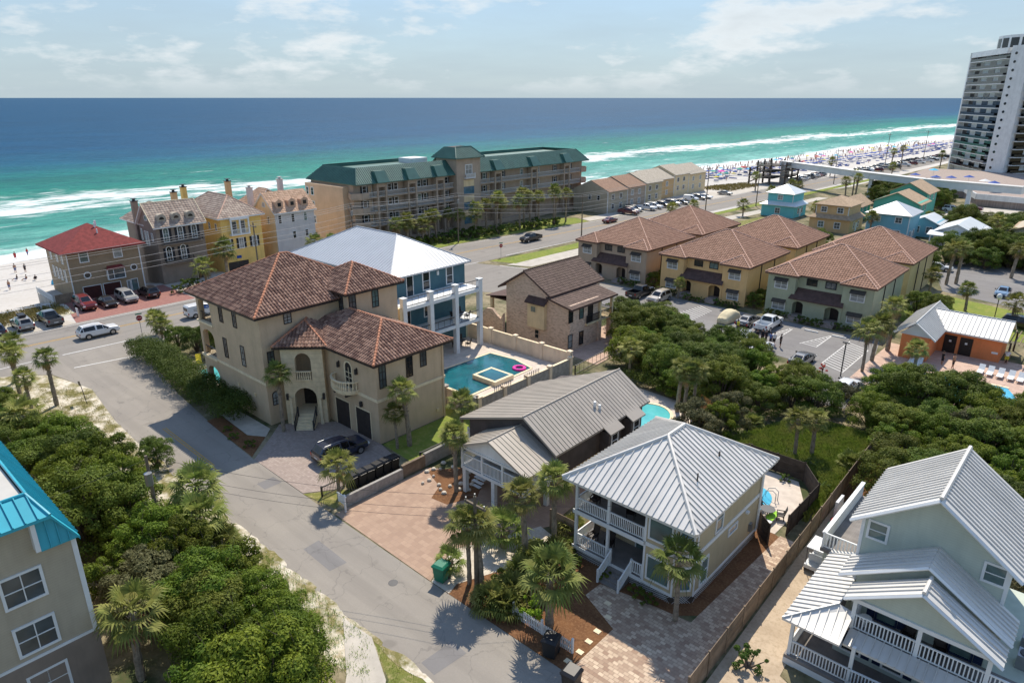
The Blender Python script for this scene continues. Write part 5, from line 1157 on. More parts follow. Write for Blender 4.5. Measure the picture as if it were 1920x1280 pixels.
for i, v_ in enumerate((37.4, 39.0)):
    P = thing('condenser_unit', 'grey air conditioning unit beside the pale green-grey house', 'air conditioner', (1.2, v_, 0), 'air conditioning units'); mb = MB(); mb.box(0.8, 1.6, v_ - 0.4, v_ + 0.4, 2.9, 3.7); mb.part('case', 'grey_metal', P); mb = MB(); mb.cyl(1.2, v_, 3.7, 3.74, 0.34, 16); mb.part('fan_grille', 'dark_metal', P)
# ---------------------------------------------------------------- siding block at the left edge with teal roof
P = thing('apartment_house', 'beige siding building with teal metal mansard roof at the thicket edge', 'house', (-42, 2, 0))
mb = MB(); mb.box(-60, -35.6, -14, 6.8, 3.75, 9.5); mb.box(-60, -35.6, -14, 5.3, 9.5, 11.35); mb.part('wall', 'taupe_siding', P)
mb = MB(); mb.box(-60, -35.55, -14, 6.85, -0.1, 3.6); mb.part('base', 'slate_stucco', P, 'grey brown lower storey')
mb = MB(); FU(-35.6).box(mb, 6.62, 6.82, 3.75, 9.6, 0, 0.05); FU(-35.6).box(mb, -14, 6.9, 3.6, 3.75, 0, 0.05); FB(6.8).box(mb, -35.75, -35.6, 3.75, 9.6, 0, 0.05); mb.part('trim', 'white_trim', P)
f = FU(-35.6)
for z_ in (7.0, 4.15, 1.2):
    for t_ in (4.3, 0.6, -3.2): window(P, f, t_, z_, 1.55, 1.5, gmat='glass_grey', nx=2, nz=2, fw=0.13)
A = [(-60, 6.95, 9.5), (-35.1, 6.95, 9.5), (-35.1, 5.95, 11.25), (-36.5, 5.53, 12.0), (-60, 5.53, 12.0)]; B = [(-35.12, 5.3, 9.55), (-35.12, 6.9, 9.55), (-35.4, 6.0, 11.2), (-35.4, 5.3, 11.2)]
C = [(-34.9, 5.95, 11.3), (-34.9, -14, 11.3), (-36.5, -14, 12.0), (-36.5, 5.45, 12.0)]
roof_metal(P, [B], 'metal_teal', 0.42, [], th=0.05)
roof_metal(P, [A, C], 'metal_teal', 0.5, [((-36.5, 5.5, 12.0), (-60, 5.5, 12.0)), ((-36.5, 5.45, 12.0), (-36.5, -14, 12.0)), ((-34.9, 5.95, 11.3), (-36.5, 5.48, 12.0))], capr=0.08, th=0.14)
mb = MB(); FU(-35.6).box(mb, 5.1, 5.3, 9.55, 11.3, 0, 0.5); mb.part('corner_board', 'white_trim', P)
mb = MB(); mb.box(-60, -36.6, -14, 5.4, 11.4, 11.9); mb.part('roof_deck', 'flat_roof', P)
# ---------------------------------------------------------------- beach houses
P = thing('red_roof_house', 'brown siding beach house with dark red hip roof and two garage doors', 'house', (-124, 36, 0))
mb = MB(); mb.box(-129.4, -119.4, 30.6, 41.2, -3.0, 7.75); mb.part('wall', 'brown_siding', P)
hp = hip_faces(-130.4, -118.2, 29.6, 42.0, 7.75, 11.0); roof_plain(P, [hp['front'], hp['right'], hp['back'], hp['left']], 'shingle_red', 0.2)
f = FU(-119.4)
mb = MB(); f.box(mb, 30.6, 30.75, 0, 7.7, 0, 0.06); f.box(mb, 41.05, 41.22, 0, 7.7, 0, 0.06); mb.part('trim', 'white_trim', P)
window(P, f, 33.0, 5.9, 1.1, 1.55, gmat='glass_teal', nx=1, nz=2, fw=0.14); window(P, f, 37.9, 5.9, 1.1, 1.55, gmat='glass_blind', nx=1, nz=2, fw=0.14)
def round_window(P, f, t, z, r):
    mb = MB(); K = 8
    for k in range(K):
        a0, a1 = 2 * pi * (k + 0.5) / K, 2 * pi * (k + 1.5) / K
        mb.add([f.p(t + q * math.cos(a), z + q * math.sin(a), d_) for a in (a0, a1) for q in (r, r * 1.35) for d_ in (0.0, 0.08)], [(1, 3, 7, 5), (2, 6, 7, 3), (0, 1, 5, 4)])
    o = mb.part('round_window', 'white_trim', P)
    g = MB(); g.poly([f.p(t + r * math.cos(2 * pi * (k + 0.5) / K), z + r * math.sin(2 * pi * (k + 0.5) / K), 0.03) for k in range(K)]); g.part('pane', 'glass_dark', o)
round_window(P, f, 33.0, 3.75, 0.42); round_window(P, f, 39.9, 3.85, 0.42)
mb = MB(); f.box(mb, 35.7, 38.35, 2.5, 2.62, 0, 0.55); f.box(mb, 35.7, 35.82, 2.62, 4.1, 0, 0.55); f.box(mb, 38.23, 38.35, 2.62, 4.1, 0, 0.55); f.box(mb, 36.6, 36.68, 2.62, 4.1, 0.45, 0.55); f.box(mb, 35.7, 38.35, 4.1, 4.22, 0, 0.55); o = mb.part('bay_window', 'white_trim', P)
g = MB(); f.box(g, 35.82, 38.23, 2.62, 4.1, 0.3, 0.42); g.part('pane', 'glass_grey', o); g = MB(); slab(g, [f.p(35.6, 4.22, 0.7), f.p(38.45, 4.22, 0.7), f.p(38.1, 4.7, 0), f.p(35.95, 4.7, 0)], 0.05); g.part('bay_roof', 'shingle_red', o)
for t_ in (33.3, 36.2): door(P, f, t_, 0.0, 2.5, 1.95, 'garage_red', 'white_trim', 4, name='garage_door', rows=3)
door(P, f, 39.6, 0.0, 0.9, 1.9, 'glass_teal', 'white_trim', 1); window(P, f, 38.7, 0.1, 0.4, 1.7, gmat='glass_blind', nx=1, nz=1)
f = FV(30.6)
for t_ in (-121.5, -123.5, -125.2, -127): window(P, f, t_, 2.8, 0.8, 1.7, gmat='glass_blind', nx=1, nz=1)
for t_ in (-121.5, -124, -127): window(P, f, t_, 5.7, 0.8, 1.5, gmat='glass_blind', nx=1, nz=1)
mb = MB(); mb.cyl(-123.2, 36.5, 10.2, 11.1, 0.12, 8); mb.cyl(-121.8, 36.3, 9.6, 10.3, 0.1, 8); mb.cyl(-126, 37.5, 10.2, 11.0, 0.16, 8); mb.part('roof_vent', 'white_trim', P)
mb = MB(); mb.box(-129, -120.5, 28.0, 30.6, -3, 0.15); mb.part('side_deck', 'concrete', P)
railing(P, [(-129, 28.05), (-121, 28.05)], 0.15, 1.0, 'white_trim', 0.2, 0.03)
P = thing('board_fence', 'brown plank gate beside the red-roofed beach house', 'fence', (-119.3, 29.5, 0)); mb = MB()
for i in range(14): mb.box(-119.4, -119.34, 28.0 + i * 0.185, 28.0 + i * 0.185 + 0.17, 0, 1.5)
mb.part('boards', 'wood_fence', P, kind='stuff')
# slate French-style house
P = thing('mansard_house', 'slate grey house with dark shutters, three round dormers and pale tile roof', 'house', (-124, 48, 0))
mb = MB(); mb.box(-126, -119.3, 44.2, 52.2, -0.5, 10.0); mb.add([(-126, 44.2, 10), (-119.3, 44.2, 10), (-122.6, 44.2, 13.1), (-126, 52.2, 10), (-119.3, 52.2, 10), (-122.6, 52.2, 13.1)], [(0, 1, 2), (5, 4, 3), (0, 2, 5, 3), (1, 4, 5, 2)]); mb.box(-134, -126, 45.0, 51.5, -3, 9.6); mb.part('wall', 'slate_stucco', P)
A = [(-118.8, 43.7, 9.7), (-118.8, 52.6, 9.7), (-122.6, 52.6, 13.35), (-122.6, 43.7, 13.35)]; B = [(-126.4, 43.7, 9.7), (-122.6, 43.7, 13.35), (-122.6, 52.6, 13.35), (-126.4, 52.6, 9.7)]
hp = hip_faces(-134.8, -124.0, 44.2, 52.2, 9.6, 12.6)
roof_tile(P, [A, B, hp['front'], hp['left'], hp['back']], 'tile_taupe', 'tile_taupe', [], 0.5, 0.45, 0.03, fascia='white_trim')
mb = MB(); caps(mb, [((-122.6, 43.7, 13.4), (-122.6, 52.6, 13.4)), ((-118.8, 52.6, 9.75), (-122.6, 52.6, 13.4)), ((-118.8, 43.7, 9.75), (-122.6, 43.7, 13.4))], 0.09); mb.part('ridge_tiles', 'cream_cast', P)
f = FU(-119.3)
for z_, ts in ((7.2, (45.75, 48.15, 50.5)), (4.0, (45.8, 48.2))):
    for t_ in ts: window(P, f, t_, z_, 0.75, 1.9, gmat='glass_grey', nx=2, nz=3, arch=True, fw=0.12, shut='dark_shutter')
door(P, f, 50.5, 0.1, 0.9, 2.0, 'glass_dark', 'cream_cast', 1, glassy=1, rows=1)
mb = MB(); mb.box(-119.3, -118.5, 44.8, 51.6, 6.7, 6.85); mb.box(-119.3, -118.6, 44.8, 49.6, 3.4, 3.55); mb.part('balcony', 'slate_stucco', P)
railing(P, [(-118.55, 44.9), (-118.55, 51.5)], 6.85, 0.85, 'dark_metal', 0.15, 0.012); railing(P, [(-118.65, 44.9), (-118.65, 49.5)], 3.55, 0.85, 'dark_metal', 0.15, 0.012)
f = FV(44.2)
for t_, z_, h_ in ((-121.0, 7.3, 1.2), (-122.8, 6.4, 2.2), (-123.8, 6.4, 2.2), (-125.3, 7.0, 1.8)): window(P, f, t_, z_, 0.55, h_, gmat='glass_blind', nx=1, nz=2)
window(P, f, -122.6, 10.6, 0.9, 0.3, gmat='glass_grey', nx=2, nz=1, arch=True)
def dormer(P, v, mat, round_=True):
    mb = MB(); w = 0.75
    if round_:
        K = 8; pr = [(v + w * math.cos(pi * k / K), 11.1 + 0.65 * math.sin(pi * k / K)) for k in range(K + 1)]
        pts = [(v + w, 10.6)] + pr + [(v - w, 10.6)]
    else: pts = [(v + w, 10.3), (v + w, 11.5), (v, 12.0), (v - w, 11.5), (v - w, 10.3)]
    n = len(pts); mb.add([(-119.6, a, z) for a, z in pts] + [(-121.6, a, z) for a, z in pts], [tuple(range(n))] + [(i, n + i, n + (i + 1) % n, (i + 1) % n) for i in range(n)])
    o = mb.part('dormer', mat, P)
    g = MB(); g.poly([(-119.57, v + 0.42 * math.cos(pi * k / 8), 10.85 + 0.45 * math.sin(pi * k / 8)) for k in range(9)]) if round_ else FU(-119.6).box(g, v - 0.35, v + 0.35, 10.6, 11.3, 0, 0.03)
    g.part('dormer_window', 'glass_dark', o)
for v_ in (45.6, 48.0, 50.4): dormer(P, v_, 'shingle_grey')
def chimney(P, u, v, z0, z1, mat, cap='dark_metal'):
    mb = MB(); mb.box(u - 0.45, u + 0.45, v - 0.45, v + 0.45, z0, z1); o = mb.part('chimney', mat, P)
    mb = MB(); mb.box(u - 0.55, u + 0.55, v - 0.55, v + 0.55, z1, z1 + 0.12); mb.cyl(u, v, z1 + 0.12, z1 + 0.45, 0.25, 8); mb.box(u - 0.4, u + 0.4, v - 0.4, v + 0.4, z1 + 0.45, z1 + 0.52); mb.part('chimney_cap', cap, o)
chimney(P, -127.6, 44.6, 6, 13.2, 'slate_stucco'); chimney(P, -129, 52.0, 9, 13.9, 'sand_wall')
# yellow house
P = thing('yellow_house', 'yellow stucco house with dark shutters, white balcony and pinkish tile hip roof', 'house', (-125, 59, 0))
mb = MB(); mb.box(-134, -119.2, 55.2, 62.9, -2.5, 10.0); mb.part('wall', 'yellow_stucco', P)
hp = hip_faces(-135, -118.5, 54.5, 63.5, 9.9, 13.2); roof_tile(P, [hp['front'], hp['right'], hp['back'], hp['left']], 'tile_taupe', 'ridge_pink', [], 0.5, 0.45, 0.03, fascia='white_trim')
mb = MB(); caps(mb, [((a[0], a[1], a[2] + 0.05), (b[0], b[1], b[2] + 0.05)) for a, b in hips(hp)], 0.09); mb.part('ridge_tiles', 'ridge_pink', P)
f = FU(-119.2)
mb = MB(); f.box(mb, 56.6, 60.2, 6.65, 6.85, 0, 0.9); f.box(mb, 56.6, 60.2, 9.4, 9.9, 0, 0.9)
for t_ in (56.75, 58.4, 60.05): f.box(mb, t_ - 0.12, t_ + 0.12, 6.85, 9.4, 0.7, 0.9)
mb.part('balcony', 'white_trim', P); railing(P, [(-118.38, 56.8), (-118.38, 60.0)], 6.85, 0.85, 'white_trim', 0.15, 0.02, posts=False)
for t_ in (57.6, 59.2): door(P, f, t_, 6.9, 0.9, 2.1, 'glass_grey', 'white_trim', 2, glassy=1, rows=3)
for t_ in (56.2, 58.65, 61.2): window(P, f, t_, 4.15, 0.8, 1.8, gmat='glass_blind', nx=2, nz=3, fw=0.1, shut='dark_shutter')
door(P, f, 57.6, 0.0, 3.9, 1.85, 'garage_dark', 'yellow_stucco', 5, name='garage_door', rows=3)
mb = MB(); f.box(mb, 57.4, 58.3, 2.35, 2.85, 0, 0.06); mb.part('wall_plaque', 'canvas_blue', P)
f = FV(55.2)
for t_, z_ in ((-121, 7.6), (-123.5, 7.6)): window(P, f, t_, z_, 0.5, 1.1, gmat='glass_dark', nx=1, nz=2)
chimney(P, -133, 55.5, 9, 14.2, 'yellow_stucco'); chimney(P, -130.5, 63.0, 9, 14.8, 'sand_wall')
# cream house
P = thing('dormer_house', 'cream and white house with peach tile roof and three square dormers', 'house', (-124, 70, 0))
mb = MB(); mb.box(-119.3, -119.2, 65.8, 74.2, -0.5, 9.8); mb.part('front_wall', 'pale_stucco', P)
mb = MB(); mb.box(-126.5, -119.3, 65.8, 74.2, -0.5, 9.8); mb.add([(-126.5, 65.8, 9.8), (-119.3, 65.8, 9.8), (-122.9, 65.8, 12.8), (-126.5, 74.2, 9.8), (-119.3, 74.2, 9.8), (-122.9, 74.2, 12.8)], [(0, 1, 2), (5, 4, 3), (0, 2, 5, 3), (1, 4, 5, 2)]); mb.box(-135, -126.5, 66.5, 73.5, -3, 9.5); mb.part('wall', 'ivory_stucco', P)
A = [(-118.7, 65.4, 9.5), (-118.7, 74.6, 9.5), (-122.9, 74.6, 13.05), (-122.9, 65.4, 13.05)]; B = [(-127, 65.4, 9.5), (-122.9, 65.4, 13.05), (-122.9, 74.6, 13.05), (-127, 74.6, 9.5)]
hp = hip_faces(-136, -124.5, 65.8, 74.2, 9.5, 13.0); roof_tile(P, [A, B, hp['front'], hp['left'], hp['back']], 'tile_peach', 'ridge_pink', [], 0.5, 0.45, 0.03, fascia='white_trim')
for v_ in (67.2, 69.9, 72.6): dormer(P, v_, 'tile_peach', False)
f = FU(-119.2)
for t_ in (66.75, 69.5, 72.2): window(P, f, t_, 7.5, 0.6, 1.5, gmat='glass_dark', nx=1, nz=2)
window(P, f, 72.2, 4.4, 0.6, 1.3, gmat='glass_dark', nx=1, nz=2); window(P, f, 69.5, 4.4, 0.6, 1.3, gmat='glass_dark', nx=1, nz=2)
window(P, FV(65.8), -122.9, 10.4, 1.0, 0.3, gmat='glass_dark', nx=1, nz=1, arch=True); window(P, FV(65.8), -121.6, 7.4, 0.5, 1.2, gmat='glass_dark', nx=1, nz=2)
chimney(P, -127.3, 65.6, 9, 13.6, 'pale_stucco', 'pale_stucco'); chimney(P, -130.5, 74, 9, 14.3, 'pale_stucco', 'pale_stucco')
# ---------------------------------------------------------------- green-roofed condominium
P = thing('condominium', 'long tan condominium with green metal mansard roof and a central stair tower', 'apartment block', (-126, 122, 0))
CU = -118.0
mb = MB(); mb.box(-135, CU - 1.5, 84, 162.5, -2.5, 13.3); mb.part('wall', 'condo_wall', P)
mb = MB(); mb.box(-135.2, CU - 3.2, 82.6, 84.0, -2.5, 12.6); mb.part('end_wall', 'condo_end', P)
FZ = [1.4, 4.4, 7.4, 10.4]
f = FU(CU - 1.5)
for a, c in ((86, 110.8), (119, 160.5)):
    for z_ in FZ[1:]:
        mb = MB(); mb.box(CU - 1.5, CU, a, c, z_ - 0.25, z_); mb.part('walkway', 'condo_wall', P)
        railing(P, [(CU - 0.05, a), (CU - 0.05, c)], z_, 1.05, 'metal_pale', 0.3, 0.02, posts=False)
    n = 3
    for i in range(n):
        t_ = a + (c - a) * (i + 0.5) / n
        mb = MB(); mb.box(CU - 1.2, CU + 0.15, t_ - 1.3, t_ - 0.9, -0.2, 13.2); mb.box(CU - 1.2, CU + 0.15, t_ + 0.9, t_ + 1.3, -0.2, 13.2); mb.box(CU - 1.2, CU + 0.1, t_ - 0.9, t_ + 0.9, 12.3, 13.2); mb.part('pilaster', 'condo_wall', P)
        mb = MB(); slab(mb, [(CU + 1.0, t_ - 1.6, 13.35), (CU + 1.0, t_ + 1.6, 13.35), (CU - 0.5, t_ + 1.3, 15.6), (CU - 0.5, t_ - 1.3, 15.6)], 0.12); mb.add([(CU + 1.0, t_ - 1.6, 13.3), (CU - 0.5, t_ - 1.3, 15.55), (CU - 2.2, t_ - 1.3, 15.5), (CU - 0.4, t_ - 1.5, 13.3)], [(0, 1, 2, 3)]); mb.add([(CU + 1.0, t_ + 1.6, 13.3), (CU - 0.5, t_ + 1.3, 15.55), (CU - 2.2, t_ + 1.3, 15.5), (CU - 0.4, t_ + 1.5, 13.3)], [(3, 2, 1, 0)]); mb.add([(CU - 0.5, t_ - 1.3, 15.58), (CU - 0.5, t_ + 1.3, 15.58), (CU - 2.3, t_ + 1.3, 15.5), (CU - 2.3, t_ - 1.3, 15.5)], [(0, 1, 2, 3)]); mb.part('roof_hood', 'metal_green', P)
        for z_ in FZ[1:]:
            for s_ in (-3.4, 3.2):
                if a + 0.6 < t_ + s_ < c - 0.6: window(P, f, t_ + s_, z_ + 0.9, 0.9, 1.3, gmat='glass_dark', nx=1, nz=2, fw=0.12, shut='dark_shutter' if i != 1 else None)
            door(P, f, t_ + 1.9 if i else t_ - 2.0, z_ + 0.02, 0.9, 2.1, 'condo_end', 'white_trim', 1)
    mb = MB(); mb.box(CU - 1.5, CU - 0.2, a, c, -0.2, 1.0); mb.part('plinth', 'condo_wall', P)
for e_, s_ in ((84.2, 1), (162.3, -1)):      # curved end balconies
    for z_ in FZ[1:]:
        pts = [(CU - 3.0, e_ - s_ * 0.4), (CU - 0.8, e_ - s_ * 1.3), (CU + 0.5, e_ + s_ * 0.4), (CU + 0.2, e_ + s_ * 2.4), (CU - 1.5, e_ + s_ * 2.4)]
        mb = MB(); mb.prism(pts, z_ - 0.25, z_)
        for a, c in zip(pts, pts[1:-1]):
            L = math.hypot(c[0] - a[0], c[1] - a[1]); ax = ((c[0] - a[0]) / L, (c[1] - a[1]) / L); Fr(a, ax, (-ax[1], ax[0])).box(mb, 0, L, z_, z_ + 1.1, -0.1, 0.1)
        mb.part('end_balcony', 'condo_wall', P)
# stair tower
mb = MB(); mb.box(-124, CU + 0.9, 111.0, 118.8, -0.2, 16.9); mb.part('stair_tower', 'condo_wall', P)
for z_ in (10.2, 7.2, 4.2): window(P, FV(82.6), -132.5, z_, 0.9, 1.5, gmat='glass_dark', nx=1, nz=2, fw=0.14); window(P, FV(82.6), -134.4, z_, 0.7, 1.5, gmat='glass_dark', nx=1, nz=2, fw=0.14)
f = FU(CU + 0.9)
for z_ in (1.6, 5.0, 8.6): 
    g = MB(); f.box(g, 113.2, 116.6, z_, z_ + 1.7, 0, 0.04); g.part('glazing', 'glass_blue', P)
    g = MB(); f.box(g, 113.2, 116.6, z_ + 1.72, z_ + 3.2, 0, 0.03); g.part('spandrel', 'cream_wall', P)
window(P, f, 114.9, 13.2, 2.0, 2.0, gmat='glass_blind', nx=2, nz=2, fw=0.15); mb = MB(); f.box(mb, 113.4, 116.4, 12.2, 12.35, 0, 0.8); mb.part('tower_balcony', 'white_trim', P); railing(P, [(CU + 1.65, 113.5), (CU + 1.65, 116.3)], 12.35, 0.95, 'white_trim', 0.15, 0.02)
A = [(CU + 1.7, 110.2, 16.9), (CU + 1.7, 119.6, 16.9), (CU - 0.8, 117.4, 19.2), (CU - 0.8, 112.4, 19.2)]; B = [(-124.8, 110.2, 16.9), (CU + 1.7, 110.2, 16.9), (CU - 0.8, 112.4, 19.2), (-122.6, 112.4, 19.2)]; C = [(CU + 1.7, 119.6, 16.9), (-124.8, 119.6, 16.9), (-122.6, 117.4, 19.2), (CU - 0.8, 117.4, 19.2)]
roof_metal(P, [A, B, C], 'metal_green', 0.45, [(A[0], A[3]), (A[1], A[2]), (A[2], A[3])], joined=True, capr=0.12)
mb = MB(); mb.box(-122.7, CU - 0.7, 112.3, 117.5, 18.9, 19.15); mb.part('tower_deck', 'shingle_dark', P)
# mansard
for a, c in ((83.4, 111.0), (118.8, 163.2)):
    zt = 16.3; ia = a + (2.4 if a < 90 else 0); ic = c - (2.4 if c > 150 else 0)
    A = [(CU + 0.5, a, 13.3), (CU + 0.5, c, 13.3), (CU - 2.6, ic, zt), (CU - 2.6, ia, zt)]
    fs = [A]
    if a < 90: fs.append([(-136, a, 13.3), (CU + 0.5, a, 13.3), (CU - 2.6, ia, zt), (-132.4, ia, zt)])
    if c > 150: fs.append([(CU + 0.5, c, 13.3), (-136, c, 13.3), (-132.4, ic, zt), (CU - 2.6, ic, zt)])
    fs.append([(-136, c, 13.3), (-136, a, 13.3), (-132.4, ia, zt), (-132.4, ic, zt)])
    roof_metal(P, fs, 'metal_green', 0.5, [(A[0], A[3])] if a < 90 else [(A[1], A[2])], joined=True, capr=0.1)
    mb = MB(); mb.box(-132.4, CU - 2.6, ia, ic, 13.4, zt - 0.7); mb.part('roof_deck', 'metal_green', P)
    mb = MB()
    for q in ((CU - 2.8, CU - 2.6), (-132.6, -132.4)): mb.box(q[0], q[1], ia, ic, 15.4, zt + 0.06)
    mb.part('roof_curb', 'metal_green', P)
mb = MB(); mb.box(-131, -126.5, 105.5, 110.5, 15.0, 16.7); mb.part('plant_screen', 'white_paint', P)
# ---------------------------------------------------------------- row of weathered townhouses
G_ = 'weathered beach townhouses in a row'
for i, (v0, v1, uf, rm, wm, lab) in enumerate(((157.2, 166.9, -106.6, 'shingle_rust', 'taupe_siding', 'rust-roofed townhouse at the near end of the weathered row'), (166.9, 176.4, -106.6, 'shingle_rust', 'condo_wall', 'second rust-roofed townhouse of the weathered row'), (176.4, 186, -106.6, 'shingle_grey', 'grey_siding', 'grey-roofed townhouse in the middle of the weathered row'),
                                           (186, 199.5, -110.2, 'shingle_grey', 'sand_wall', 'set-back tan townhouse with pale roof'), (199.5, 209, -110.2, 'shingle_grey', 'cream_wall', 'tall cream townhouse with pale roof'), (209, 221, -110.2, 'shingle_grey', 'cream_wall', 'cream townhouse at the far end of the row'))):
    P = thing('townhouse', lab, 'house', (uf - 5, (v0 + v1) / 2, 0), G_)
    mb = MB(); mb.box(uf - 11.5, uf, v0 + 0.003, v1 - 0.003, -2.5, 6.0); mb.add([(uf - 11.5, v0 + 0.003, 6), (uf, v0 + 0.003, 6), (uf - 5.7, v0 + 0.003, 8.4), (uf - 11.5, v1 - 0.003, 6), (uf, v1 - 0.003, 6), (uf - 5.7, v1 - 0.003, 8.4)], [(0, 1, 2), (5, 4, 3), (0, 2, 5, 3), (1, 4, 5, 2)]); mb.part('wall', wm, P)
    roof_plain(P, [[(uf + 0.6, v0 + 0.01, 5.85), (uf + 0.6, v1 - 0.15, 5.85), (uf - 5.7, v1 - 0.15, 8.55), (uf - 5.7, v0 + 0.01, 8.55)], [(uf - 12, v0 + 0.01, 5.85), (uf - 5.7, v0 + 0.01, 8.55), (uf - 5.7, v1 - 0.15, 8.55), (uf - 12, v1 - 0.15, 5.85)]], rm, 0.15)
    mb = MB(); FV(v0).box(mb, uf - 11.4, uf, -0.1, 0.1, 0, 0.0) if 0 else None
    f = FU(uf); w_ = v1 - v0
    for z_ in (3.6, 1.0):
        for q in (0.28, 0.68): window(P, f, v0 + w_ * q, z_, 1.1, 1.3, gmat='glass_dark' if (i + int(z_)) % 2 else 'glass_blind', nx=2, nz=1, fw=0.12)
    if i == 0:
        for t_ in (-109.5, -112.5): window(P, FV(v0), t_, 3.4, 0.8, 1.2, gmat='glass_dark')
    mb = MB(); f.box(mb, v0 + 0.02, v0 + 0.2, 0, 5.9, 0, 0.12); mb.part('party_trim', 'white_trim', P)
    P.location.z += (0, .3, .6, 0.2, .9, .5)[i]
# ---------------------------------------------------------------- tile-roofed townhouse blocks
def block(u0, u1, v0, v1, wall, label, detail=True):
    P = thing('townhouse_block', label, 'house', ((u0 + u1) / 2, (v0 + v1) / 2, 0), 'tile-roofed townhouse blocks round the car park')
    E_ = 6.1; R_ = 9.8; bw = 4.0; rec = 1.1
    mb = MB(); mb.prism([(u0 + 0.4, v0 + 0.4), (u0 + 0.4 + bw, v0 + 0.4), (u0 + 0.4 + bw, v0 + 0.4 + rec), (u1 - 0.4 - bw, v0 + 0.4 + rec), (u1 - 0.4 - bw, v0 + 0.4), (u1 - 0.4, v0 + 0.4), (u1 - 0.4, v1 - 0.4), (u0 + 0.4, v1 - 0.4)], -0.1, E_); mb.part('wall', wall, P)
    hp = hip_faces(u0, u1, v0 + rec, v1, E_, R_)
    fs = [hp['front'], hp['right'], hp['back'], hp['left']]; cp = hips(hp)
    for a, c in ((u0, u0 + bw + 0.8), (u1 - bw - 0.8, u1)):
        m_ = (a + c) / 2; rz = E_ + 1.25
        fs += [[(a, v0, E_), (c, v0, E_), (m_, v0 + 2.4, rz)], [(c, v0, E_), (c, v0 + 2.6, E_), (m_, v0 + 4.2, rz), (m_, v0 + 2.4, rz)], [(a, v0 + 2.6, E_), (a, v0, E_), (m_, v0 + 2.4, rz), (m_, v0 + 4.2, rz)]]
        cp += [((a, v0, E_), (m_, v0 + 2.4, rz)), ((c, v0, E_), (m_, v0 + 2.4, rz))]
    roof_tile(P, fs, 'tile_terra', 'ridge_pink', cp, 0.36, 0.42, 0.06, fascia='ridge_brown', capr=0.11)
    mb = MB()
    for q in ((u0 + u1) / 2 - 1.6, (u0 + u1) / 2 + 1.4): mb.cyl(q, v0 + 4.6, 7.2, 7.85, 0.13, 8)
    mb.part('roof_vent', 'ridge_brown', P)
    f = FU(u1 - 0.4)
    mb = MB()
    for t_ in (v0 + 5.2, v0 + 10.2): f.box(mb, t_, t_ + 0.12, 0, 6.0, 0, 0.12)
    mb.part('downpipe', 'dark_metal', P)
    if not detail: return P
    f = FV(v0 + 0.4)
    for m_ in (u0 + 0.4 + bw / 2, u1 - 0.4 - bw / 2):
        for z_ in (4.0, 0.85):
            window(P, f, m_, z_, 1.7, 1.0, gmat='glass_blind', nx=2, nz=2, fw=0.1)
            mb = MB(); slab(mb, [f.p(m_ - 1.0, z_ + 1.1, 0.55), f.p(m_ + 1.0, z_ + 1.1, 0.55), f.p(m_ + 1.0, z_ + 1.55, 0.02), f.p(m_ - 1.0, z_ + 1.55, 0.02)], 0.05); mb.part('awning', 'awning_dark', P)
    f = FV(v0 + 0.4 + rec); c = (u0 + u1) / 2
    for m_ in (c - 1.3, c + 1.3): window(P, f, m_, 4.85, 1.3, 0.8, gmat='glass_dark', nx=2, nz=1, fw=0.1, fmat='dark_shutter')
    mb = MB(); slab(mb, [(c - 3.75, v0 - 0.2, 2.95), (c + 3.75, v0 - 0.2, 2.95), (c + 3.3, v0 + 0.4 + rec, 4.25), (c - 3.3, v0 + 0.4 + rec, 4.25)], 0.14); mb.part('porch_roof', 'shingle_dark', P)
    mb = MB(); arch_wall(mb, FV(v0 + 0.3), c - 3.5, c - 0.3, 0, 2.9, c - 3.2, c - 1.7, 2.0, 2.5, -0.3, 0); arch_wall(mb, FV(v0 + 0.3), c - 0.3, c + 3.5, 0, 2.9, c + 1.3, c + 3.2, 2.0, 2.5, -0.3, 0); mb.part('porch_front', wall, P)
    for m_ in (c - 2.5, c + 2.3): door(P, f, m_, 0.5, 0.95, 2.05, 'dark_door', 'dark_door', 2)
    mb = MB()
    for m_ in (c - 2.45, c + 2.25):
        for i in range(3): mb.box(m_ - 0.9, m_ + 0.9, v0 - 0.4 - 0.35 * (i + 1), v0 - 0.05 - 0.35 * i, -0.05, 0.5 - 0.15 * i)
        mb.box(m_ - 0.9, m_ + 0.9, v0 - 0.04, v0 + 1.4, -0.05, 0.5)
    mb.part('steps', 'paver_grey', P)
    return P
block(-37.6, -22.4, 97.0, 112.6, 'block_green', 'sage green townhouse block with terracotta tile roof')
block(-55.4, -40.0, 97.2, 112.8, 'block_ochre', 'ochre townhouse block with terracotta tile roof facing the car park')
block(-72.6, -57.7, 97.6, 113.9, 'block_brown', 'brown stucco townhouse block with terracotta tile roof')
block(-37.8, -22.6, 116.4, 132.2, 'block_yellow', 'yellow townhouse block behind the sage green one', False)
block(-55.4, -40.1, 116.4, 132.0, 'block_yellow', 'yellow townhouse block behind the ochre one', False)
block(-72.8, -57.6, 116.4, 132.8, 'block_brown', 'brown townhouse block behind the brown stucco one', False)
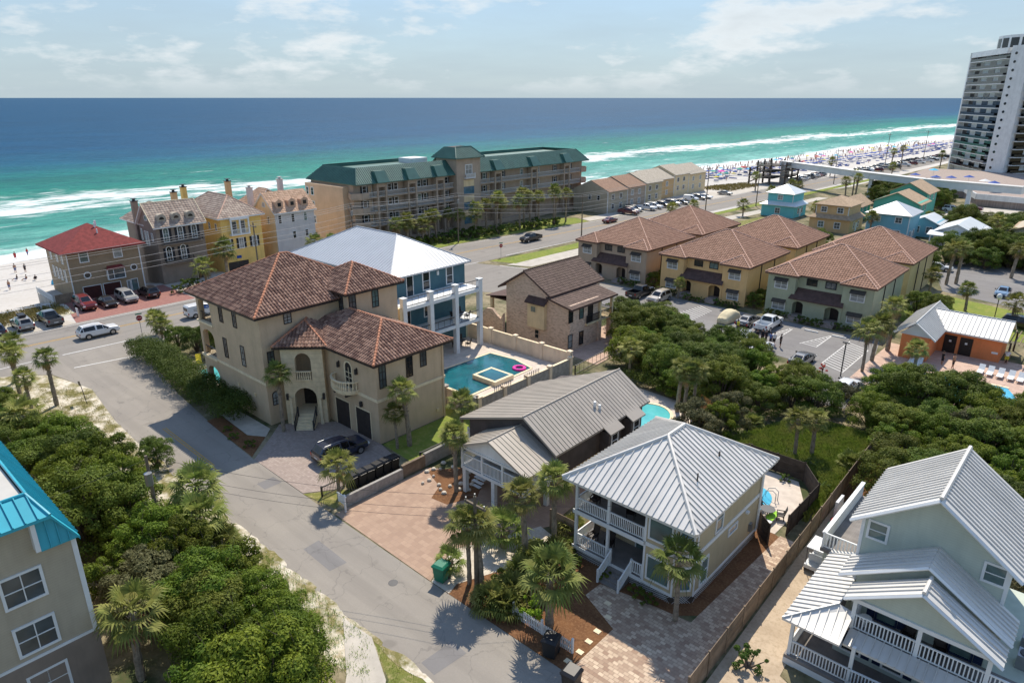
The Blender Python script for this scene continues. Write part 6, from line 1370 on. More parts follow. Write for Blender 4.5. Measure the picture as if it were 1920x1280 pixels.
# ---------------------------------------------------------------- cottages beyond
def cottage(name, label, u0, u1, v0, v1, wall, roof, ze, zr, low=None, wins=2, plain=True):
    P = thing(name, label, 'house', ((u0 + u1) / 2, (v0 + v1) / 2, 0))
    mb = MB(); mb.box(u0, u1, v0, v1, -0.1, ze); mb.part('wall', wall, P)
    if low:
        d, zl = low
        mb = MB(); mb.box(u0 - d, u1 + d, v0 - d, v1, -0.1, zl); mb.part('lower_storey', wall, P)
        hp = hip_faces(u0 - d - 0.6, u1 + d + 0.6, v0 - d - 0.6, v1 + 0.6, zl, zl + 1.0, 2.2); hp['ridge']
        A = [(u0 - d - 0.6, v0 - d - 0.6, zl), (u1 + d + 0.6, v0 - d - 0.6, zl), (u1, v0, zl + 0.8), (u0, v0, zl + 0.8)]; B = [(u1 + d + 0.6, v0 - d - 0.6, zl), (u1 + d + 0.6, v1, zl), (u1, v1, zl + 0.8), (u1, v0, zl + 0.8)]; C = [(u0 - d - 0.6, v1, zl), (u0 - d - 0.6, v0 - d - 0.6, zl), (u0, v0, zl + 0.8), (u0, v1, zl + 0.8)]
        mb = MB()
        for q in (A, B, C): slab(mb, q, 0.15)
        mb.part('skirt_roof', roof, P)
    hp = hip_faces(u0 - 0.5, u1 + 0.5, v0 - 0.5, v1 + 0.5, ze, zr); roof_plain(P, [hp['front'], hp['right'], hp['back'], hp['left']], roof, 0.15)
    f = FV(v0 - (low[0] if low else 0)); g = FV(v0)
    n = wins
    for i in range(n):
        t_ = u0 + (u1 - u0) * (i + 0.5) / n
        window(P, g, t_, ze - 1.7, 1.2, 1.1, gmat='glass_grey', nx=2, nz=2, fw=0.13)
        if low: window(P, f, t_, 1.0, 1.2, 1.3, gmat='glass_grey', nx=2, nz=2, fw=0.13)
        elif ze > 4.5: window(P, f, t_, 1.2, 1.2, 1.3, gmat='glass_grey', nx=2, nz=2, fw=0.13)
    f = FU(u1 + (low[0] if low else 0))
    for q in (0.25, 0.6): window(P, f, v0 + (v1 - v0) * q, 1.0, 0.8, 1.3, gmat='glass_dark', nx=1, nz=2, fw=0.12)
    door(P, f, v0 + (v1 - v0) * 0.45, 0.05, 0.9, 2.0, 'white_trim', 'white_trim')
    mb = MB(); mb.box(u1 - 0.12, u1 + 0.03, v0 - 0.03, v0 + 0.12, (low[1] if low else 0), ze); mb.part('corner_trim', 'white_trim', P); mb = MB(); mb.box(u0 - 0.03, u0 + 0.12, v0 - 0.03, v0 + 0.12, (low[1] if low else 0), ze); mb.part('corner_trim', 'white_trim', P)
    return P
cottage('cottage', 'bright turquoise cottage with white metal roofs beside the main road', -73.4, -66.6, 184.5, 192, 'aqua_wall', 'metal_pale', 6.1, 8.2, (1.0, 3.1), 1)
cottage('cottage', 'sandy tan cottage with tan roof next to the turquoise one', -56.0, -48.6, 171, 180, 'sand_wall', 'shingle_tan', 6.2, 8.0, (0.9, 3.2), 2)
P = cottage('cottage', 'sky blue cottage with white hip roof behind the tile-roofed blocks', -43.6, -35.0, 167.4, 176.5, 'blue_wall', 'metal_white', 5.9, 8.3, None, 2)
def gable_house(name, label, u0, u1, v0, v1, wall, roof, ze, zr, axis='v'):
    P = thing(name, label, 'house', ((u0 + u1) / 2, (v0 + v1) / 2, 0)); m_ = (u0 + u1) / 2
    mb = MB(); mb.box(u0, u1, v0, v1, -0.1, ze); mb.add([(u0, v0, ze), (u1, v0, ze), (m_, v0, zr - 0.2), (u0, v1, ze), (u1, v1, ze), (m_, v1, zr - 0.2)], [(0, 1, 2), (5, 4, 3), (0, 2, 5, 3), (1, 4, 5, 2)]); mb.part('wall', wall, P)
    roof_plain(P, [[(u0 - 0.6, v0 - 0.6, ze - 0.3), (m_, v0 - 0.6, zr), (m_, v1 + 0.6, zr), (u0 - 0.6, v1 + 0.6, ze - 0.3)], [(m_, v0 - 0.6, zr), (u1 + 0.6, v0 - 0.6, ze - 0.3), (u1 + 0.6, v1 + 0.6, ze - 0.3), (m_, v1 + 0.6, zr)]], roof, 0.15)
    for t_ in (u0 + 1.5, u1 - 1.5): window(P, FV(v0), t_, 1.0, 1.1, 1.3, gmat='glass_grey', nx=2, nz=2, fw=0.12)
    for q in (0.3, 0.7): window(P, FU(u1), v0 + (v1 - v0) * q, ze - 2.2, 0.9, 1.3, gmat='glass_grey', nx=1, nz=2, fw=0.12)
    return P
gable_house('cottage', 'mint green house with cream gable roof in front of the skybridge', -50, -39.5, 196, 206, 'mint_wall', 'shingle_tan', 5.0, 7.4)
gable_house('cottage', 'second mint green house, taller, with cream roof', -49.5, -40.5, 208, 219, 'mint_wall', 'shingle_tan', 6.4, 8.8)
gable_house('cottage', 'small mint green house beside the tan cottage', -57.5, -51.5, 190, 199, 'mint_wall', 'shingle_tan', 4.0, 6.0)
P = gable_house('cottage', 'low white-roofed cottage with grey gable among the trees', -30.4, -22.2, 169.6, 182, 'white_paint', 'metal_pale', 3.1, 4.9)
mb = MB(); slab(mb, [(-31.2, 166.8, 2.6), (-21.4, 166.8, 2.6), (-21.4, 169.6, 3.2), (-31.2, 169.6, 3.2)], 0.15); mb.part('porch_roof', 'metal_pale', P)
for u_ in (-30.5, -27.5, -24.9, -22.2):
    mb = MB(); mb.box(u_ - 0.12, u_ + 0.12, 167.0, 167.24, 0, 2.5); mb.part('porch_post', 'white_trim', P)
gable_house('cottage', 'grey-brown house with tan roof at the right edge', -16.5, -6, 168, 180, 'taupe_siding', 'shingle_tan', 5.4, 7.4)
gable_house('cottage', 'small pale house behind the blue cottage', -37.0, -31.5, 178, 186, 'blue_wall', 'metal_pale', 3.4, 4.6)
# ---------------------------------------------------------------- orange pool house
P = thing('pool_house', 'orange stucco pool house with grey metal roof and two dark doors', 'building', (-12, 96, 0))
mb = MB(); mb.box(-17.3, -14.3, 90.2, 101, -0.1, 3.0); mb.box(-14.3, -7.7, 95.8, 101, -0.1, 3.0); mb.part('wall', 'orange_stucco', P)
mb = MB(); mb.add([(-17.6, 90.22, 3.0), (-14.0, 90.22, 3.0), (-15.9, 90.22, 4.5)], [(0, 1, 2)]); mb.add([(-17.6, 90.3, 3.0), (-14.0, 90.3, 3.0), (-15.9, 90.3, 4.5)], [(2, 1, 0)]); mb.part('gable', 'metal_pale', P)
A = [(-18.3, 89.6, 2.95), (-15.95, 89.6, 4.75), (-15.95, 102, 4.75), (-18.3, 102, 2.95)]; B = [(-15.95, 89.6, 4.75), (-13.6, 89.6, 2.95), (-13.6, 102, 2.95), (-15.95, 102, 4.75)]
C = [(-14.4, 95.0, 2.97), (-7.2, 95.0, 2.97), (-7.2, 98.4, 4.62), (-16, 98.4, 4.62)]; D = [(-16, 98.4, 4.62), (-7.2, 98.4, 4.62), (-7.2, 101.8, 2.97), (-14.4, 101.8, 2.97)]
roof_metal(P, [A, B, C, D], 'metal_mist', 0.5, [(A[1], A[2]), (C[2], C[3])], joined=True, capr=0.08)
f = FV(95.8)
for t_ in (-13.0, -11.3): 
    door(P, f, t_, 0.05, 1.15, 2.15, 'dark_door', 'dark_door', 1, rows=1)
    k = MB(); f.box(k, t_ - 0.13, t_ + 0.13, 1.45, 1.7, 0.036, 0.05); k.part('door_sign', 'sign_white', P)
k = MB(); f.box(k, -8.6, -7.95, 1.0, 1.25, 0, 0.03); k.part('wall_notice', 'sign_white', P)
P = thing('pergola', 'dark timber pergola at the end of the pool house', 'pergola', (-5, 99, 0))
for u_, v_ in ((-7, 96.5), (-2, 96.5), (-7, 102), (-2, 102)):
    mb = MB(); mb.box(u_ - 0.1, u_ + 0.1, v_ - 0.1, v_ + 0.1, 0, 2.5); mb.part('post', 'wood_dark', P)
for i in range(12):
    mb = MB(); mb.box(-7.2 + i * 0.48, -7.1 + i * 0.48, 96, 102.5, 2.5, 2.62); mb.part('slat', 'wood_fence', P)
P = thing('pool', 'long light blue pool partly hidden by trees below the pool house', 'pool', (-8, 84, 0.03))
mb = MB(); mb.prism([(-16.4, 80.0), (-14, 86.0), (-9.5, 87.2), (-5.6, 87.2), (-3.5, 82.5), (-8, 80)], 0.035, 0.06); mb.part('water', 'pool_blue', P)
mb = MB(); mb.prism([(-9.6, 87.25), (-5.5, 87.25), (-5.5, 87.6), (-9.6, 87.6)], 0.03, 0.1); mb.part('coping', 'cream_cast', P)
# ---------------------------------------------------------------- tower, skybridge, podium
P = thing('high_rise', 'white high-rise tower with dark balconies and a fin of round windows', 'tower block', (-48, 345, 0))
A0 = Vector((-45.5, 331)); A1 = Vector((-63, 363)); dl = (A1 - A0).normalized(); nl = Vector((-dl.y, dl.x)); nl = nl if nl.dot(Vector((-1, -1))) > 0 else -nl
fa = Fr((A0.x, A0.y), (dl.x, dl.y), (nl.x, nl.y)); LL = (A1 - A0).length
ff = Fr((-45.5, 331), (0.92, -0.39), (-0.39, -0.92)); NF = 15; FH = 2.95
core = [(-45.5, 331), (-63, 363), (-40, 378), (-20, 352), (-39.7, 328.6)]
mb = MB(); mb.prism(core, -0.2, 47.0); mb.part('core', 'white_paint', P)
mb = MB(); ff.box(mb, -0.2, 6.6, 0, 48.2, -1, 1.4); mb.part('fin', 'white_paint', P)
f_ = Fr(ff.p(0, 0, 1.4)[:2], ff.a, ff.n)
for i in range(NF): round_window(P, f_, 1.7, 4.2 + i * FH, 0.55)
mb = MB(); fa.box(mb, LL - 1.2, LL, 0, 47.6, -0.5, 2.2); fa.box(mb, 0.4, LL, 45.6, 47.6, -0.5, 2.2); mb.part('frame_wall', 'white_paint', P)
for i in range(NF):
    z_ = 2.6 + i * FH
    mb = MB(); fa.box(mb, 0.4, LL - 1.2, z_ - 0.25, z_, 0.0, 2.1); o = mb.part('balcony_slab', 'white_paint', P)
    mb = MB(); fa.box(mb, 0.4, LL - 1.2, z_ + 0.05, z_ + 1.0, 2.02, 2.07); mb.part('balcony_glass', 'glass_dark', o)
    g = MB()
    for a, c in ((1.5, 9), (14, 20), (26, 34)): g = MB(); fa.box(g, a, c, z_ + 0.1, z_ + 2.4, 0.02, 0.1); g.part('glazing', 'glass_black', o)
fr2 = Fr((-39.4, 328.4), (0.60, 0.80), (0.80, -0.60))
for i in range(NF):
    z_ = 2.6 + i * FH
    mb = MB(); fr2.box(mb, 0.2, 36, z_ - 0.25, z_, 0.0, 2.1); o = mb.part('balcony_slab', 'white_paint', P)
    mb = MB(); fr2.box(mb, 0.2, 36, z_ + 0.05, z_ + 1.0, 2.02, 2.07); mb.part('balcony_glass', 'glass_dark', o)
    g = MB()
    for a in range(1, 35, 7): g = MB(); fr2.box(g, a, a + 5, z_ + 0.1, z_ + 2.4, 0.02, 0.1); g.part('glazing', 'glass_black', o)
mb = MB(); cc = [(-41 + 13 * math.cos(a), 348 + 13 * math.sin(a)) for a in [2 * pi * k / 20 for k in range(20)]]; mb.prism(cc, 47, 52.4); o = mb.part('penthouse', 'white_paint', P)
g = MB()
for k in range(8, 18):
    a, c = cc[k], cc[(k + 1) % 20]; L = math.hypot(c[0] - a[0], c[1] - a[1]); ax = ((c[0] - a[0]) / L, (c[1] - a[1]) / L); Fr(a, ax, (ax[1], -ax[0])).box(g, 0.5, L - 0.5, 48.0, 51.4, 0, 0.06)
g.part('penthouse_window', 'glass_dark', o)
P = thing('podium', 'white raised pool terrace at the foot of the tower', 'terrace', (-45, 255, 0))
mb = MB(); mb.prism([(-64, 262), (-40.5, 259), (-34.5, 242), (0, 238), (10, 300), (-40, 330), (-66, 330)], -0.1, 2.6); mb.part('deck', 'paver_grey', P)
mb = MB()
for a, c in (((-64, 262), (-40.5, 259)), ((-40.5, 259), (-34.5, 242)), ((-34.5, 242), (0, 238))):
    L = math.hypot(c[0] - a[0], c[1] - a[1]); ax = ((c[0] - a[0]) / L, (c[1] - a[1]) / L); Fr(a, ax, (ax[1], -ax[0])).box(mb, 0, L, 1.9, 3.5, 0.01, 0.3)
mb.part('parapet', 'white_paint', P)
P = thing('skybridge', 'pale enclosed footbridge crossing the road to the beach', 'footbridge', (-75, 240, 0))
pts = [(-99, 259), (-62, 236), (-46, 228), (-22, 224)]
for a, c in zip(pts, pts[1:]):
    L = math.hypot(c[0] - a[0], c[1] - a[1]); ax = ((c[0] - a[0]) / L, (c[1] - a[1]) / L); f = Fr(a, ax, (-ax[1], ax[0]))
    mb = MB(); f.box(mb, 0, L, 6.2, 7.9, -1.3, 1.3); mb.part('span', 'metal_pale', P); mb = MB(); f.box(mb, -0.05, L + 0.05, 7.9, 8.15, -1.5, 1.5); mb.part('roof', 'metal_mist', P)
for q in ((-62, 236), (-46, 228), (-34, 226)):
    mb = MB(); mb.box(q[0] - 0.5, q[0] + 0.5, q[1] - 0.8, q[1] + 0.8, 0, 6.2); mb.part('pier', 'white_paint', P)
P = thing('stair_structure', 'dark timber beach stair tower at the end of the footbridge', 'stair tower', (-98, 260, 0))
mb = MB(); mb.box(-98.6, -96.4, 256.5, 259.5, -0.5, 8.0); mb.part('lift_shaft', 'grey_metal', P)
for i, (u_, v_) in enumerate([(-105, 251), (-105, 257), (-105, 263), (-100, 251), (-100, 263), (-94.5, 251), (-94.5, 257), (-94.5, 263), (-109, 254)]):
    mb = MB(); mb.box(u_ - 0.25, u_ + 0.25, v_ - 0.25, v_ + 0.25, -2, 8.4 if i < 8 else 5.5); mb.part('post', 'wood_dark', P)
for k, z_ in enumerate((2.2, 4.4, 6.4)):
    mb = MB(); mb.box(-105.2, -99, 250.8, 263.2, z_, z_ + 0.2); mb.box(-96, -94.3, 250.8, 263.2, z_ + 0.6, z_ + 0.8); mb.part('landing', 'wood_dark', P)
    railing(P, [(-94.3, 251), (-94.3, 263)], z_ + 0.8, 1.0, 'wood_dark', 0.5, 0.05); railing(P, [(-99, 250.8), (-105.2, 250.8), (-105.2, 263.2)], z_ + 0.2, 1.0, 'wood_dark', 0.5, 0.05)
    mb = MB(); slab(mb, [(-109, 252, z_ - 2), (-105, 252, z_), (-105, 255, z_), (-109, 255, z_ - 2)], 0.15); mb.part('stair_flight', 'wood_dark', P)
# ---------------------------------------------------------------- vegetation prototypes
def frond(mb, base, az, el, L, blade, nleaf=15, droop=0.5, fold=0.35):
    d = Vector((math.cos(az) * math.cos(el), math.sin(az) * math.cos(el), math.sin(el)))
    tip = base + d * L + Vector((0, 0, -0.12 * L * max(0, math.cos(el))))
    side = Vector((-math.sin(az), math.cos(az), 0)); up = d.cross(side); up = -up if up.z < 0 else up
    mb.tube([base, base.lerp(tip, 0.5) + Vector((0, 0, 0.05 * L)), tip], 0.022, 3, 0.014)
    for i in range(nleaf):
        f = (i / (nleaf - 1)) * 2 - 1; a = f * 1.75
        dirv = (d * math.cos(a) + side * math.sin(a)).normalized()
        l = blade * (1 - 0.28 * abs(f)) * rnd.uniform(0.85, 1.1)
        lift = up * (fold * abs(math.sin(a)) * 0.35)
        p1 = tip + (dirv + lift) * l * 0.55; p2 = tip + (dirv + lift * 0.5) * l * 0.95 + Vector((0, 0, -droop * l * rnd.uniform(0.4, 1.0)))
        w = side * math.cos(a) - d * math.sin(a); w.normalize(); ww = blade * 0.052
        mb.add([tip - w * ww * 0.4, tip + w * ww * 0.4, p1 + w * ww, p1 - w * ww, p2], [(0, 1, 2, 3), (3, 2, 4)])
def palm_proto(name, h, seed, crown=1.0, fr=30, dead=6, trunk=0.19, lean=0.0):
    global rnd
    keep = rnd; rnd = random.Random(seed); P = proto(name)
    if h > 0.15:
        path = [(lean * (z / h) ** 2, lean * 0.4 * (z / h) ** 2, z) for z in [h * k / 9 for k in range(10)]]
        mb = MB(); vs = []; n = 9
        for k, (x, y, z) in enumerate(path):
            r = trunk * (1.25 - 0.35 * k / 9) * (1.12 if k % 2 else 0.95)
            vs += [(x + r * math.cos(2 * pi * i / n), y + r * math.sin(2 * pi * i / n), z) for i in range(n)]
        mb.add(vs, [(k * n + i, k * n + (i + 1) % n, (k + 1) * n + (i + 1) % n, (k + 1) * n + i) for k in range(9) for i in range(n)] + [tuple(range(9 * n, 10 * n))])
        if trunk > 0.15:      # old leaf boots below the crown
            for k in range(26):
                a = k * 2.4; z = h * (0.62 + 0.36 * k / 26); r = trunk * 0.95; x0, y0 = lean * (z / h) ** 2, lean * 0.4 * (z / h) ** 2
                p = Vector((x0 + r * math.cos(a), y0 + r * math.sin(a), z)); q = p + Vector((0.14 * math.cos(a), 0.14 * math.sin(a), 0.2)); mb.tube([p, q], 0.05, 4, 0.02)
        mb.part('trunk', 'trunk_palm', P)
        top = Vector((lean, lean * 0.4, h))
    else: top = Vector((0, 0, 0.1))
    mb = MB()
    for i in range(fr):
        f = i / fr; el = (1.25 - 1.75 * f if h > 0.15 else 1.25 - 1.05 * f) + rnd.uniform(-0.12, 0.12)
        frond(mb, top + Vector((0, 0, 0.1 * (1 - f))), i * 2.39996 + rnd.uniform(-0.2, 0.2), el, crown * rnd.uniform(0.75, 1.05), crown * rnd.uniform(0.85, 1.05), droop=0.25 + 0.55 * f * rnd.uniform(0.5, 1.3))
    mb.part('crown', 'leaf_palm', P)
    if dead:
        mb = MB()
        for i in range(dead): frond(mb, top - Vector((0, 0, 0.1)), i * 2.1 + rnd.uniform(-0.3, 0.3), -1.0 + rnd.uniform(-0.3, 0.25), crown * 0.7, crown * 0.75, 9, 0.6)
        mb.part('dead_fronds', 'leaf_dead', P)
    rnd = keep
    return P
def leafball(mb, R, c, r, n, size, up=0.15, squash=0.8):
    for _ in range(n):
        while True:
            d = Vector((R.gauss(0, 1), R.gauss(0, 1), R.gauss(0, 1)))
            if d.length > 1e-3: break
        d.normalize()
        if d.z < -0.45: d.z *= -0.6
        p = c + Vector((d.x * r, d.y * r, d.z * r * squash)) * R.uniform(0.72, 1.08)
        nn = (d + Vector((R.uniform(-0.7, 0.7), R.uniform(-0.7, 0.7), R.uniform(-0.3, 0.9)))).normalized()
        a = nn.orthogonal().normalized(); b = nn.cross(a); t = R.uniform(0, 2 * pi); x = a * math.cos(t) + b * math.sin(t); y = nn.cross(x)
        s = size * R.uniform(0.7, 1.3)
        mb.add([p - x * s, p - y * s * 0.45, p + x * s, p + y * s * 0.45], [(0, 1, 2, 3)])
def tree_proto(name, seed, R0, H0, lobes, leaves, leaf, mat, trunkh=0.8, flat=0.75):
    R = random.Random(seed); P = proto(name); mb = MB(); tr = MB()
    for i in range(lobes):
        a = i * 2.39996; q = math.sqrt((i + 0.5) / lobes); r = R0 * 0.80 * q
        z = trunkh + (H0 - trunkh) * (0.36 + 0.42 * math.sqrt(max(0, 1 - q * q)) + R.uniform(-0.22, 0.26))
        c = Vector((r * math.cos(a) + R.uniform(-.3, .3), r * math.sin(a) + R.uniform(-.3, .3), z)); lr = R0 * R.choice([0.12, 0.16, 0.20, 0.25, 0.31])
        leafball(mb, R, c, lr, int(leaves * (lr / R0 / 0.22) ** 1.6), leaf, squash=flat)
        if i % 3 == 0: tr.tube([c * 0.8, c, c + Vector((R.uniform(-.5, .5), R.uniform(-.5, .5), lr + 0.25))], 0.03, 4, 0.008)
        if i % 2 == 0: tr.tube([(0.1 * math.cos(a), 0.1 * math.sin(a), 0.0), (c.x * 0.35, c.y * 0.35, trunkh), (c.x * 0.9, c.y * 0.9, c.z - 0.1)], 0.09, 5, 0.025)
    for i in range(max(3, lobes // 3)):      # skirt of foliage down to the ground
        a = i * 2 * pi / max(3, lobes // 3) + R.uniform(-.3, .3); leafball(mb, R, Vector((R0 * 0.78 * math.cos(a), R0 * 0.78 * math.sin(a), H0 * R.uniform(0.2, 0.38))), R0 * 0.26, int(leaves * 0.8), leaf, squash=1.0)
    mb.part('crown', mat, P); tr.part('trunk', 'trunk_wood', P)
    return P
PALMS = [palm_proto('sabal_palm', 4.6, 11, 1.1, 30, 9), palm_proto('sabal_palm', 4.6, 12, 1.2, 26, 6, lean=0.4), palm_proto('sabal_palm', 4.6, 13, 1.0, 34, 12, lean=-0.3), palm_proto('sabal_palm', 4.6, 17, 1.25, 22, 5, 0.16, lean=0.15), palm_proto('sabal_palm', 4.6, 18, 1.05, 28, 14, 0.22, lean=-0.5)]
PALMETTO = palm_proto('palmetto', 0.0, 15, 1.05, 30, 0); DATE = palm_proto('pygmy_palm', 0.9, 16, 0.75, 22, 0, 0.17)
PH = 4.6
palm_n = [0]
def palm(u, v, h, label, group=None, crown=1.0, z=0.0):
    crown *= 0.84
    k = palm_n[0] * 3 % 5; palm_n[0] += 1
    o = dup(PALMS[k], u, v, z, rnd.uniform(0, 6.28), (crown, crown, h / PH), label, 'palm tree', group)
    for c_ in o.children:     # keep fronds round whatever the trunk height
        if c_.name.split('.')[0] in ('crown', 'dead_fronds'):
            c_.scale = (1, 1, crown * PH / h); c_.location = (0, 0, PH * (1 - crown * PH / h))
    return o
for u, v, h, cr_, lab in ((-55.3, 28.9, 5.9, 0.9, 'slender sabal palm beside the stone entry of the mansion'), (-41.6, 25.7, 2.9, 0.95, 'short sabal palm on the grass by the mansion drive'), (-44.6, 34.0, 3.5, 0.7, 'small thin palm against the garage wall'),
                          (-44.2, 35.1, 5.5, 1.0, 'full sabal palm against the garage wall'), (-35.4, 32.6, 5.0, 0.95, 'sabal palm at the corner post of the stilt house'), (-40.2, 37.9, 4.5, 1.0, 'sabal palm behind the low block wall'),
                          (-26.7, 25.5, 4.5, 0.95, 'left of the twin palms beside the utility pole'), (-26.0, 25.9, 4.7, 0.95, 'right of the twin palms beside the utility pole'), (-25.4, 29.6, 5.1, 1.0, 'palm in the bed between stilt house and khaki house'),
                          (-25.0, 32.2, 5.3, 1.05, 'palm against the khaki house porch corner'), (-20.4, 26.0, 3.7, 1.35, 'wide-crowned palm growing over the white picket fence'), (-15.0, 31.5, 4.4, 1.0, 'sabal palm at the bay corner of the khaki house'),
                          (-34.5, 8.0, 4.2, 1.15, 'sabal palm beside the beige siding building'), (-78.1, 16.3, 5.1, 0.95, 'lone palm on the sandy verge by the junction'), (-76.4, 13.8, 4.4, 0.9, 'palm behind the dark bushes near the junction'),
                          (-84.5, 14.6, 4.6, 1.0, 'palm in the cluster at the street corner'), (-86.5, 13.0, 5.2, 1.0, 'palm in the cluster at the street corner'), (-88.6, 15.4, 4.4, 1.0, 'palm in the cluster at the street corner'),
                          (-29.6, 57.9, 5.0, 0.95, 'one of three palms by the aqua oval pool'), (-28.2, 56.5, 4.9, 0.95, 'one of three palms by the aqua oval pool'), (-27.7, 57.5, 5.1, 0.9, 'one of three palms by the aqua oval pool'), (-38.2, 62.4, 3.6, 0.95, 'palm behind the walled pool corner'),
                          (-17.2, 56.4, 3.9, 0.85, 'palm with shaggy trunk in the green meadow'), (-16.1, 57.4, 3.6, 0.85, 'second palm in the green meadow'), (-46.0, 16.4, 3.4, 1.5, 'palm rising out of the thicket by the road'), (-43.2, 15.6, 2.6, 1.3, 'low palm beside the taller one in the thicket'), (-68.5, 11.5, 3.6, 1.2, 'palm at the top of the thicket near the teal roof'),
                          (-20.5, 133.2, 6.2, 1.3, 'tall palm of the pair beside the back car park'), (-19.4, 135, 6.0, 1.2, 'second palm of the pair beside the back car park'), (-15.0, 117.7, 3.3, 1.05, 'palm on the lawn behind the pool house'), (-20.8, 122, 3.8, 1.0, 'palm at the corner of the yellow block'),
                          (-19.0, 81.9, 5.0, 1.1, 'palm between the car park and the pool terrace'), (-19.2, 86.4, 4.6, 1.2, 'palm beside the car park hatching'), (-18.8, 91.5, 5.6, 1.2, 'palm beside the sage green block'), (-14.2, 84.4, 3.2, 1.0, 'palm beside the hidden pool'),
                          (-42.0, 165.4, 5.2, 1.1, 'palm in front of the sky blue cottage'), (-9, 114.5, 3.2, 1.0, 'palm by the right edge behind the pool house'), (-55.0, 151, 3.2, 1.0, 'palm behind the rear townhouse blocks'), (-13, 146, 5.0, 1.2, 'palm behind the back car park'), (-50.2, 95.0, 2.6, 0.8, 'small palm before the ochre block'),
                          (-113.5, 52.6, 5.6, 1.5, 'bushy palm before the yellow beach house'), (-112.6, 48.4, 3.4, 1.3, 'low palm before the slate house'), (-113.0, 69.5, 4.4, 1.2, 'palm before the cream dormer house'), (-112.4, 72.5, 4.2, 1.2, 'second palm before the cream dormer house'),
                          (-112, 79.5, 3.6, 1.3, 'palm at the corner of the condominium'), (-93.6, 32.6, 2.3, 0.9, 'left palm of the group behind the stop sign'), (-91.4, 32.4, 2.4, 0.9, 'middle palm of the group behind the stop sign'), (-88.6, 31.8, 2.3, 0.9, 'right palm of the group behind the stop sign')):
    palm(u, v, h, lab, None, cr_)
for o in [q for q in COL.objects if q.get('label') in ('palm in the cluster at the street corner',)]: o['group'] = 'palms at the street corner'
for o in [q for q in COL.objects if q.get('label') == 'one of three palms by the aqua oval pool']: o['group'] = 'palms by the oval pool'
for i in range(20):
    v = 88 + i * 2.7 + rnd.uniform(-0.8, 0.8); palm(-112.6 + 0.035 * (v - 88) + rnd.uniform(-1.4, 1.4) + max(0, v - 110) * 0.12, v, rnd.uniform(4.2, 5.8) if i < 9 else rnd.uniform(6.2, 8.6), 'palm in the row in front of the green-roofed condominium', 'palms before the condominium', rnd.uniform(1.1, 1.45))
for i, (u, v, h) in enumerate([(-84, 152, 4.6), (-82.5, 160, 4.4), (-80.6, 205, 4), (-78, 214, 5), (-66, 226, 6), (-64, 229, 7), (-68, 240, 7), (-79, 222, 4), (-93.5, 296, 6), (-76, 208, 3.5), (-82, 338, 8), (-80, 346, 9), (-66, 352, 7), (-72, 300, 5), (-20, 172, 6), (-18, 168, 5), (-14, 176, 6), (-60, 183, 3.5), (-77, 178, 3), (-97, 232, 5)]):
    palm(u, v, h, 'distant palm along the coast road', 'palms along the coast road', 1.2)
for u, v, s_, lab in ((-28.5, 25.4, 1.0, 'tiny stocky palm in the shell bed'), (-27.7, 29.9, 1.5, 'spiky dark cycad-like palm in the shell bed')): dup(DATE, u, v, 0, rnd.uniform(0, 6), s_, lab, 'palm tree')
for u, v, s_ in ((-24.2, 24.9, 1.0), (-23.2, 25.2, 0.95), (-23.6, 26.3, 1.05), (-24.4, 28.2, 1.0), (-24.6, 29.8, 1.1), (-23.9, 31.0, 1.0), (-22.9, 27.6, 0.9), (-25.0, 34.2, 0.9)): dup(PALMETTO, u, v, 0, rnd.uniform(0, 6), s_, 'low fan-leaved palmetto in the mulch bed beside the khaki house', 'palmetto', 'palmettos in the mulch bed')
for u, v, s_ in ((-74, 11.5, 1.2), (-71, 12.4, 1.3), (-46, 15, 1.5), (-42.5, 16.2, 1.2), (-39, 14.6, 1.2), (-13, 58, 0.9), (-22.5, 60, 0.8), (-5, 31.0, 1.0), (-3.2, 31.4, 1.2), (-0.5, 31.2, 1.3)): dup(PALMETTO, u, v, 0, rnd.uniform(0, 6), s_, 'fan-leaved palmetto growing at the edge of the scrub', 'palmetto', 'palmettos in the scrub')
# scrub trees
SCR = [tree_proto('scrub_oak', 21, 2.3, 3.9, 34, 330, 0.085, 'leaf_scrub'), tree_proto('scrub_oak', 22, 2.6, 4.4, 36, 340, 0.09, 'leaf_scrub', 1.0), tree_proto('scrub_oak', 23, 2.0, 3.3, 30, 320, 0.08, 'leaf_scrub', 0.5)]
OAK = [tree_proto('live_oak', 24, 2.5, 4.2, 36, 330, 0.085, 'leaf_oak', 1.0), tree_proto('live_oak', 25, 2.8, 4.8, 38, 340, 0.09, 'leaf_oak', 1.2)]
GRY = [tree_proto('wax_myrtle', 26, 2.2, 3.4, 20, 360, 0.09, 'leaf_grey', 0.5)]
BUSH = [tree_proto('bush', 27, 1.0, 1.3, 9, 130, 0.09, 'leaf_hedge', 0.2), tree_proto('bush', 28, 1.1, 1.1, 9, 130, 0.09, 'leaf_oak', 0.2)]
LIME = tree_proto('bush', 29, 0.75, 1.2, 8, 150, 0.07, 'leaf_lime', 0.2)
def inpoly(x, y, P):
    r = False; j = len(P) - 1
    for i in range(len(P)):
        if (P[i][1] > y) != (P[j][1] > y) and x < (P[j][0] - P[i][0]) * (y - P[i][1]) / (P[j][1] - P[i][1]) + P[i][0]: r = not r
        j = i
    return r
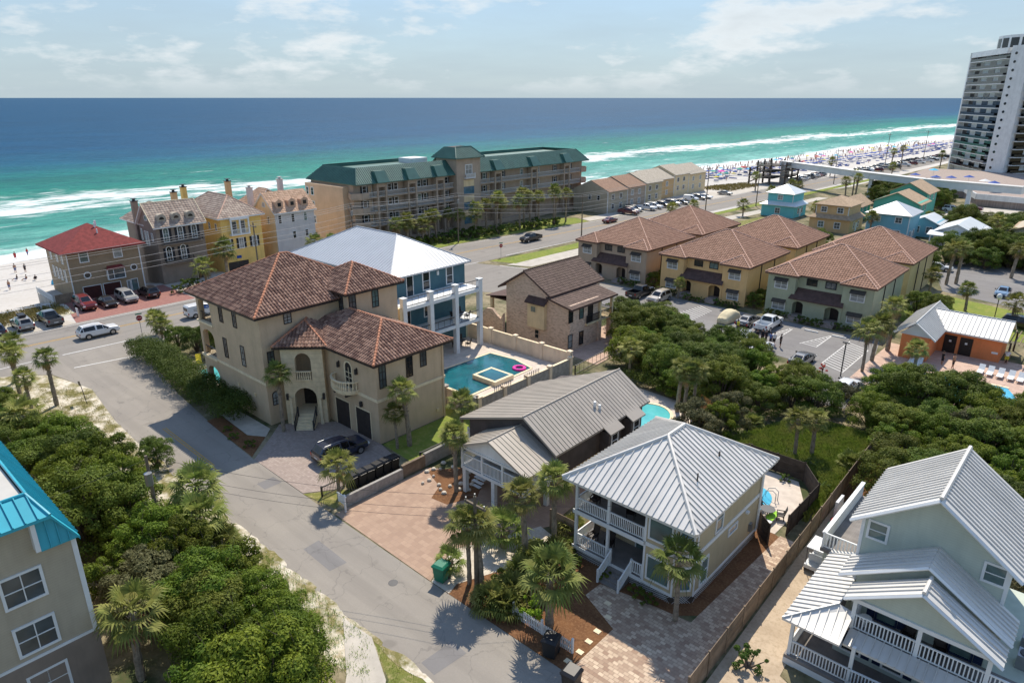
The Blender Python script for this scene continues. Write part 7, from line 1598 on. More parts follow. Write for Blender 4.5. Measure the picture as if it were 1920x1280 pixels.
def scatter(poly, step, protos, label, cat, group, smin=0.8, smax=1.2, zs=(0.85, 1.2), skip=None):
    us = [p[0] for p in poly]; vs = [p[1] for p in poly]; u = min(us); k = 0
    while u < max(us):
        v = min(vs) + (step * 0.43 if k % 2 else 0)
        while v < max(vs):
            a, b = u + rnd.uniform(-0.3, 0.3) * step, v + rnd.uniform(-0.3, 0.3) * step
            if inpoly(a, b, poly) and not (skip and skip(a, b)):
                s_ = rnd.uniform(smin, smax); dup(rnd.choice(protos), a, b, 0, rnd.uniform(0, 6.28), (s_, s_, s_ * rnd.uniform(*zs)), label, cat, group)
            v += step
        u += step * 0.9; k += 1
scatter([(-71, 10.2), (-62, 14.6), (-57, 15.0), (-52.5, 13.8), (-44, 15.0), (-33, 14.9), (-26.5, 13.8), (-24, 10), (-27, 6), (-34.3, 9.2), (-58, 9.0)], 2.75, SCR + OAK[:1] + GRY, 'dense scrub oak in the thicket between the side street and the beige building', 'tree', 'thicket by the side street', 0.9, 1.25, (0.8, 1.2), lambda a, b: (-37.2 < a < -31.5 and b < 9.5) or (-48.5 < a < -44.8 and b > 15.6))
for u, v, s_ in ((-57.2, 18.0, 0.62), (-80.5, 12.4, 0.55), (-78.6, 11.6, 0.6), (-82.5, 11.2, 0.6), (-75.0, 11.4, 0.6), (-72.6, 12.6, 0.55), (-85, 11.2, 0.6)): dup(OAK[0], u, v, 0, rnd.uniform(0, 6), s_, 'low dark bush on the corner verge' if u < -70 else 'single round shrub leaning over the sandy verge', 'bush', 'bushes on the corner verge' if u < -70 else None)
for u, v in ((-28, 13.2), (-30.4, 13.9), (-25.8, 11.6), (-33, 14.4), (-24.2, 10.2)): dup(SCR[1], u, v, 0, rnd.uniform(0, 6), rnd.uniform(.75, .95), 'dense scrub oak in the thicket between the side street and the beige building', 'tree', 'thicket by the side street')
MID = [(-52, 78), (-44, 80.6), (-36, 78.6), (-28, 73.6), (-22.5, 70.8), (-18.5, 67), (-20, 62.5), (-24, 62), (-27.5, 60.5), (-29, 61), (-34, 61), (-38, 64.5), (-43.2, 66), (-44.5, 71)]
scatter(MID, 3.1, OAK + SCR, 'dark spreading oak in the thicket between the pools and the car park', 'tree', 'thicket below the car park', 0.8, 1.1, (0.75, 1.0))
RGT = [(-20, 68.5), (-15, 72), (-13.6, 78.4), (-9, 80), (-4, 80.4), (12, 81), (16, 62), (8, 55), (-2, 57), (-9, 57.6), (-12, 60), (-12.8, 64)]
scatter(RGT, 3.2, SCR + SCR + OAK + GRY, 'green scrub tree in the wood behind the pale green-grey house', 'tree', 'wood behind the gable house', 0.8, 1.15, (0.75, 1.05))
scatter([(-11.5, 53), (-11.5, 59), (4, 56), (8, 50), (2, 47), (-1, 50)], 3.0, GRY + OAK[:1], 'greyish myrtle behind the pale green-grey house', 'tree', 'myrtles behind the gable house', 0.8, 1.1, (0.8, 1.0))
scatter([(-26.5, 51.5), (-25, 60.5), (-22.8, 60), (-23.6, 53.5)], 2.7, GRY + SCR[2:], 'small tree beside the golden fence', 'tree', 'trees beside the golden fence', 0.75, 1.0)
scatter([(-12.9, 46), (-13.0, 52), (-12.6, 62), (-19, 64.5), (-21.5, 61), (-19.5, 56), (-15.0, 54)], 2.2, BUSH[:1], 'low bright green bush in the meadow', 'bush', 'bushes in the meadow', 0.5, 0.95, (0.6, 0.9), lambda a, b: rnd.random() < 0.65)
scatter([(-20, 106), (-20, 113), (-17, 113), (-16, 104)], 2.4, OAK, 'bush clump between the sage block and the pool house', 'tree', 'bushes behind the pool house', 0.6, 0.8)
scatter([(-25, 150), (-24, 164), (0, 166), (0, 152)], 3.6, OAK, 'tree in the clump beyond the back car park', 'tree', 'trees beyond the back car park', 0.8, 1.3)
scatter([(-34, 184), (-36, 196), (-14, 198), (-14, 184)], 4.0, OAK, 'tree behind the low white-roofed cottage', 'tree', 'trees behind the cottages', 0.8, 1.2)
scatter([(-62, 222), (-40, 222), (-37, 236), (-60, 254)], 4.6, OAK, 'dark tree massed below the white podium', 'tree', 'trees below the podium', 0.9, 1.2)
scatter([(-62, 134), (-62, 146), (-24, 146), (-24, 134)], 4.0, OAK, 'shrub tree behind the rear townhouse blocks', 'tree', 'trees behind the blocks', 0.6, 0.9)
scatter([(-115.5, 88), (-114, 110), (-107.5, 138), (-105, 138), (-108.6, 110), (-110, 88)], 2.4, BUSH, 'low clipped shrub at the foot of the condominium', 'bush', 'shrubs before the condominium', 1.0, 1.7)
for a, c in (((-37, -33), 96.2), ((-27.3, -22.8), 96.2), ((-54.8, -51), 96.4), ((-45, -40.5), 96.4), ((-72, -69), 96.8), ((-62.5, -58.2), 96.8), ((-31.8, -28.2), 95.4), ((-49.5, -46), 95.4)):
    for i in range(3): dup(BUSH[i % 2], a[0] + (a[1] - a[0]) * (i + 0.5) / 3, c, 0, rnd.uniform(0, 6), rnd.uniform(0.65, 0.95), 'clipped shrub against the front of a townhouse block', 'bush', 'shrubs before the townhouse blocks')
for u, v in ((-39, 98), (-39, 101), (-57, 99), (-56.6, 102), (-21.4, 99), (-38.6, 104)): dup(OAK[0], u, v, 0, rnd.uniform(0, 6), 0.55, 'dark shrub in the gap between townhouse blocks', 'bush', 'shrubs between the blocks')
for u, v, s_ in ((-113.0, 45.6, 1.5), (-112.2, 43.4, 1.1), (-113.8, 47.0, 1.2)): dup(BUSH[0], u, v, 0, 0.5, s_, 'flowering bush in front of the slate house', 'bush', 'bushes before the slate house')
for u, v, s_ in ((-57.6, 25.0, 0.5), (-55.0, 25.2, 0.55), (-59.5, 25.4, 0.45)): dup(BUSH[1], u, v, 0, 0.5, s_, 'small brown-green shrub in the bed before the mansion', 'bush', 'shrubs in the mansion bed')
for u, v, s_ in ((-86.5, 32.4, .55), (-83, 33.2, .65), (-79.5, 34.5, .7), (-84.5, 36, .55)): dup(OAK[1], u, v, 0, rnd.uniform(0, 6), s_, 'dark tree in the garden behind the long hedge', 'tree', 'trees behind the long hedge')
for u, v in ((-24.8, 27), (-23.2, 29), (-24.2, 32.4), (-25.6, 30.8), (-22.4, 26.6)): dup(BUSH[1], u, v, 0, rnd.uniform(0, 6), rnd.uniform(.6, .9), 'dark shrub under the palms beside the khaki house', 'bush', 'shrubs under the palms')
dup(LIME, -21.6, 25.9, 0, 0, 1.1, 'lime green bush behind the white picket fence', 'bush')
for u, v in ((-20.0, 31.9), (-17.6, 31.9), (-16.6, 31.7), (-22.4, 31.8)): dup(BUSH[1], u - 0.4, v, 0, rnd.uniform(0, 6), 0.55, 'dark low shrub under the khaki house lattice', 'bush', 'shrubs under the khaki house')
dup(BUSH[0], -10.2, 31.0, 0, 0, 0.9, 'leafy plant at the foot of the pale green-grey house porch', 'bush'); dup(BUSH[0], -16.3, 52.0, 0, 0, 0.5, 'small bush on the round pool patio', 'bush')
P = tree_proto('crape_myrtle', 31, 1.0, 2.0, 8, 140, 0.1, 'flower', 0.8); dup(P, -22.3, 78.4, 0, 0, 0.55, 'red flowering shrub at the car park edge', 'bush')
# long hedge along the street
P = thing('hedge', 'long clipped green hedge between the side street and the mansion', 'hedge', (-75, 27, 0)); mb = MB(); R = random.Random(5)
for i in range(330):
    f = i / 330; u = -87.5 + 27.5 * f; vc = 28.6 - 1.6 * f + R.uniform(-1.7, 1.5); leafball(mb, R, Vector((u, vc, R.uniform(0.8, 2.0))), R.uniform(0.75, 1.1), 170, 0.085)
mb.part('foliage', 'leaf_hedge', P); mb = MB()
for i in range(26): u = -89.5 + 28.5 * i / 25; mb.tube([(u, 29.0 - 2.2 * i / 25, 0), (u + 0.1, 29.0 - 2.2 * i / 25, 1.5)], 0.05, 5, 0.02)
mb.part('stems', 'trunk_wood', P, kind='stuff')
P = thing('hedge', 'clipped hedge behind the aqua oval pool', 'hedge', (-33, 61, 0)); mb = MB()
for i in range(40): leafball(mb, R, Vector((-37.5 + 9.5 * i / 40, 60.6 + R.uniform(-0.4, 0.4), R.uniform(0.6, 1.4))), 0.75, 110, 0.09)
mb.part('foliage', 'leaf_oak', P)
# grasses: uncountable blades
def blades(name, label, poly, n, h, mat, w=0.03, clump=6):
    us = [p[0] for p in poly]; vs = [p[1] for p in poly]; mb = MB(); k = 0
    while k < n:
        a, b = rnd.uniform(min(us), max(us)), rnd.uniform(min(vs), max(vs))
        if not inpoly(a, b, poly): continue
        z0 = gz(a, b)
        for _ in range(clump):
            x, y = a + rnd.gauss(0, 0.16), b + rnd.gauss(0, 0.16); hh = h * rnd.uniform(0.5, 1.2); dx, dy = rnd.uniform(-.5, .5) * hh, rnd.uniform(-.5, .5) * hh; t = rnd.uniform(0, pi); wx, wy = w * math.cos(t), w * math.sin(t)
            mb.add([(x - wx, y - wy, z0), (x + wx, y + wy, z0), (x + dx * 0.4 + wx * 0.6, y + dy * 0.4 + wy * 0.6, z0 + hh * 0.7), (x + dx, y + dy, z0 + hh)], [(0, 1, 2), (0, 2, 3)]); k += 1
    o = mb.top(name, mat, label, None, None, 'stuff'); return o
blades('meadow_grass', 'bright green tall grass in the vacant lot', [(-23.5, 54), (-20.5, 61), (-19.8, 64.5), (-13, 65), (-12.9, 47), (-14, 54)], 34000, 0.6, 'leaf_grass', 0.045)
blades('dune_grass', 'yellow green sea oats on the dune by the beach parking', [(-119.5, -5), (-112.8, -5), (-112.6, 26), (-113, 28), (-119.5, 28)], 9000, 0.7, 'leaf_oats', 0.035)
blades('dune_grass', 'sea oats on the dune before the far beach', [(-116, 222), (-102, 224), (-101, 246), (-112, 250)], 3500, 0.9, 'leaf_oats', 0.06)
blades('verge_grass', 'sparse tufts of dry grass on the sandy verge', [(-86, 16.5), (-80, 19.9), (-70, 18.9), (-60, 18.4), (-60, 16.8), (-75, 15)], 5000, 0.16, 'leaf_oats', 0.015, 9)
blades('verge_grass', 'tufts of grass along the sandy road edge by the thicket', [(-52, 16.8), (-52, 18.2), (-28, 18.2), (-25, 16.4), (-28, 15.0)], 5000, 0.2, 'leaf_grass', 0.014, 9)
blades('verge_grass', 'short grass beside the concrete sidewalk', [(-27.4, 18.3), (-15, 18.3), (-13, 11), (-17, 10.3), (-24.2, 17)], 7000, 0.09, 'leaf_grass', 0.012, 10)
# ---------------------------------------------------------------- vehicles
def car_proto(name, kind):
    P = proto(name)
    K = dict(  # stations: x, zb, belt, roof, half-width at roof, half-width at belt, cabin?
        suv=(0.97, [(2.42, .42, .72, .76, .70, .86, 0), (2.25, .34, .98, 1.02, .78, .94, 0), (1.2, .30, 1.06, 1.12, .80, .97, 0), (.42, .30, 1.08, 1.66, .70, .97, 1), (-.35, .30, 1.09, 1.74, .71, .97, 1), (-.47, .30, 1.09, 1.74, .71, .97, 2), (-1.95, .30, 1.10, 1.70, .69, .96, 1), (-2.33, .36, 1.12, 1.22, .78, .94, 0), (-2.42, .45, .95, 1.0, .80, .90, 0)]),
        sedan=(0.92, [(2.35, .40, .62, .66, .66, .80, 0), (2.15, .30, .80, .84, .74, .90, 0), (1.05, .26, .90, .96, .74, .92, 0), (.25, .26, .93, 1.38, .60, .92, 1), (-.45, .26, .94, 1.43, .61, .92, 1), (-.57, .26, .94, 1.43, .61, .92, 2), (-1.05, .26, .95, 1.36, .60, .92, 1), (-1.75, .28, .97, 1.04, .70, .90, 0), (-2.25, .34, .92, .97, .72, .87, 0), (-2.35, .42, .75, .8, .7, .82, 0)]),
        pickup=(1.0, [(2.85, .50, .92, .96, .78, .90, 0), (2.65, .40, 1.12, 1.16, .84, .97, 0), (1.5, .38, 1.18, 1.24, .84, 1.0, 0), (.85, .38, 1.2, 1.80, .72, 1.0, 1), (.05, .38, 1.2, 1.88, .73, 1.0, 1), (-.05, .38, 1.2, 1.88, .73, 1.0, 2), (-.62, .38, 1.2, 1.84, .72, 1.0, 1), (-.85, .38, 1.2, 1.22, .94, 1.0, 0)]),
        minivan=(0.99, [(2.5, .40, .70, .74, .7, .86, 0), (2.3, .30, .95, 1.0, .76, .94, 0), (1.55, .26, 1.05, 1.12, .78, .98, 0), (.55, .26, 1.08, 1.70, .72, .98, 1), (-.3, .26, 1.08, 1.76, .74, .98, 1), (-.42, .26, 1.08, 1.76, .74, .98, 2), (-2.2, .26, 1.1, 1.72, .72, .97, 1), (-2.45, .34, 1.1, 1.2, .82, .95, 0), (-2.52, .45, .95, 1.0, .82, .9, 0)]),
        van=(0.92, [(2.2, .40, .75, .8, .7, .82, 0), (2.02, .30, 1.0, 1.05, .74, .9, 0), (1.4, .26, 1.1, 1.2, .76, .92, 0), (.75, .26, 1.12, 1.72, .74, .92, 1), (.1, .26, 1.12, 1.86, .78, .92, 1), (0.0, .26, 1.12, 1.88, .80, .92, 2), (-2.1, .26, 1.12, 1.86, .80, .92, 2), (-2.25, .36, 1.1, 1.7, .80, .9, 2), (-2.28, .45, .9, 1.0, .8, .88, 0)]))
    hw, st = K[kind]
    B = MB(); Gm = MB(); n = 10
    rings = []
    for x, zb, zt, zr, wr, wb, cab in st:
        h = [(wb * .86, zb), (wb, zb + .16), (wb, zt - .16), (wb * .97, zt), (wr, zr - .06), (wr * .82, zr)]
        rings.append([(x, y, z) for y, z in h] + [(x, -y, z) for y, z in reversed(h)])
    m = 12
    for i in range(len(rings) - 1):
        a, b = rings[i], rings[i + 1]; ca, cb = st[i][6], st[i + 1][6]
        for k in range(m - 1):
            q = [a[k], b[k], b[k + 1], a[k + 1]]
            side = k in (3, 7); top = k == 5; edge_ = k in (4, 6)
            glassy = (side and (ca == 1 or cb == 1) and not (ca == 2 and cb == 2) and not (kind == 'van' and cb == 2 and ca == 2)) or (top and (ca == 0) != (cb == 0) and abs(st[i][3] - st[i + 1][3]) > 0.2 and not (kind == 'van' and i > 4))
            if side and ca == 1 and cb == 2: glassy = False
            if kind == 'van' and i >= 5 and side: glassy = False
            if glassy:
                c = [sum(p[j] for p in q) / 4 for j in range(3)]; s_ = 0.93
                ins = [tuple(c[j] + (p[j] - c[j]) * s_ for j in range(3)) for p in q]
                Gm.add(ins, [(0, 1, 2, 3)]); 
                for e in range(4): B.add([q[e], q[(e + 1) % 4], ins[(e + 1) % 4], ins[e]], [(0, 1, 2, 3)])
            else: B.add(q, [(0, 1, 2, 3)])
        B.add([a[11], b[11], b[0], a[0]], [(0, 1, 2, 3)])
    B.add(rings[0], [tuple(range(12))]); B.add(rings[-1], [tuple(range(12))[::-1]])
    x0, x1 = st[0][0], st[-1][0]
    if kind == 'pickup':   # open bed
        for s_ in (-1, 1): B.box(-2.85, -.85, s_ * 1.0 - .06 * (1 + s_), s_ * 1.0 + .06 * (1 - s_), .45, 1.2)
        B.box(-2.85, -2.75, -.94, .94, .45, 1.2); B.box(-2.75, -.85, -.88, .88, .45, .72); x1 = -2.85
    b = B.part('body', 'paint_white', P)
    Gm.part('windows', 'glass_black', P)
    if kind == 'van':
        g = MB(); g.box(-2.30, -2.26, -.6, .6, 1.1, 1.55); g.part('rear_window', 'glass_black', P)
    r_ = .36 if kind in ('suv', 'pickup') else .33
    wx = (x0 - .95, x1 + (.95 if kind != 'pickup' else 1.15))
    for x in wx:
        for s_ in (-1, 1):
            t = MB(); y0 = s_ * (hw - .22); y1 = s_ * (hw + .015)
            for (ra, ya, rb, yb) in ((r_, y0, r_, y1), (r_, y1, r_ * .66, y1)):
                k = 14; vs = [(x + ra * math.cos(2 * pi * i / k), ya, r_ + ra * math.sin(2 * pi * i / k)) for i in range(k)] + [(x + rb * math.cos(2 * pi * i / k), yb, r_ + rb * math.sin(2 * pi * i / k)) for i in range(k)]
                t.add(vs, [(i, (i + 1) % k, k + (i + 1) % k, k + i) for i in range(k)])
            w = t.part('wheel', 'rubber', P); t = MB(); k = 10
            vs = [(x + r_ * .66 * math.cos(2 * pi * i / k), y1 + s_ * .004, r_ + r_ * .66 * math.sin(2 * pi * i / k)) for i in range(k)] + [(x, y1 - s_ * .04, r_)]
            t.add(vs, [(i, (i + 1) % k, k) for i in range(k)]); t.part('rim', 'rim', w)
            a_ = MB()   # dark wheel arch
            k = 10; vs = [(x + q * math.cos(pi * i / k), s_ * (hw + .004), r_ + q * math.sin(pi * i / k)) for q in (r_ + .01, r_ + .07) for i in range(k + 1)]
            a_.add(vs, [(i, i + 1, k + 2 + i, k + 1 + i) for i in range(k)]); a_.part('wheel_arch', 'rubber', P)
    for s_ in (-1, 1):
        t = MB(); zf = st[1][2] - .14; t.box(x0 - .16, x0 + .01, s_ * .78 - .17, s_ * .78 + .13 if s_ < 0 else s_ * .78 + .1, zf - .16, zf); t.part('headlight', 'lamp_clear', P)
        t = MB(); zr = (st[-1][2] if kind != 'pickup' else 1.1); t.box(x1 - .015, x1 + .1, s_ * .82 - .09, s_ * .82 + .09, zr - .28, zr + .02); t.part('tail_light', 'lamp_red', P)
        t = MB(); xm = st[3][0] + .45; t.box(xm - .07, xm + .07, s_ * (hw + .0) - .02, s_ * (hw + .16), 1.0, 1.16); t.part('wing_mirror', 'paint_white' if 0 else 'black_plastic', P)
    t = MB(); t.box(x0 - .02, x0 + .02, -.5, .5, .48, .62); t.part('grille', 'black_plastic', P); t = MB(); t.box(x1 - .02, x1 + .02, -.26, .26, .62, .76); t.part('number_plate', 'plate', P)
    t = MB(); t.box(x1 - .03, x1 + .1, -.8, .8, .38, .52); t.part('bumper', 'black_plastic', P)
    if kind == 'suv':
        for s_ in (-1, 1): t = MB(); t.tube([(.3, s_ * .62, 1.74), (-.4, s_ * .62, 1.81), (-1.8, s_ * .60, 1.76)], .025, 5); t.part('roof_rail', 'grey_metal', P)
    return P
CARS = {k: car_proto(n, k) for k, n in (('suv', 'suv'), ('sedan', 'sedan'), ('pickup', 'pickup_truck'), ('minivan', 'minivan'), ('van', 'cargo_van'))}
H90 = pi / 2
def car(kind, u, v, rot, paint, label, cat, group=None, z=0.02, scale=1.0):
    return dup(CARS[kind], u, v, z, rot, scale, label, cat, group, {'body': paint})
car('suv', -47.3, 29.8, H90 - 0.06, 'paint_navy', 'dark blue-grey SUV parked on the mansion drive', 'car')
car('suv', -98.9, 27.2, H90, 'paint_white', 'white SUV driving past the junction', 'car')
vn = car('van', -97.6, 40.6, H90, 'paint_white', 'white cargo van with a blue square sign on its side', 'van')
car('suv', -114.3, 30.4, 0, 'paint_red', 'dark red SUV with tan lower body on the red brick drive', 'car', scale=(1.12, 1.02, 1.12))
car('sedan', -113.3, 33.2, 0, 'paint_black', 'black sedan parked nose out before the red-roofed house', 'car'); car('minivan', -113.8, 36.2, 0, 'paint_silver', 'silver minivan parked nose out before the red-roofed house', 'car'); car('suv', -114.0, 39.6, pi, 'paint_black', 'black SUV backed out of the red brick drive', 'car')
sv = car('suv', -110.0, 21.3, pi, 'paint_silver', 'silver SUV with a black roof box by the dune fence', 'car'); car('pickup', -109.9, 24.6, pi, 'paint_grey', 'dark grey pickup parked by the dune fence', 'pickup'); car('suv', -109.6, 18.0, pi, 'paint_navy', 'dark car at the edge beside the silver SUV', 'car')
mb = MB(); mb.box(-1.2, 0.3, -0.4, 0.4, 1.8, 2.12); ORG[sv.name] = (0, 0, 0); mb.part('roof_box', 'black_plastic', sv)
car('pickup', -97.4, 114.4, -H90, 'paint_black', 'black pickup driving past the condominium', 'pickup')
car('sedan', -36.4, 89.9, H90, 'paint_grey', 'grey sedan between the covered car and the white pickup', 'car'); car('pickup', -33.6, 90.2, H90, 'paint_white', 'white pickup parked before the sage green block', 'pickup')
car('suv', -51.6, 91.6, -H90, 'paint_tan', 'beige SUV parked before the ochre block', 'car'); car('pickup', -55.4, 92.2, H90, 'paint_black', 'black pickup beside the beige SUV', 'pickup'); car('van', -66.3, 93.8, H90, 'paint_white', 'white van parked before the brown block', 'van')
car('suv', -33.2, 80.9, -H90 + 0.2, 'paint_white', 'white off-roader with striped roof half hidden by trees', 'car'); car('sedan', -30.3, 79.8, -H90, 'paint_white', 'white car half hidden by trees below the car park', 'car'); car('sedan', -25.2, 79.8, H90, 'paint_grey', 'grey car at the lower edge of the car park', 'car'); car('sedan', -18.6, 74.6, H90, 'paint_white', 'white car among the trees by the pool terrace', 'car')
car('sedan', -24.0, 144.2, 0.1, 'paint_white', 'white sedan beside the yellow block', 'car'); car('sedan', -12.3, 131.6, -H90, 'paint_blue', 'blue-grey sedan in the back car park', 'car'); car('suv', -7.6, 113.4, 0, 'paint_black', 'black SUV at the right edge behind the pool house', 'car')
car('suv', -37.0, 224.6, 0, 'paint_white', 'white SUV in the lot below the podium', 'car'); car('pickup', -33.4, 229.8, 0, 'paint_maroon', 'maroon pickup in the lot below the podium', 'pickup'); car('sedan', -26.6, 213.0, 0, 'paint_grey', 'grey car near the low white-roofed cottage', 'car'); car('sedan', -25.0, 206.8, 0.2, 'paint_white', 'white car near the low white-roofed cottage', 'car')
rowl = 'car parked before the weathered townhouses'
for k, u, v, p in (('pickup', -101.6, 160.3, 'paint_maroon'), ('minivan', -103.5, 166.4, 'paint_grey'), ('suv', -102.5, 163.4, 'paint_silver'), ('pickup', -102.0, 170.2, 'paint_white'), ('suv', -101.8, 174.1, 'paint_white'), ('suv', -101.2, 177.8, 'paint_black'), ('suv', -100.8, 183.1, 'paint_silver'), ('sedan', -100.2, 186.9, 'paint_black'), ('van', -101.3, 194.8, 'paint_white'), ('suv', -100.9, 199.0, 'paint_grey'), ('sedan', -100.6, 202.6, 'paint_white'), ('sedan', -99.8, 215, 'paint_silver')):
    car(k, u, v, 0.1, p, {'paint_maroon': 'maroon', 'paint_grey': 'dark grey', 'paint_silver': 'silver', 'paint_white': 'white', 'paint_black': 'black'}[p] + ' ' + {'pickup': 'pickup', 'suv': 'SUV', 'minivan': 'minivan', 'sedan': 'sedan', 'van': 'van'}[k] + ' parked before the weathered townhouses', 'car', 'cars before the weathered townhouses')
car('sedan', -98.0, 146.2, H90, 'paint_red', 'red car leaving the condominium entrance', 'car')
for i in range(46):
    if i < 10: u, v = -97.2 + 0.4 * (i % 2), 264 + i * 3.4
    else: u, v = -93 + (i % 3) * 3.0 + (i - 10) * 0.28, 305 + (i - 10) * 3.6
    p = rnd.choice(['paint_white', 'paint_silver', 'paint_black', 'paint_grey', 'paint_white', 'paint_red', 'paint_navy']); car(rnd.choice(['suv', 'sedan', 'suv', 'pickup']), u, v, 0.1 + pi * (i % 2), p, 'car in the distant beach parking by the tower', 'car', 'cars in the beach parking', z=gz(u, v) + 0.02)
# van lettering
ORG[vn.name] = (0, 0, 0)
mb = MB(); mb.box(0.05, 0.72, -0.932, -0.922, 1.18, 1.60); s_ = mb.part('side_sign', 'sign_blue', vn)
def text_part(txt, size, parent, loc, rot, mat, name='lettering', ext=0.004):
    cu = bpy.data.curves.new(name, 'FONT'); cu.body = txt; cu.size = size; cu.extrude = ext; cu.align_x = 'CENTER'; cu.align_y = 'CENTER'
    o = bpy.data.objects.new(name + '_src', cu); COL.objects.link(o)
    dg = bpy.context.evaluated_depsgraph_get(); me = bpy.data.meshes.new_from_object(o.evaluated_get(dg)); COL.objects.unlink(o); bpy.data.objects.remove(o)
    me.materials.clear(); me.materials.append(MATS[mat]); q = bpy.data.objects.new(name, me); COL.objects.link(q); q.parent = parent; q.location = loc; q.rotation_euler = rot
    return q
text_part('18', 0.34, s_, (0.385, -0.936, 1.38), (H90, 0, 0), 'sign_white')
mb = MB()
for k, (a, c, z_) in enumerate(((-1.5, -0.25, 1.28), (-1.5, -0.4, 1.04))): mb.box(a, c, -0.926, -0.921, z_, z_ + 0.1)
mb.part('side_stripe', 'paint_silver', vn)
# covered car
P = thing('covered_car', 'car under a loose beige fabric cover in the car park', 'car', (-39.2, 89.8, 0)); mb = MB(); R = random.Random(3); n = 14; m_ = 18
for i in range(n + 1):
    f_ = i / n; x = -2.35 + 4.7 * f_; hgt = 0.75 + 0.75 * max(0, math.sin(pi * min(1, max(0, (f_ - 0.08) / 0.84)))) ** 0.7; wd_ = 0.98 * (1 - 0.35 * abs(2 * f_ - 1) ** 5)
    for j in range(m_ + 1):
        a = pi * j / m_; c_ = math.cos(a); s_ = math.sin(a) ** 0.55; mb.v.append((-39.2 + wd_ * (abs(c_) ** 0.7) * (1 if c_ > 0 else -1) + R.uniform(-.03, .03), 89.8 + x, 0.12 + hgt * s_ + R.uniform(-.03, .03)))
for i in range(n):
    for j in range(m_): mb.f.append((i * (m_ + 1) + j, (i + 1) * (m_ + 1) + j, (i + 1) * (m_ + 1) + j + 1, i * (m_ + 1) + j + 1))
mb.f.append(tuple(range(m_ + 1))); mb.f.append(tuple(range(n * (m_ + 1), (n + 1) * (m_ + 1)))[::-1])
mb.part('cover', 'car_cover', P, smooth=True)
for x in (-1.45, 1.45):
    for s_ in (-1, 1):
        t = MB(); t.box(-39.2 + s_ * 0.82 - 0.1, -39.2 + s_ * 0.82 + 0.1, 89.8 + x - 0.28, 89.8 + x + 0.28, 0.02, 0.3); t.part('tyre', 'rubber', P)
# golf cart
P = thing('golf_cart', 'white golf cart with flat roof beside the board fence', 'golf cart', (-10.4, 42.6, 0), None, H90); ORG[P.name] = (0, 0, 0)
mb = MB(); mb.box(-1.1, 1.15, -0.58, 0.58, 0.28, 0.55); mb.prism([(0.6, -0.55), (1.2, -0.45), (1.2, 0.45), (0.6, 0.55)], 0.55, 0.85); mb.part('body', 'paint_white', P)
mb = MB(); mb.box(-0.95, 0.7, -0.62, 0.62, 1.75, 1.82); mb.part('roof', 'white_trim', P); mb = MB(); mb.box(-0.5, 0.0, -0.5, 0.5, 0.55, 0.75); mb.part('seat', 'white_paint', P); mb = MB(); mb.box(-0.6, -0.5, -0.5, 0.5, 0.75, 1.15); mb.part('backrest', 'white_paint', P)
for x in (-0.85, 0.65):
    for y in (-0.55, 0.55): mb = MB(); mb.tube([(x, y, 0.5), (x - 0.05, y, 1.76)], 0.025, 5); mb.part('roof_post', 'dark_metal', P)
for x in (-0.75, 0.8):
    for y in (-0.52, 0.52):
        t = MB(); k = 12; vs = [(x + .23 * math.cos(2 * pi * i / k), y + d_, .23 + .23 * math.sin(2 * pi * i / k)) for d_ in (-.09, .09) for i in range(k)]; t.add(vs, [(i, (i + 1) % k, k + (i + 1) % k, k + i) for i in range(k)] + [tuple(range(k)), tuple(range(k, 2 * k))]); t.part('wheel', 'rubber', P)
# ---------------------------------------------------------------- bins
def bin_proto(mat):
    P = proto('wheelie_bin'); mb = MB(); a, b = 0.27, 0.34
    mb.add([(-a, -a, .08), (a, -a, .08), (a, a, .08), (-a, a, .08), (-b, -b, 1.0), (b, -b, 1.0), (b, b, 1.0), (-b, b, 1.0)], [(3, 2, 1, 0), (0, 1, 5, 4), (1, 2, 6, 5), (2, 3, 7, 6), (3, 0, 4, 7), (4, 5, 6, 7)]); mb.box(-b - .03, b + .03, -b - .03, b + .03, .9, .98); mb.part('body', mat, P)
    mb = MB(); mb.add([(-b - .04, -b - .06, 1.0), (b + .04, -b - .06, 1.0), (b + .04, b + .04, 1.0), (-b - .04, b + .04, 1.0), (-b * .8, -b * .8, 1.09), (b * .8, -b * .8, 1.09), (b * .8, b * .9, 1.12), (-b * .8, b * .9, 1.12)], [(0, 1, 5, 4), (1, 2, 6, 5), (2, 3, 7, 6), (3, 0, 4, 7), (4, 5, 6, 7), (3, 2, 1, 0)]); mb.part('lid', mat, P)
    for s_ in (-1, 1):
        t = MB(); k = 10; vs = [(s_ * .26 + d_, b - .02 + .13 * math.cos(2 * pi * i / k), .13 + .13 * math.sin(2 * pi * i / k)) for d_ in (-.035, .035) for i in range(k)]; t.add(vs, [(i, (i + 1) % k, k + (i + 1) % k, k + i) for i in range(k)] + [tuple(range(k)), tuple(range(k, 2 * k))]); t.part('wheel', 'rubber', P)
    mb = MB(); mb.tube([(-.25, b + .07, .95), (.25, b + .07, .95)], .025, 5); mb.part('handle', mat, P)
    return P
GB = bin_proto('green_plastic'); BB = bin_proto('black_plastic')
dup(GB, -28.3, 24.5, 0.03, 0.2, 1.25, 'green wheelie bin standing at the edge of the pink drive', 'bin'); dup(GB, -10.6, 46.0, 0.02, 0.1, 1.2, 'green wheelie bin behind the golf cart', 'bin')
dup(BB, -18.9, 24.3, 0.03, 0.3, 1.25, 'black wheelie bin beside the end of the picket fence', 'bin'); dup(BB, -16.6, 23.2, 0.02, 0.1, 1.25, 'black wheelie bin standing at the road edge', 'bin')
for i in range(6): dup(BB, -42.0 + rnd.uniform(-.06, .06), 27.2 + i * 0.85, 0.03, rnd.uniform(-.15, .15) - H90, 1.2, 'black wheelie bin in the row along the low block wall', 'bin', 'bins along the block wall')
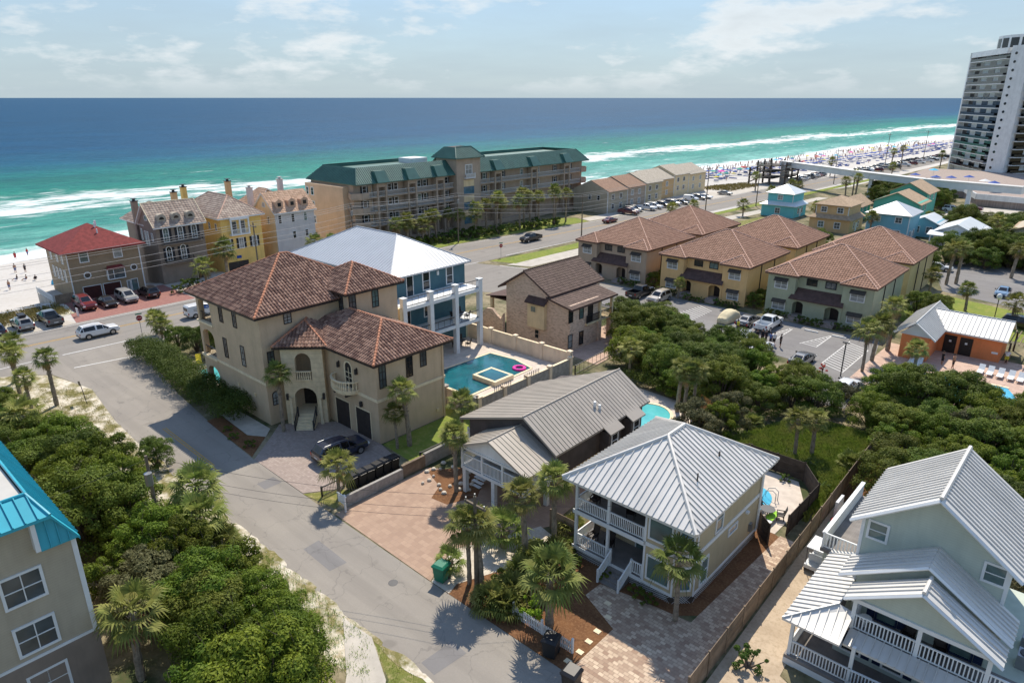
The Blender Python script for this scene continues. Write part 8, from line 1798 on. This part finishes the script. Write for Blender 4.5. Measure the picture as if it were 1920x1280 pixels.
# ---------------------------------------------------------------- signs
def stop_sign(u, v, face, label):
    P = thing('stop_sign', label, 'road sign', (u, v, 0), 'stop signs', face); ORG[P.name] = (0, 0, 0)
    mb = MB(); mb.cyl(0, 0, 0, 2.5, 0.035, 6); mb.part('post', 'grey_metal', P)
    for nm, r_, d_, mt in (('rim', 0.42, 0.0, 'sign_white'), ('plate', 0.385, 0.012, 'sign_red')):
        mb = MB(); K = [(r_ * math.cos(pi / 8 + k * pi / 4), 2.35 + r_ * math.sin(pi / 8 + k * pi / 4)) for k in range(8)]
        mb.add([(a, -0.05 - d_, z) for a, z in K] + [(a, -0.04 - d_, z) for a, z in K], [tuple(range(8)), tuple(range(8, 16))[::-1]] + [(i, 8 + i, 8 + (i + 1) % 8, (i + 1) % 8) for i in range(8)]); o = mb.part(nm, mt, P)
    text_part('STOP', 0.25, o, (0, -0.066, 2.35), (H90, 0, 0), 'sign_white')
    mb = MB(); mb.box(-0.4, 0.4, -0.02, 0.02, 2.82, 2.98); mb.part('street_blade', 'green_plastic', P)
stop_sign(-95.0, 31.2, H90 * 0.9, 'red stop sign at the corner by the hedge'); stop_sign(-91.2, 98.0, H90 * 0.75, 'red stop sign at the tip of the grass median')
P = thing('sale_sign', 'white post sign with a hanging board between the two drives', 'sign', (-39.6, 24.9, 0)); mb = MB(); mb.box(-39.66, -39.54, 24.84, 24.96, 0, 1.55); mb.box(-40.6, -39.4, 24.86, 24.94, 1.35, 1.43); mb.part('post', 'white_trim', P); mb = MB(); mb.box(-40.5, -39.75, 24.885, 24.915, 0.65, 1.27); mb.part('board', 'sign_white', P)
P = thing('sign_back', 'small dark sign on a leaning post on the sandy verge', 'sign', (-76.1, 18.5, 0)); mb = MB(); mb.tube([(-76.1, 18.5, 0), (-77.0, 18.5, 2.0)], 0.035, 6); mb.part('post', 'dark_metal', P); mb = MB(); mb.add([(-77.4, 18.45, 1.7), (-76.6, 18.45, 1.95), (-76.8, 18.45, 2.4), (-77.6, 18.45, 2.15)], [(0, 1, 2, 3)]); mb.part('plate', 'dark_metal', P)
# ---------------------------------------------------------------- poles and wires
def pole(u, v, h, label, arm=True, tr=False, group=None):
    P = thing('utility_pole', label, 'utility pole', (u, v, 0), group); mb = MB(); mb.cyl(u, v, -0.3, h, 0.16, 8, 0.1); mb.part('shaft', 'wood_pole', P)
    if arm: mb = MB(); mb.box(u - 0.9, u + 0.9, v - 0.06, v + 0.06, h - 0.7, h - 0.56); mb.part('crossarm', 'wood_pole', P)
    if arm:
        for s_ in (-0.8, 0, 0.8): mb = MB(); mb.cyl(u + s_, v, h - 0.56 if s_ else h, h - 0.36 if s_ else h + 0.2, 0.05, 6); mb.part('insulator', 'grey_metal', P)
    if tr: mb = MB(); mb.cyl(u + 0.4, v - 0.2, h - 2.0, h - 1.1, 0.26, 10); mb.part('transformer', 'grey_metal', P)
pole(-45.8, 13.8, 7.2, 'leaning utility pole with transformer rising out of the thicket', False, True); pole(-26.15, 25.6, 6.8, 'bare wooden utility pole between the twin palms')
MP = [(-108.5, -20, 10.3), (-108.5, 55.8, 10.3), (-108.4, 75.4, 11.2), (-108.2, 102.6, 10.5), (-92.8, 127, 9.4), (-86.9, 176, 12.5), (-82, 198, 12), (-83.6, 270, 12.5), (-87, 348, 15), (-80.5, 388, 15)]
ML = ['utility pole hidden beyond the left edge of the beach parking', 'utility pole before the yellow beach house', 'utility pole with transformer before the cream dormer house', 'utility pole before the left half of the condominium', 'utility pole on the grass across from the condominium', 'tall utility pole beside the weathered townhouses', 'tall utility pole near the turquoise cottage', 'utility pole beside the skybridge', 'distant utility pole on the coast road', 'farthest utility pole on the coast road']
for (u, v, h), l_ in zip(MP, ML): pole(u, v, h, l_, True, v in (75.4, 102.6))
def wire(a, b, sag, mat, r, label, group):
    mb = MB(); n = 14; pts = []
    for i in range(n + 1):
        f_ = i / n; pts.append((a[0] + (b[0] - a[0]) * f_, a[1] + (b[1] - a[1]) * f_, a[2] + (b[2] - a[2]) * f_ - sag * 4 * f_ * (1 - f_)))
    mb.tube(pts, r, 4); mb.top('power_line', mat, label, 'cable', group)
for (a, b) in zip(MP, MP[1:]):
    for du, dz in ((-0.8, -0.36), (0, 0.2), (0.8, -0.36), (0.1, -1.9), (0.1, -2.9), (0.1, -3.7)):
        L = math.hypot(b[0] - a[0], b[1] - a[1]); wire((a[0] + du, a[1], a[2] + dz), (b[0] + du, b[1], b[2] + dz), L * 0.014, 'wire', 0.022 if L < 90 else 0.03, 'thin pale power line strung along the coast road', 'power lines along the coast road')
for du, dz in ((0, 0.1), (0.2, -0.9), (0.2, -1.5)): wire((-45.8 + du, 13.8, 7.1 + dz), (-26.15, 25.6, 6.8 + dz), 0.7, 'wire_dark', 0.012, 'dark service cable across the side street', 'cables across the side street')
wire((-26.15, 25.6, 6.6), (-19, 32.0, 6.2), 0.3, 'wire_dark', 0.01, 'service drop to the khaki house', None)
wire((-45.8, 13.8, 6.9), (-46.0, -20, 7.2), 0.6, 'wire_dark', 0.012, 'dark cable running back over the thicket', None)
P = thing('street_lamp', 'black car park lamp post with two heads', 'street lamp', (-20.4, 78.8, 0)); mb = MB(); mb.cyl(-20.4, 78.8, 0, 4.0, 0.07, 8); mb.part('post', 'dark_metal', P); mb = MB(); mb.box(-20.75, -20.05, 78.7, 78.9, 4.0, 4.12); mb.part('head', 'dark_metal', P)
P = thing('street_lamp', 'lamp post with white globe behind the pool house', 'street lamp', (-11.2, 117.2, 0)); mb = MB(); mb.cyl(-11.2, 117.2, 0, 2.6, 0.06, 8); mb.part('post', 'dark_metal', P); mb = MB(); mb.lathe(-11.2, 117.2, [(0.1, 2.6), (0.32, 2.85), (0.36, 3.1), (0.25, 3.4), (0.05, 3.5)], 12); mb.part('globe', 'white_trim', P, smooth=True)
P = thing('dune_fence', 'low pale rail fence between dune and beach parking', 'fence', (-113, 10, 0)); railing(P, [(-117.5, -15), (-117.8, 27)], -0.2, 1.0, 'white_paint', 1.4, 0.04, posts=False)
P = thing('rail_gate', 'small white rail gate beside the red SUV', 'gate', (-110.6, 28.2, 0))
for i in range(3): mb = MB(); mb.box(-110.9 + i * 0.35, -110.8 + i * 0.35, 28.2, 28.3, 0, 1.25); mb.part('post', 'white_trim', P)
mb = MB(); mb.box(-110.9, -110.1, 28.22, 28.28, 0.9, 1.05); mb.part('rail', 'white_trim', P)
# ---------------------------------------------------------------- people
def person_proto(pose):
    P = proto('person'); me = bpy.data.meshes.new('person')
    if pose == 'stand': J = [(0, 0, .95, .13), (0, 0, 1.2, .13), (0, .01, 1.42, .12), (0, 0, 1.53, .06), (0, .01, 1.64, .1), (0, .01, 1.74, .08), (.1, 0, .88, .09), (.11, .02, .48, .065), (.11, 0, .08, .045), (.11, -.12, .03, .035), (-.1, 0, .88, .09), (-.11, -.03, .48, .065), (-.11, .05, .08, .045), (-.11, -.07, .03, .035), (.19, .01, 1.42, .06), (.25, .03, 1.14, .045), (.24, -.08, .92, .035), (.24, -.12, .83, .03), (-.19, .01, 1.42, .06), (-.25, .03, 1.14, .045), (-.24, -.06, .92, .035), (-.24, -.1, .83, .03)]
    else: J = [(0, 0, .2, .14), (0, .06, .45, .13), (0, .1, .66, .12), (0, .09, .77, .06), (0, .07, .88, .1), (0, .07, .98, .08), (.1, -.05, .18, .09), (.13, -.4, .38, .07), (.13, -.75, .08, .045), (.13, -.86, .05, .035), (-.1, -.05, .18, .09), (-.13, -.42, .3, .07), (-.13, -.78, .08, .045), (-.13, -.88, .05, .035), (.19, .1, .66, .06), (.27, .16, .4, .045), (.22, -.05, .28, .035), (.2, -.12, .26, .03), (-.19, .1, .66, .06), (-.27, .16, .4, .045), (-.22, -.05, .28, .035), (-.2, -.12, .26, .03)]
    E_ = [(0, 1), (1, 2), (2, 3), (3, 4), (4, 5), (0, 6), (6, 7), (7, 8), (8, 9), (0, 10), (10, 11), (11, 12), (12, 13), (2, 14), (14, 15), (15, 16), (16, 17), (2, 18), (18, 19), (19, 20), (20, 21)]
    me.from_pydata([j[:3] for j in J], E_, []); o = bpy.data.objects.new('body', me); COL.objects.link(o)
    sk = o.modifiers.new('s', 'SKIN'); sk.use_smooth_shade = True
    for i, j in enumerate(J): me.skin_vertices[0].data[i].radius = (j[3], j[3] * .85); me.skin_vertices[0].data[i].use_root = i == 0
    ss = o.modifiers.new('u', 'SUBSURF'); ss.levels = 1; ss.render_levels = 1
    dg = bpy.context.evaluated_depsgraph_get(); m2 = bpy.data.meshes.new_from_object(o.evaluated_get(dg)); COL.objects.unlink(o); bpy.data.objects.remove(o)
    m2.materials.clear(); m2.materials.append(MATS['skin']); b = bpy.data.objects.new('body', m2); COL.objects.link(b); b.parent = P
    j = {i: Vector(q[:3]) for i, q in enumerate(J)}; up = Vector((0, 0, 1))
    def shell(name, a, c, ra, rb, mat):
        mb = MB(); d = (c - a).normalized(); x = d.cross(Vector((0, 1, 0)) if abs(d.y) < .9 else Vector((1, 0, 0))).normalized(); y = d.cross(x); n = 10; vs = []
        for p, r in ((a, ra), (a.lerp(c, .5), (ra + rb) / 2 * 1.03), (c, rb)): vs += [p + x * r[0] * math.cos(2 * pi * k / n) + y * r[1] * math.sin(2 * pi * k / n) for k in range(n)] if isinstance(r, tuple) else [p + x * r * math.cos(2 * pi * k / n) + y * r * .75 * math.sin(2 * pi * k / n) for k in range(n)]
        mb.add(vs, [(q * n + k, q * n + (k + 1) % n, (q + 1) * n + (k + 1) % n, (q + 1) * n + k) for q in range(2) for k in range(n)] + [tuple(range(n)), tuple(range(2 * n, 3 * n))[::-1]]); return mb
    mb = shell('s', j[0] + up * .02, j[2] + up * .06, .19, .2, '')
    for s_ in (14, 18):
        q = shell('s', j[s_], j[s_].lerp(j[s_ + 1], .6), .085, .075, ''); o_ = len(mb.v); mb.v += q.v; mb.f += [tuple(i + o_ for i in f_) for f_ in q.f]
    mb.part('shirt', 'cloth_black', P)
    mb = shell('s', j[0] - up * .06, j[0] + up * .06, .19, .19, '')
    for s_ in (6, 10):
        q = shell('s', j[s_], j[s_].lerp(j[s_ + 1], .85), .115, .1, ''); o_ = len(mb.v); mb.v += q.v; mb.f += [tuple(i + o_ for i in f_) for f_ in q.f]
    mb.part('shorts', 'cloth_black', P)
    mb = MB(); c_ = j[5] + Vector((0, .03, -.01)); mb.lathe(c_.x, c_.y, [(.09, c_.z - .08), (.11, c_.z), (.09, c_.z + .06), (.03, c_.z + .1)], 10); mb.part('hair', 'hair', P, smooth=True)
    return P
STAND = person_proto('stand'); SIT = person_proto('sit')
def person(pr, u, v, z, rot, shirt, shorts, label, group=None): dup(pr, u, v, z, rot, rnd.uniform(.97, 1.06), label, 'person', group, {'shirt': shirt, 'shorts': shorts})
person(STAND, -35.9, 85.6, .02, 2.6, 'cloth_yellow', 'cloth_black', 'person in a yellow shirt walking across the car park')
person(STAND, -32.3, 83.4, .02, 1.0, 'cloth_black', 'cloth_black', 'person in dark clothes beside the white off-roader')
for k, (u, v, sh) in enumerate(((-31.8, 83.9, 'cloth_black'), (-31.4, 84.1, 'cloth_black'), (-30.6, 83.6, 'cloth_blue'), (-30.2, 83.7, 'cloth_white'), (-29.3, 83.6, 'cloth_black'))): person(STAND, u, v, .02, k * 1.3, sh, 'cloth_black', 'person in %s top standing in the group behind the parked cars' % {'cloth_black': 'a dark', 'cloth_blue': 'a blue', 'cloth_white': 'a white'}[sh], 'people standing in the car park')
person(STAND, -11.4, 90.0, .03, 1.2, 'skin', 'cloth_black', 'bare-chested person walking on the pool terrace'); person(STAND, -12.6, 90.5, .03, 2.2, 'cloth_black', 'cloth_black', 'person in dark clothes on the pool terrace'); person(STAND, -7.0, 96.0, .03, 0, 'cloth_white', 'cloth_yellow', 'person by the corner of the pool house')
bl = 'beachgoer standing on the sand behind the red-roofed house'
for u, v, pr in ((-161.9, 32.4, STAND), (-160.8, 33.8, STAND), (-147.2, 26.4, STAND), (-146.4, 27.8, STAND), (-154.4, 30.8, SIT), (-153.2, 32.0, SIT), (-151.8, 33.2, SIT), (-177, 36, STAND), (-180, 39, STAND)):
    person(pr, u, v, gz(u, v), rnd.uniform(0, 6), rnd.choice(['skin', 'cloth_red', 'cloth_black']), rnd.choice(['cloth_red', 'cloth_blue', 'cloth_black']), bl if pr is STAND else 'beachgoer sitting on the sand behind the red-roofed house', 'beachgoers behind the red-roofed house')
# people under the teal house deck
for u, v, sh in ((-58.4, 47.6, 'cloth_red'), (-57.9, 48.6, 'cloth_white'), (-58.6, 49.8, 'cloth_blue')): person(STAND if sh == 'cloth_red' else SIT, u, v, 0.9, rnd.uniform(0, 6), sh, 'cloth_black', 'person in the shade under the teal house deck', 'people under the deck')
# ---------------------------------------------------------------- beach and pool furniture
def umb_proto(mat):
    P = proto('beach_umbrella'); mb = MB(); mb.cyl(0, 0, -.1, 2.1, .03, 5); mb.part('pole', 'white_trim', P); mb = MB(); n = 8
    mb.add([(0, 0, 2.25)] + [(1.15 * math.cos(2 * pi * k / n), 1.15 * math.sin(2 * pi * k / n), 1.8) for k in range(n)], [(0, 1 + k, 1 + (k + 1) % n) for k in range(n)]); mb.part('canopy', mat, P)
    return P
UMB = umb_proto('canvas_blue')
for r_ in range(2):
    for i in range(75):
        f_ = i / 75; v = 262 + 330 * f_ ** 1.2 + rnd.uniform(-.5, .5); u = lerp_tab([(255, -137), (300, -130), (330, -120), (375, -116), (436, -109), (550, -103), (640, -97)], v) - 5 - r_ * (6 if v < 320 else 7) + rnd.uniform(-.6, .6)
        dup(UMB, u, v, gz(u, v), 0, rnd.uniform(.95, 1.2), 'blue umbrella in the rental rows on the far beach', 'umbrella', 'blue umbrellas on the far beach', {'canopy': 'canvas_blue'})
for i in range(60):
    v = rnd.uniform(265, 560); u = shore(v) + rnd.uniform(8, 30); m_ = rnd.choice(['canvas_red', 'canvas_sky', 'cloth_white', 'canvas_yellow', 'pink', 'canvas_blue', 'cloth_green'])
    dup(UMB, u, v, gz(u, v), 0, rnd.uniform(.9, 1.5), {'canvas_red': 'red', 'canvas_sky': 'sky blue', 'cloth_white': 'white', 'canvas_yellow': 'yellow', 'pink': 'pink', 'canvas_blue': 'dark blue', 'cloth_green': 'green'}[m_] + ' sunshade near the waterline of the far beach', 'umbrella', 'mixed sunshades on the far beach', {'canopy': m_})
mb = MB()
for i in range(420):
    v = rnd.uniform(255, 640); u = shore(v) + abs(rnd.gauss(0, 1)) * 16 - 8; z = max(gz(u, v), -3.15); h = rnd.uniform(1.5, 1.8); mb.lathe(u, v, [(.12, z), (.16, z + h * .45), (.22, z + h * .75), (.09, z + h * .85), (.1, z + h)], 5)
mb.top('beach_crowd', 'skin', 'crowd of tiny bathers along the far waterline', None, None, 'stuff')
mb = MB()
for i in range(300):
    v = rnd.uniform(258, 600); u = lerp_tab([(255, -137), (300, -130), (330, -120), (375, -116), (436, -109), (550, -103), (640, -97)], v) + rnd.uniform(-16, 6); z = gz(u, v) + .02; mb.box(u - .9, u + .9, v - .35, v + .35, z, z + .3)
mb.top('beach_chairs', 'canvas_blue', 'rows of low beach chairs and towels on the far beach', None, None, 'stuff')
P = thing('beach_tent', 'light blue pop-up beach tent on the sand', 'tent', (-144.6, 35.5, gz(-144.6, 35.5))); mb = MB(); z0 = gz(-144.6, 35.5)
K = 8; pr = [(-1.5 * math.cos(pi * k / K), 1.35 * math.sin(pi * k / K)) for k in range(K + 1)]
for k in range(K): mb.add([(-145.4, 35.5 + pr[k][0], z0 + pr[k][1]), (-145.4, 35.5 + pr[k + 1][0], z0 + pr[k + 1][1]), (-143.6, 35.5 + pr[k + 1][0] * .8, z0 + pr[k + 1][1] * .75), (-143.6, 35.5 + pr[k][0] * .8, z0 + pr[k][1] * .75)], [(0, 1, 2, 3)])
mb.part('canopy', 'canvas_sky', P); mb = MB(); mb.poly([(-145.38, 35.5 + a, z0 + b) for a, b in pr]); mb.part('back_panel', 'cloth_white', P)
def lounger(u, v, z, rot, label, group, mat='white_trim'):
    P = thing('lounger', label, 'lounger', (u, v, z), group, rot); ORG[P.name] = (0, 0, 0); mb = MB(); mb.box(-.3, .3, -.95, .35, .28, .34); mb.part('seat', mat, P); mb = MB(); slab(mb, [(-.3, .35, .34), (.3, .35, .34), (.3, .9, .85), (-.3, .9, .85)], .05); mb.part('backrest', mat, P)
    for x in (-.26, .26):
        for y in (-.85, .3): mb = MB(); mb.box(x - .025, x + .025, y - .025, y + .025, 0, .28); mb.part('leg', 'grey_metal', P)
for i, u in enumerate((-8.7, -7.8, -6.8, -5.8, -4.9, -3.9, -15.4, -14.6)): lounger(u, 90.6 if i < 6 else 88.2, .03, 0, 'white sun lounger on the pink pool terrace', 'sun loungers on the pool terrace')
lounger(-79.0, 31.6, .02, 1.2, 'yellow and green striped lounger beside the mansion pool', None, 'canvas_yellow')
P = thing('pool_ring', 'pink inflatable ring floating in the dark teal pool', 'pool float', (-48.4, 54.6, .93)); mb = MB(); n, m_ = 16, 8; vs = []
for i in range(n):
    for k in range(m_): a, b = 2 * pi * i / n, 2 * pi * k / m_; q = .62 + .2 * math.cos(b); vs.append((-47.7 + q * math.cos(a), 54.2 + q * math.sin(a), 1.02 + .15 * math.sin(b)))
mb.add(vs, [(i * m_ + k, ((i + 1) % n) * m_ + k, ((i + 1) % n) * m_ + (k + 1) % m_, i * m_ + (k + 1) % m_) for i in range(n) for k in range(m_)]); mb.part('ring', 'pink', P, smooth=True)
def patio_set(u, v, z, label):
    P = thing('patio_table', label, 'table', (u, v, z)); mb = MB(); mb.cyl(u, v, z + .7, z + .74, .55, 14); mb.part('top', 'dark_metal', P); mb = MB(); mb.cyl(u, v, z, z + .7, .05, 8); mb.part('pedestal', 'dark_metal', P)
    for k in range(3):
        a = k * 2.1 + .4; rocker(u + .95 * math.cos(a), v + .95 * math.sin(a), z, a - H90, 'dark patio chair ' + label.split(' ', 3)[-1]); 
patio_set(-58.2, 55.2, 0.9, 'dark patio table under the teal house deck'); patio_set(-58.3, 55.2, 4.5, 'dark patio table on the middle teal deck'); patio_set(-15.3, 45.9, .03, 'dark patio table on the round pool patio')
for o in [q for q in COL.objects if q.get('label', '').startswith('dark patio chair')]: o['group'] = 'patio chairs ' + o['label'][17:]
P = thing('kettle', 'red kayak and beach gear leaning on the board fence', 'beach gear', (-11.2, 48.4, 0)); P.name = 'beach_gear'; ORG['beach_gear'] = (-11.2, 48.4, 0); mb = MB(); mb.lathe(-11.0, 48.4, [(.1, 0), (.4, .1), (.5, .35), (.3, .5)], 12); mb.part('tub', 'canvas_red', P); mb = MB(); mb.box(-11.5, -11.3, 49, 50.4, 0, 1.5); mb.part('board', 'cloth_white', P)
# flags and colourful play area on the podium
for i, (u, v, m_) in enumerate(((-57, 268, 'canvas_blue'), (-50, 264, 'canvas_blue'), (-46, 266, 'canvas_blue'), (-56, 290, 'canvas_sky'), (-42, 272, 'canvas_blue'), (-36, 262, 'cloth_white'), (-33, 258, 'canvas_blue'))):
    dup(UMB, u, v, 2.6, 0, 1.5, 'large %s sunshade on the white podium terrace' % {'canvas_blue': 'blue', 'canvas_sky': 'pale blue', 'cloth_white': 'white'}[m_], 'umbrella', 'sunshades on the podium', {'canopy': m_})
# drainage iron, stepping stones
for i, (u, v) in enumerate(((-18.2, 29.0), (-18.0, 27.6), (-17.9, 26.6), (-17.8, 25.6), (-18.9, 30.0), (-17.9, 24.6))):
    mb = MB(); mb.box(u - .2, u + .2, v - .16, v + .16, .02, .06); mb.top('stepping_stone', 'cream_cast', 'pale stepping stone in the mulch beside the paver drive', 'stone', 'stepping stones in the mulch')
for i in range(26):
    a = i * 0.31; u, v = -37.2 + 2.6 * math.cos(a) * (0.6 + 0.4 * (i % 3) / 2) + rnd.uniform(-.3, .3), 33.6 + 2.2 * math.sin(a) * (0.6 + 0.4 * (i % 3) / 2)
    mb = MB(); r_ = rnd.uniform(.12, .26); mb.lathe(u, v, [(r_ * .8, .02), (r_, .1), (r_ * .7, .2), (r_ * .2, .24)], 7); mb.top('rock', 'g_shell', 'pale rounded rock in the mulch bed beside the stilt house', 'rock', 'rocks in the stilt house bed')
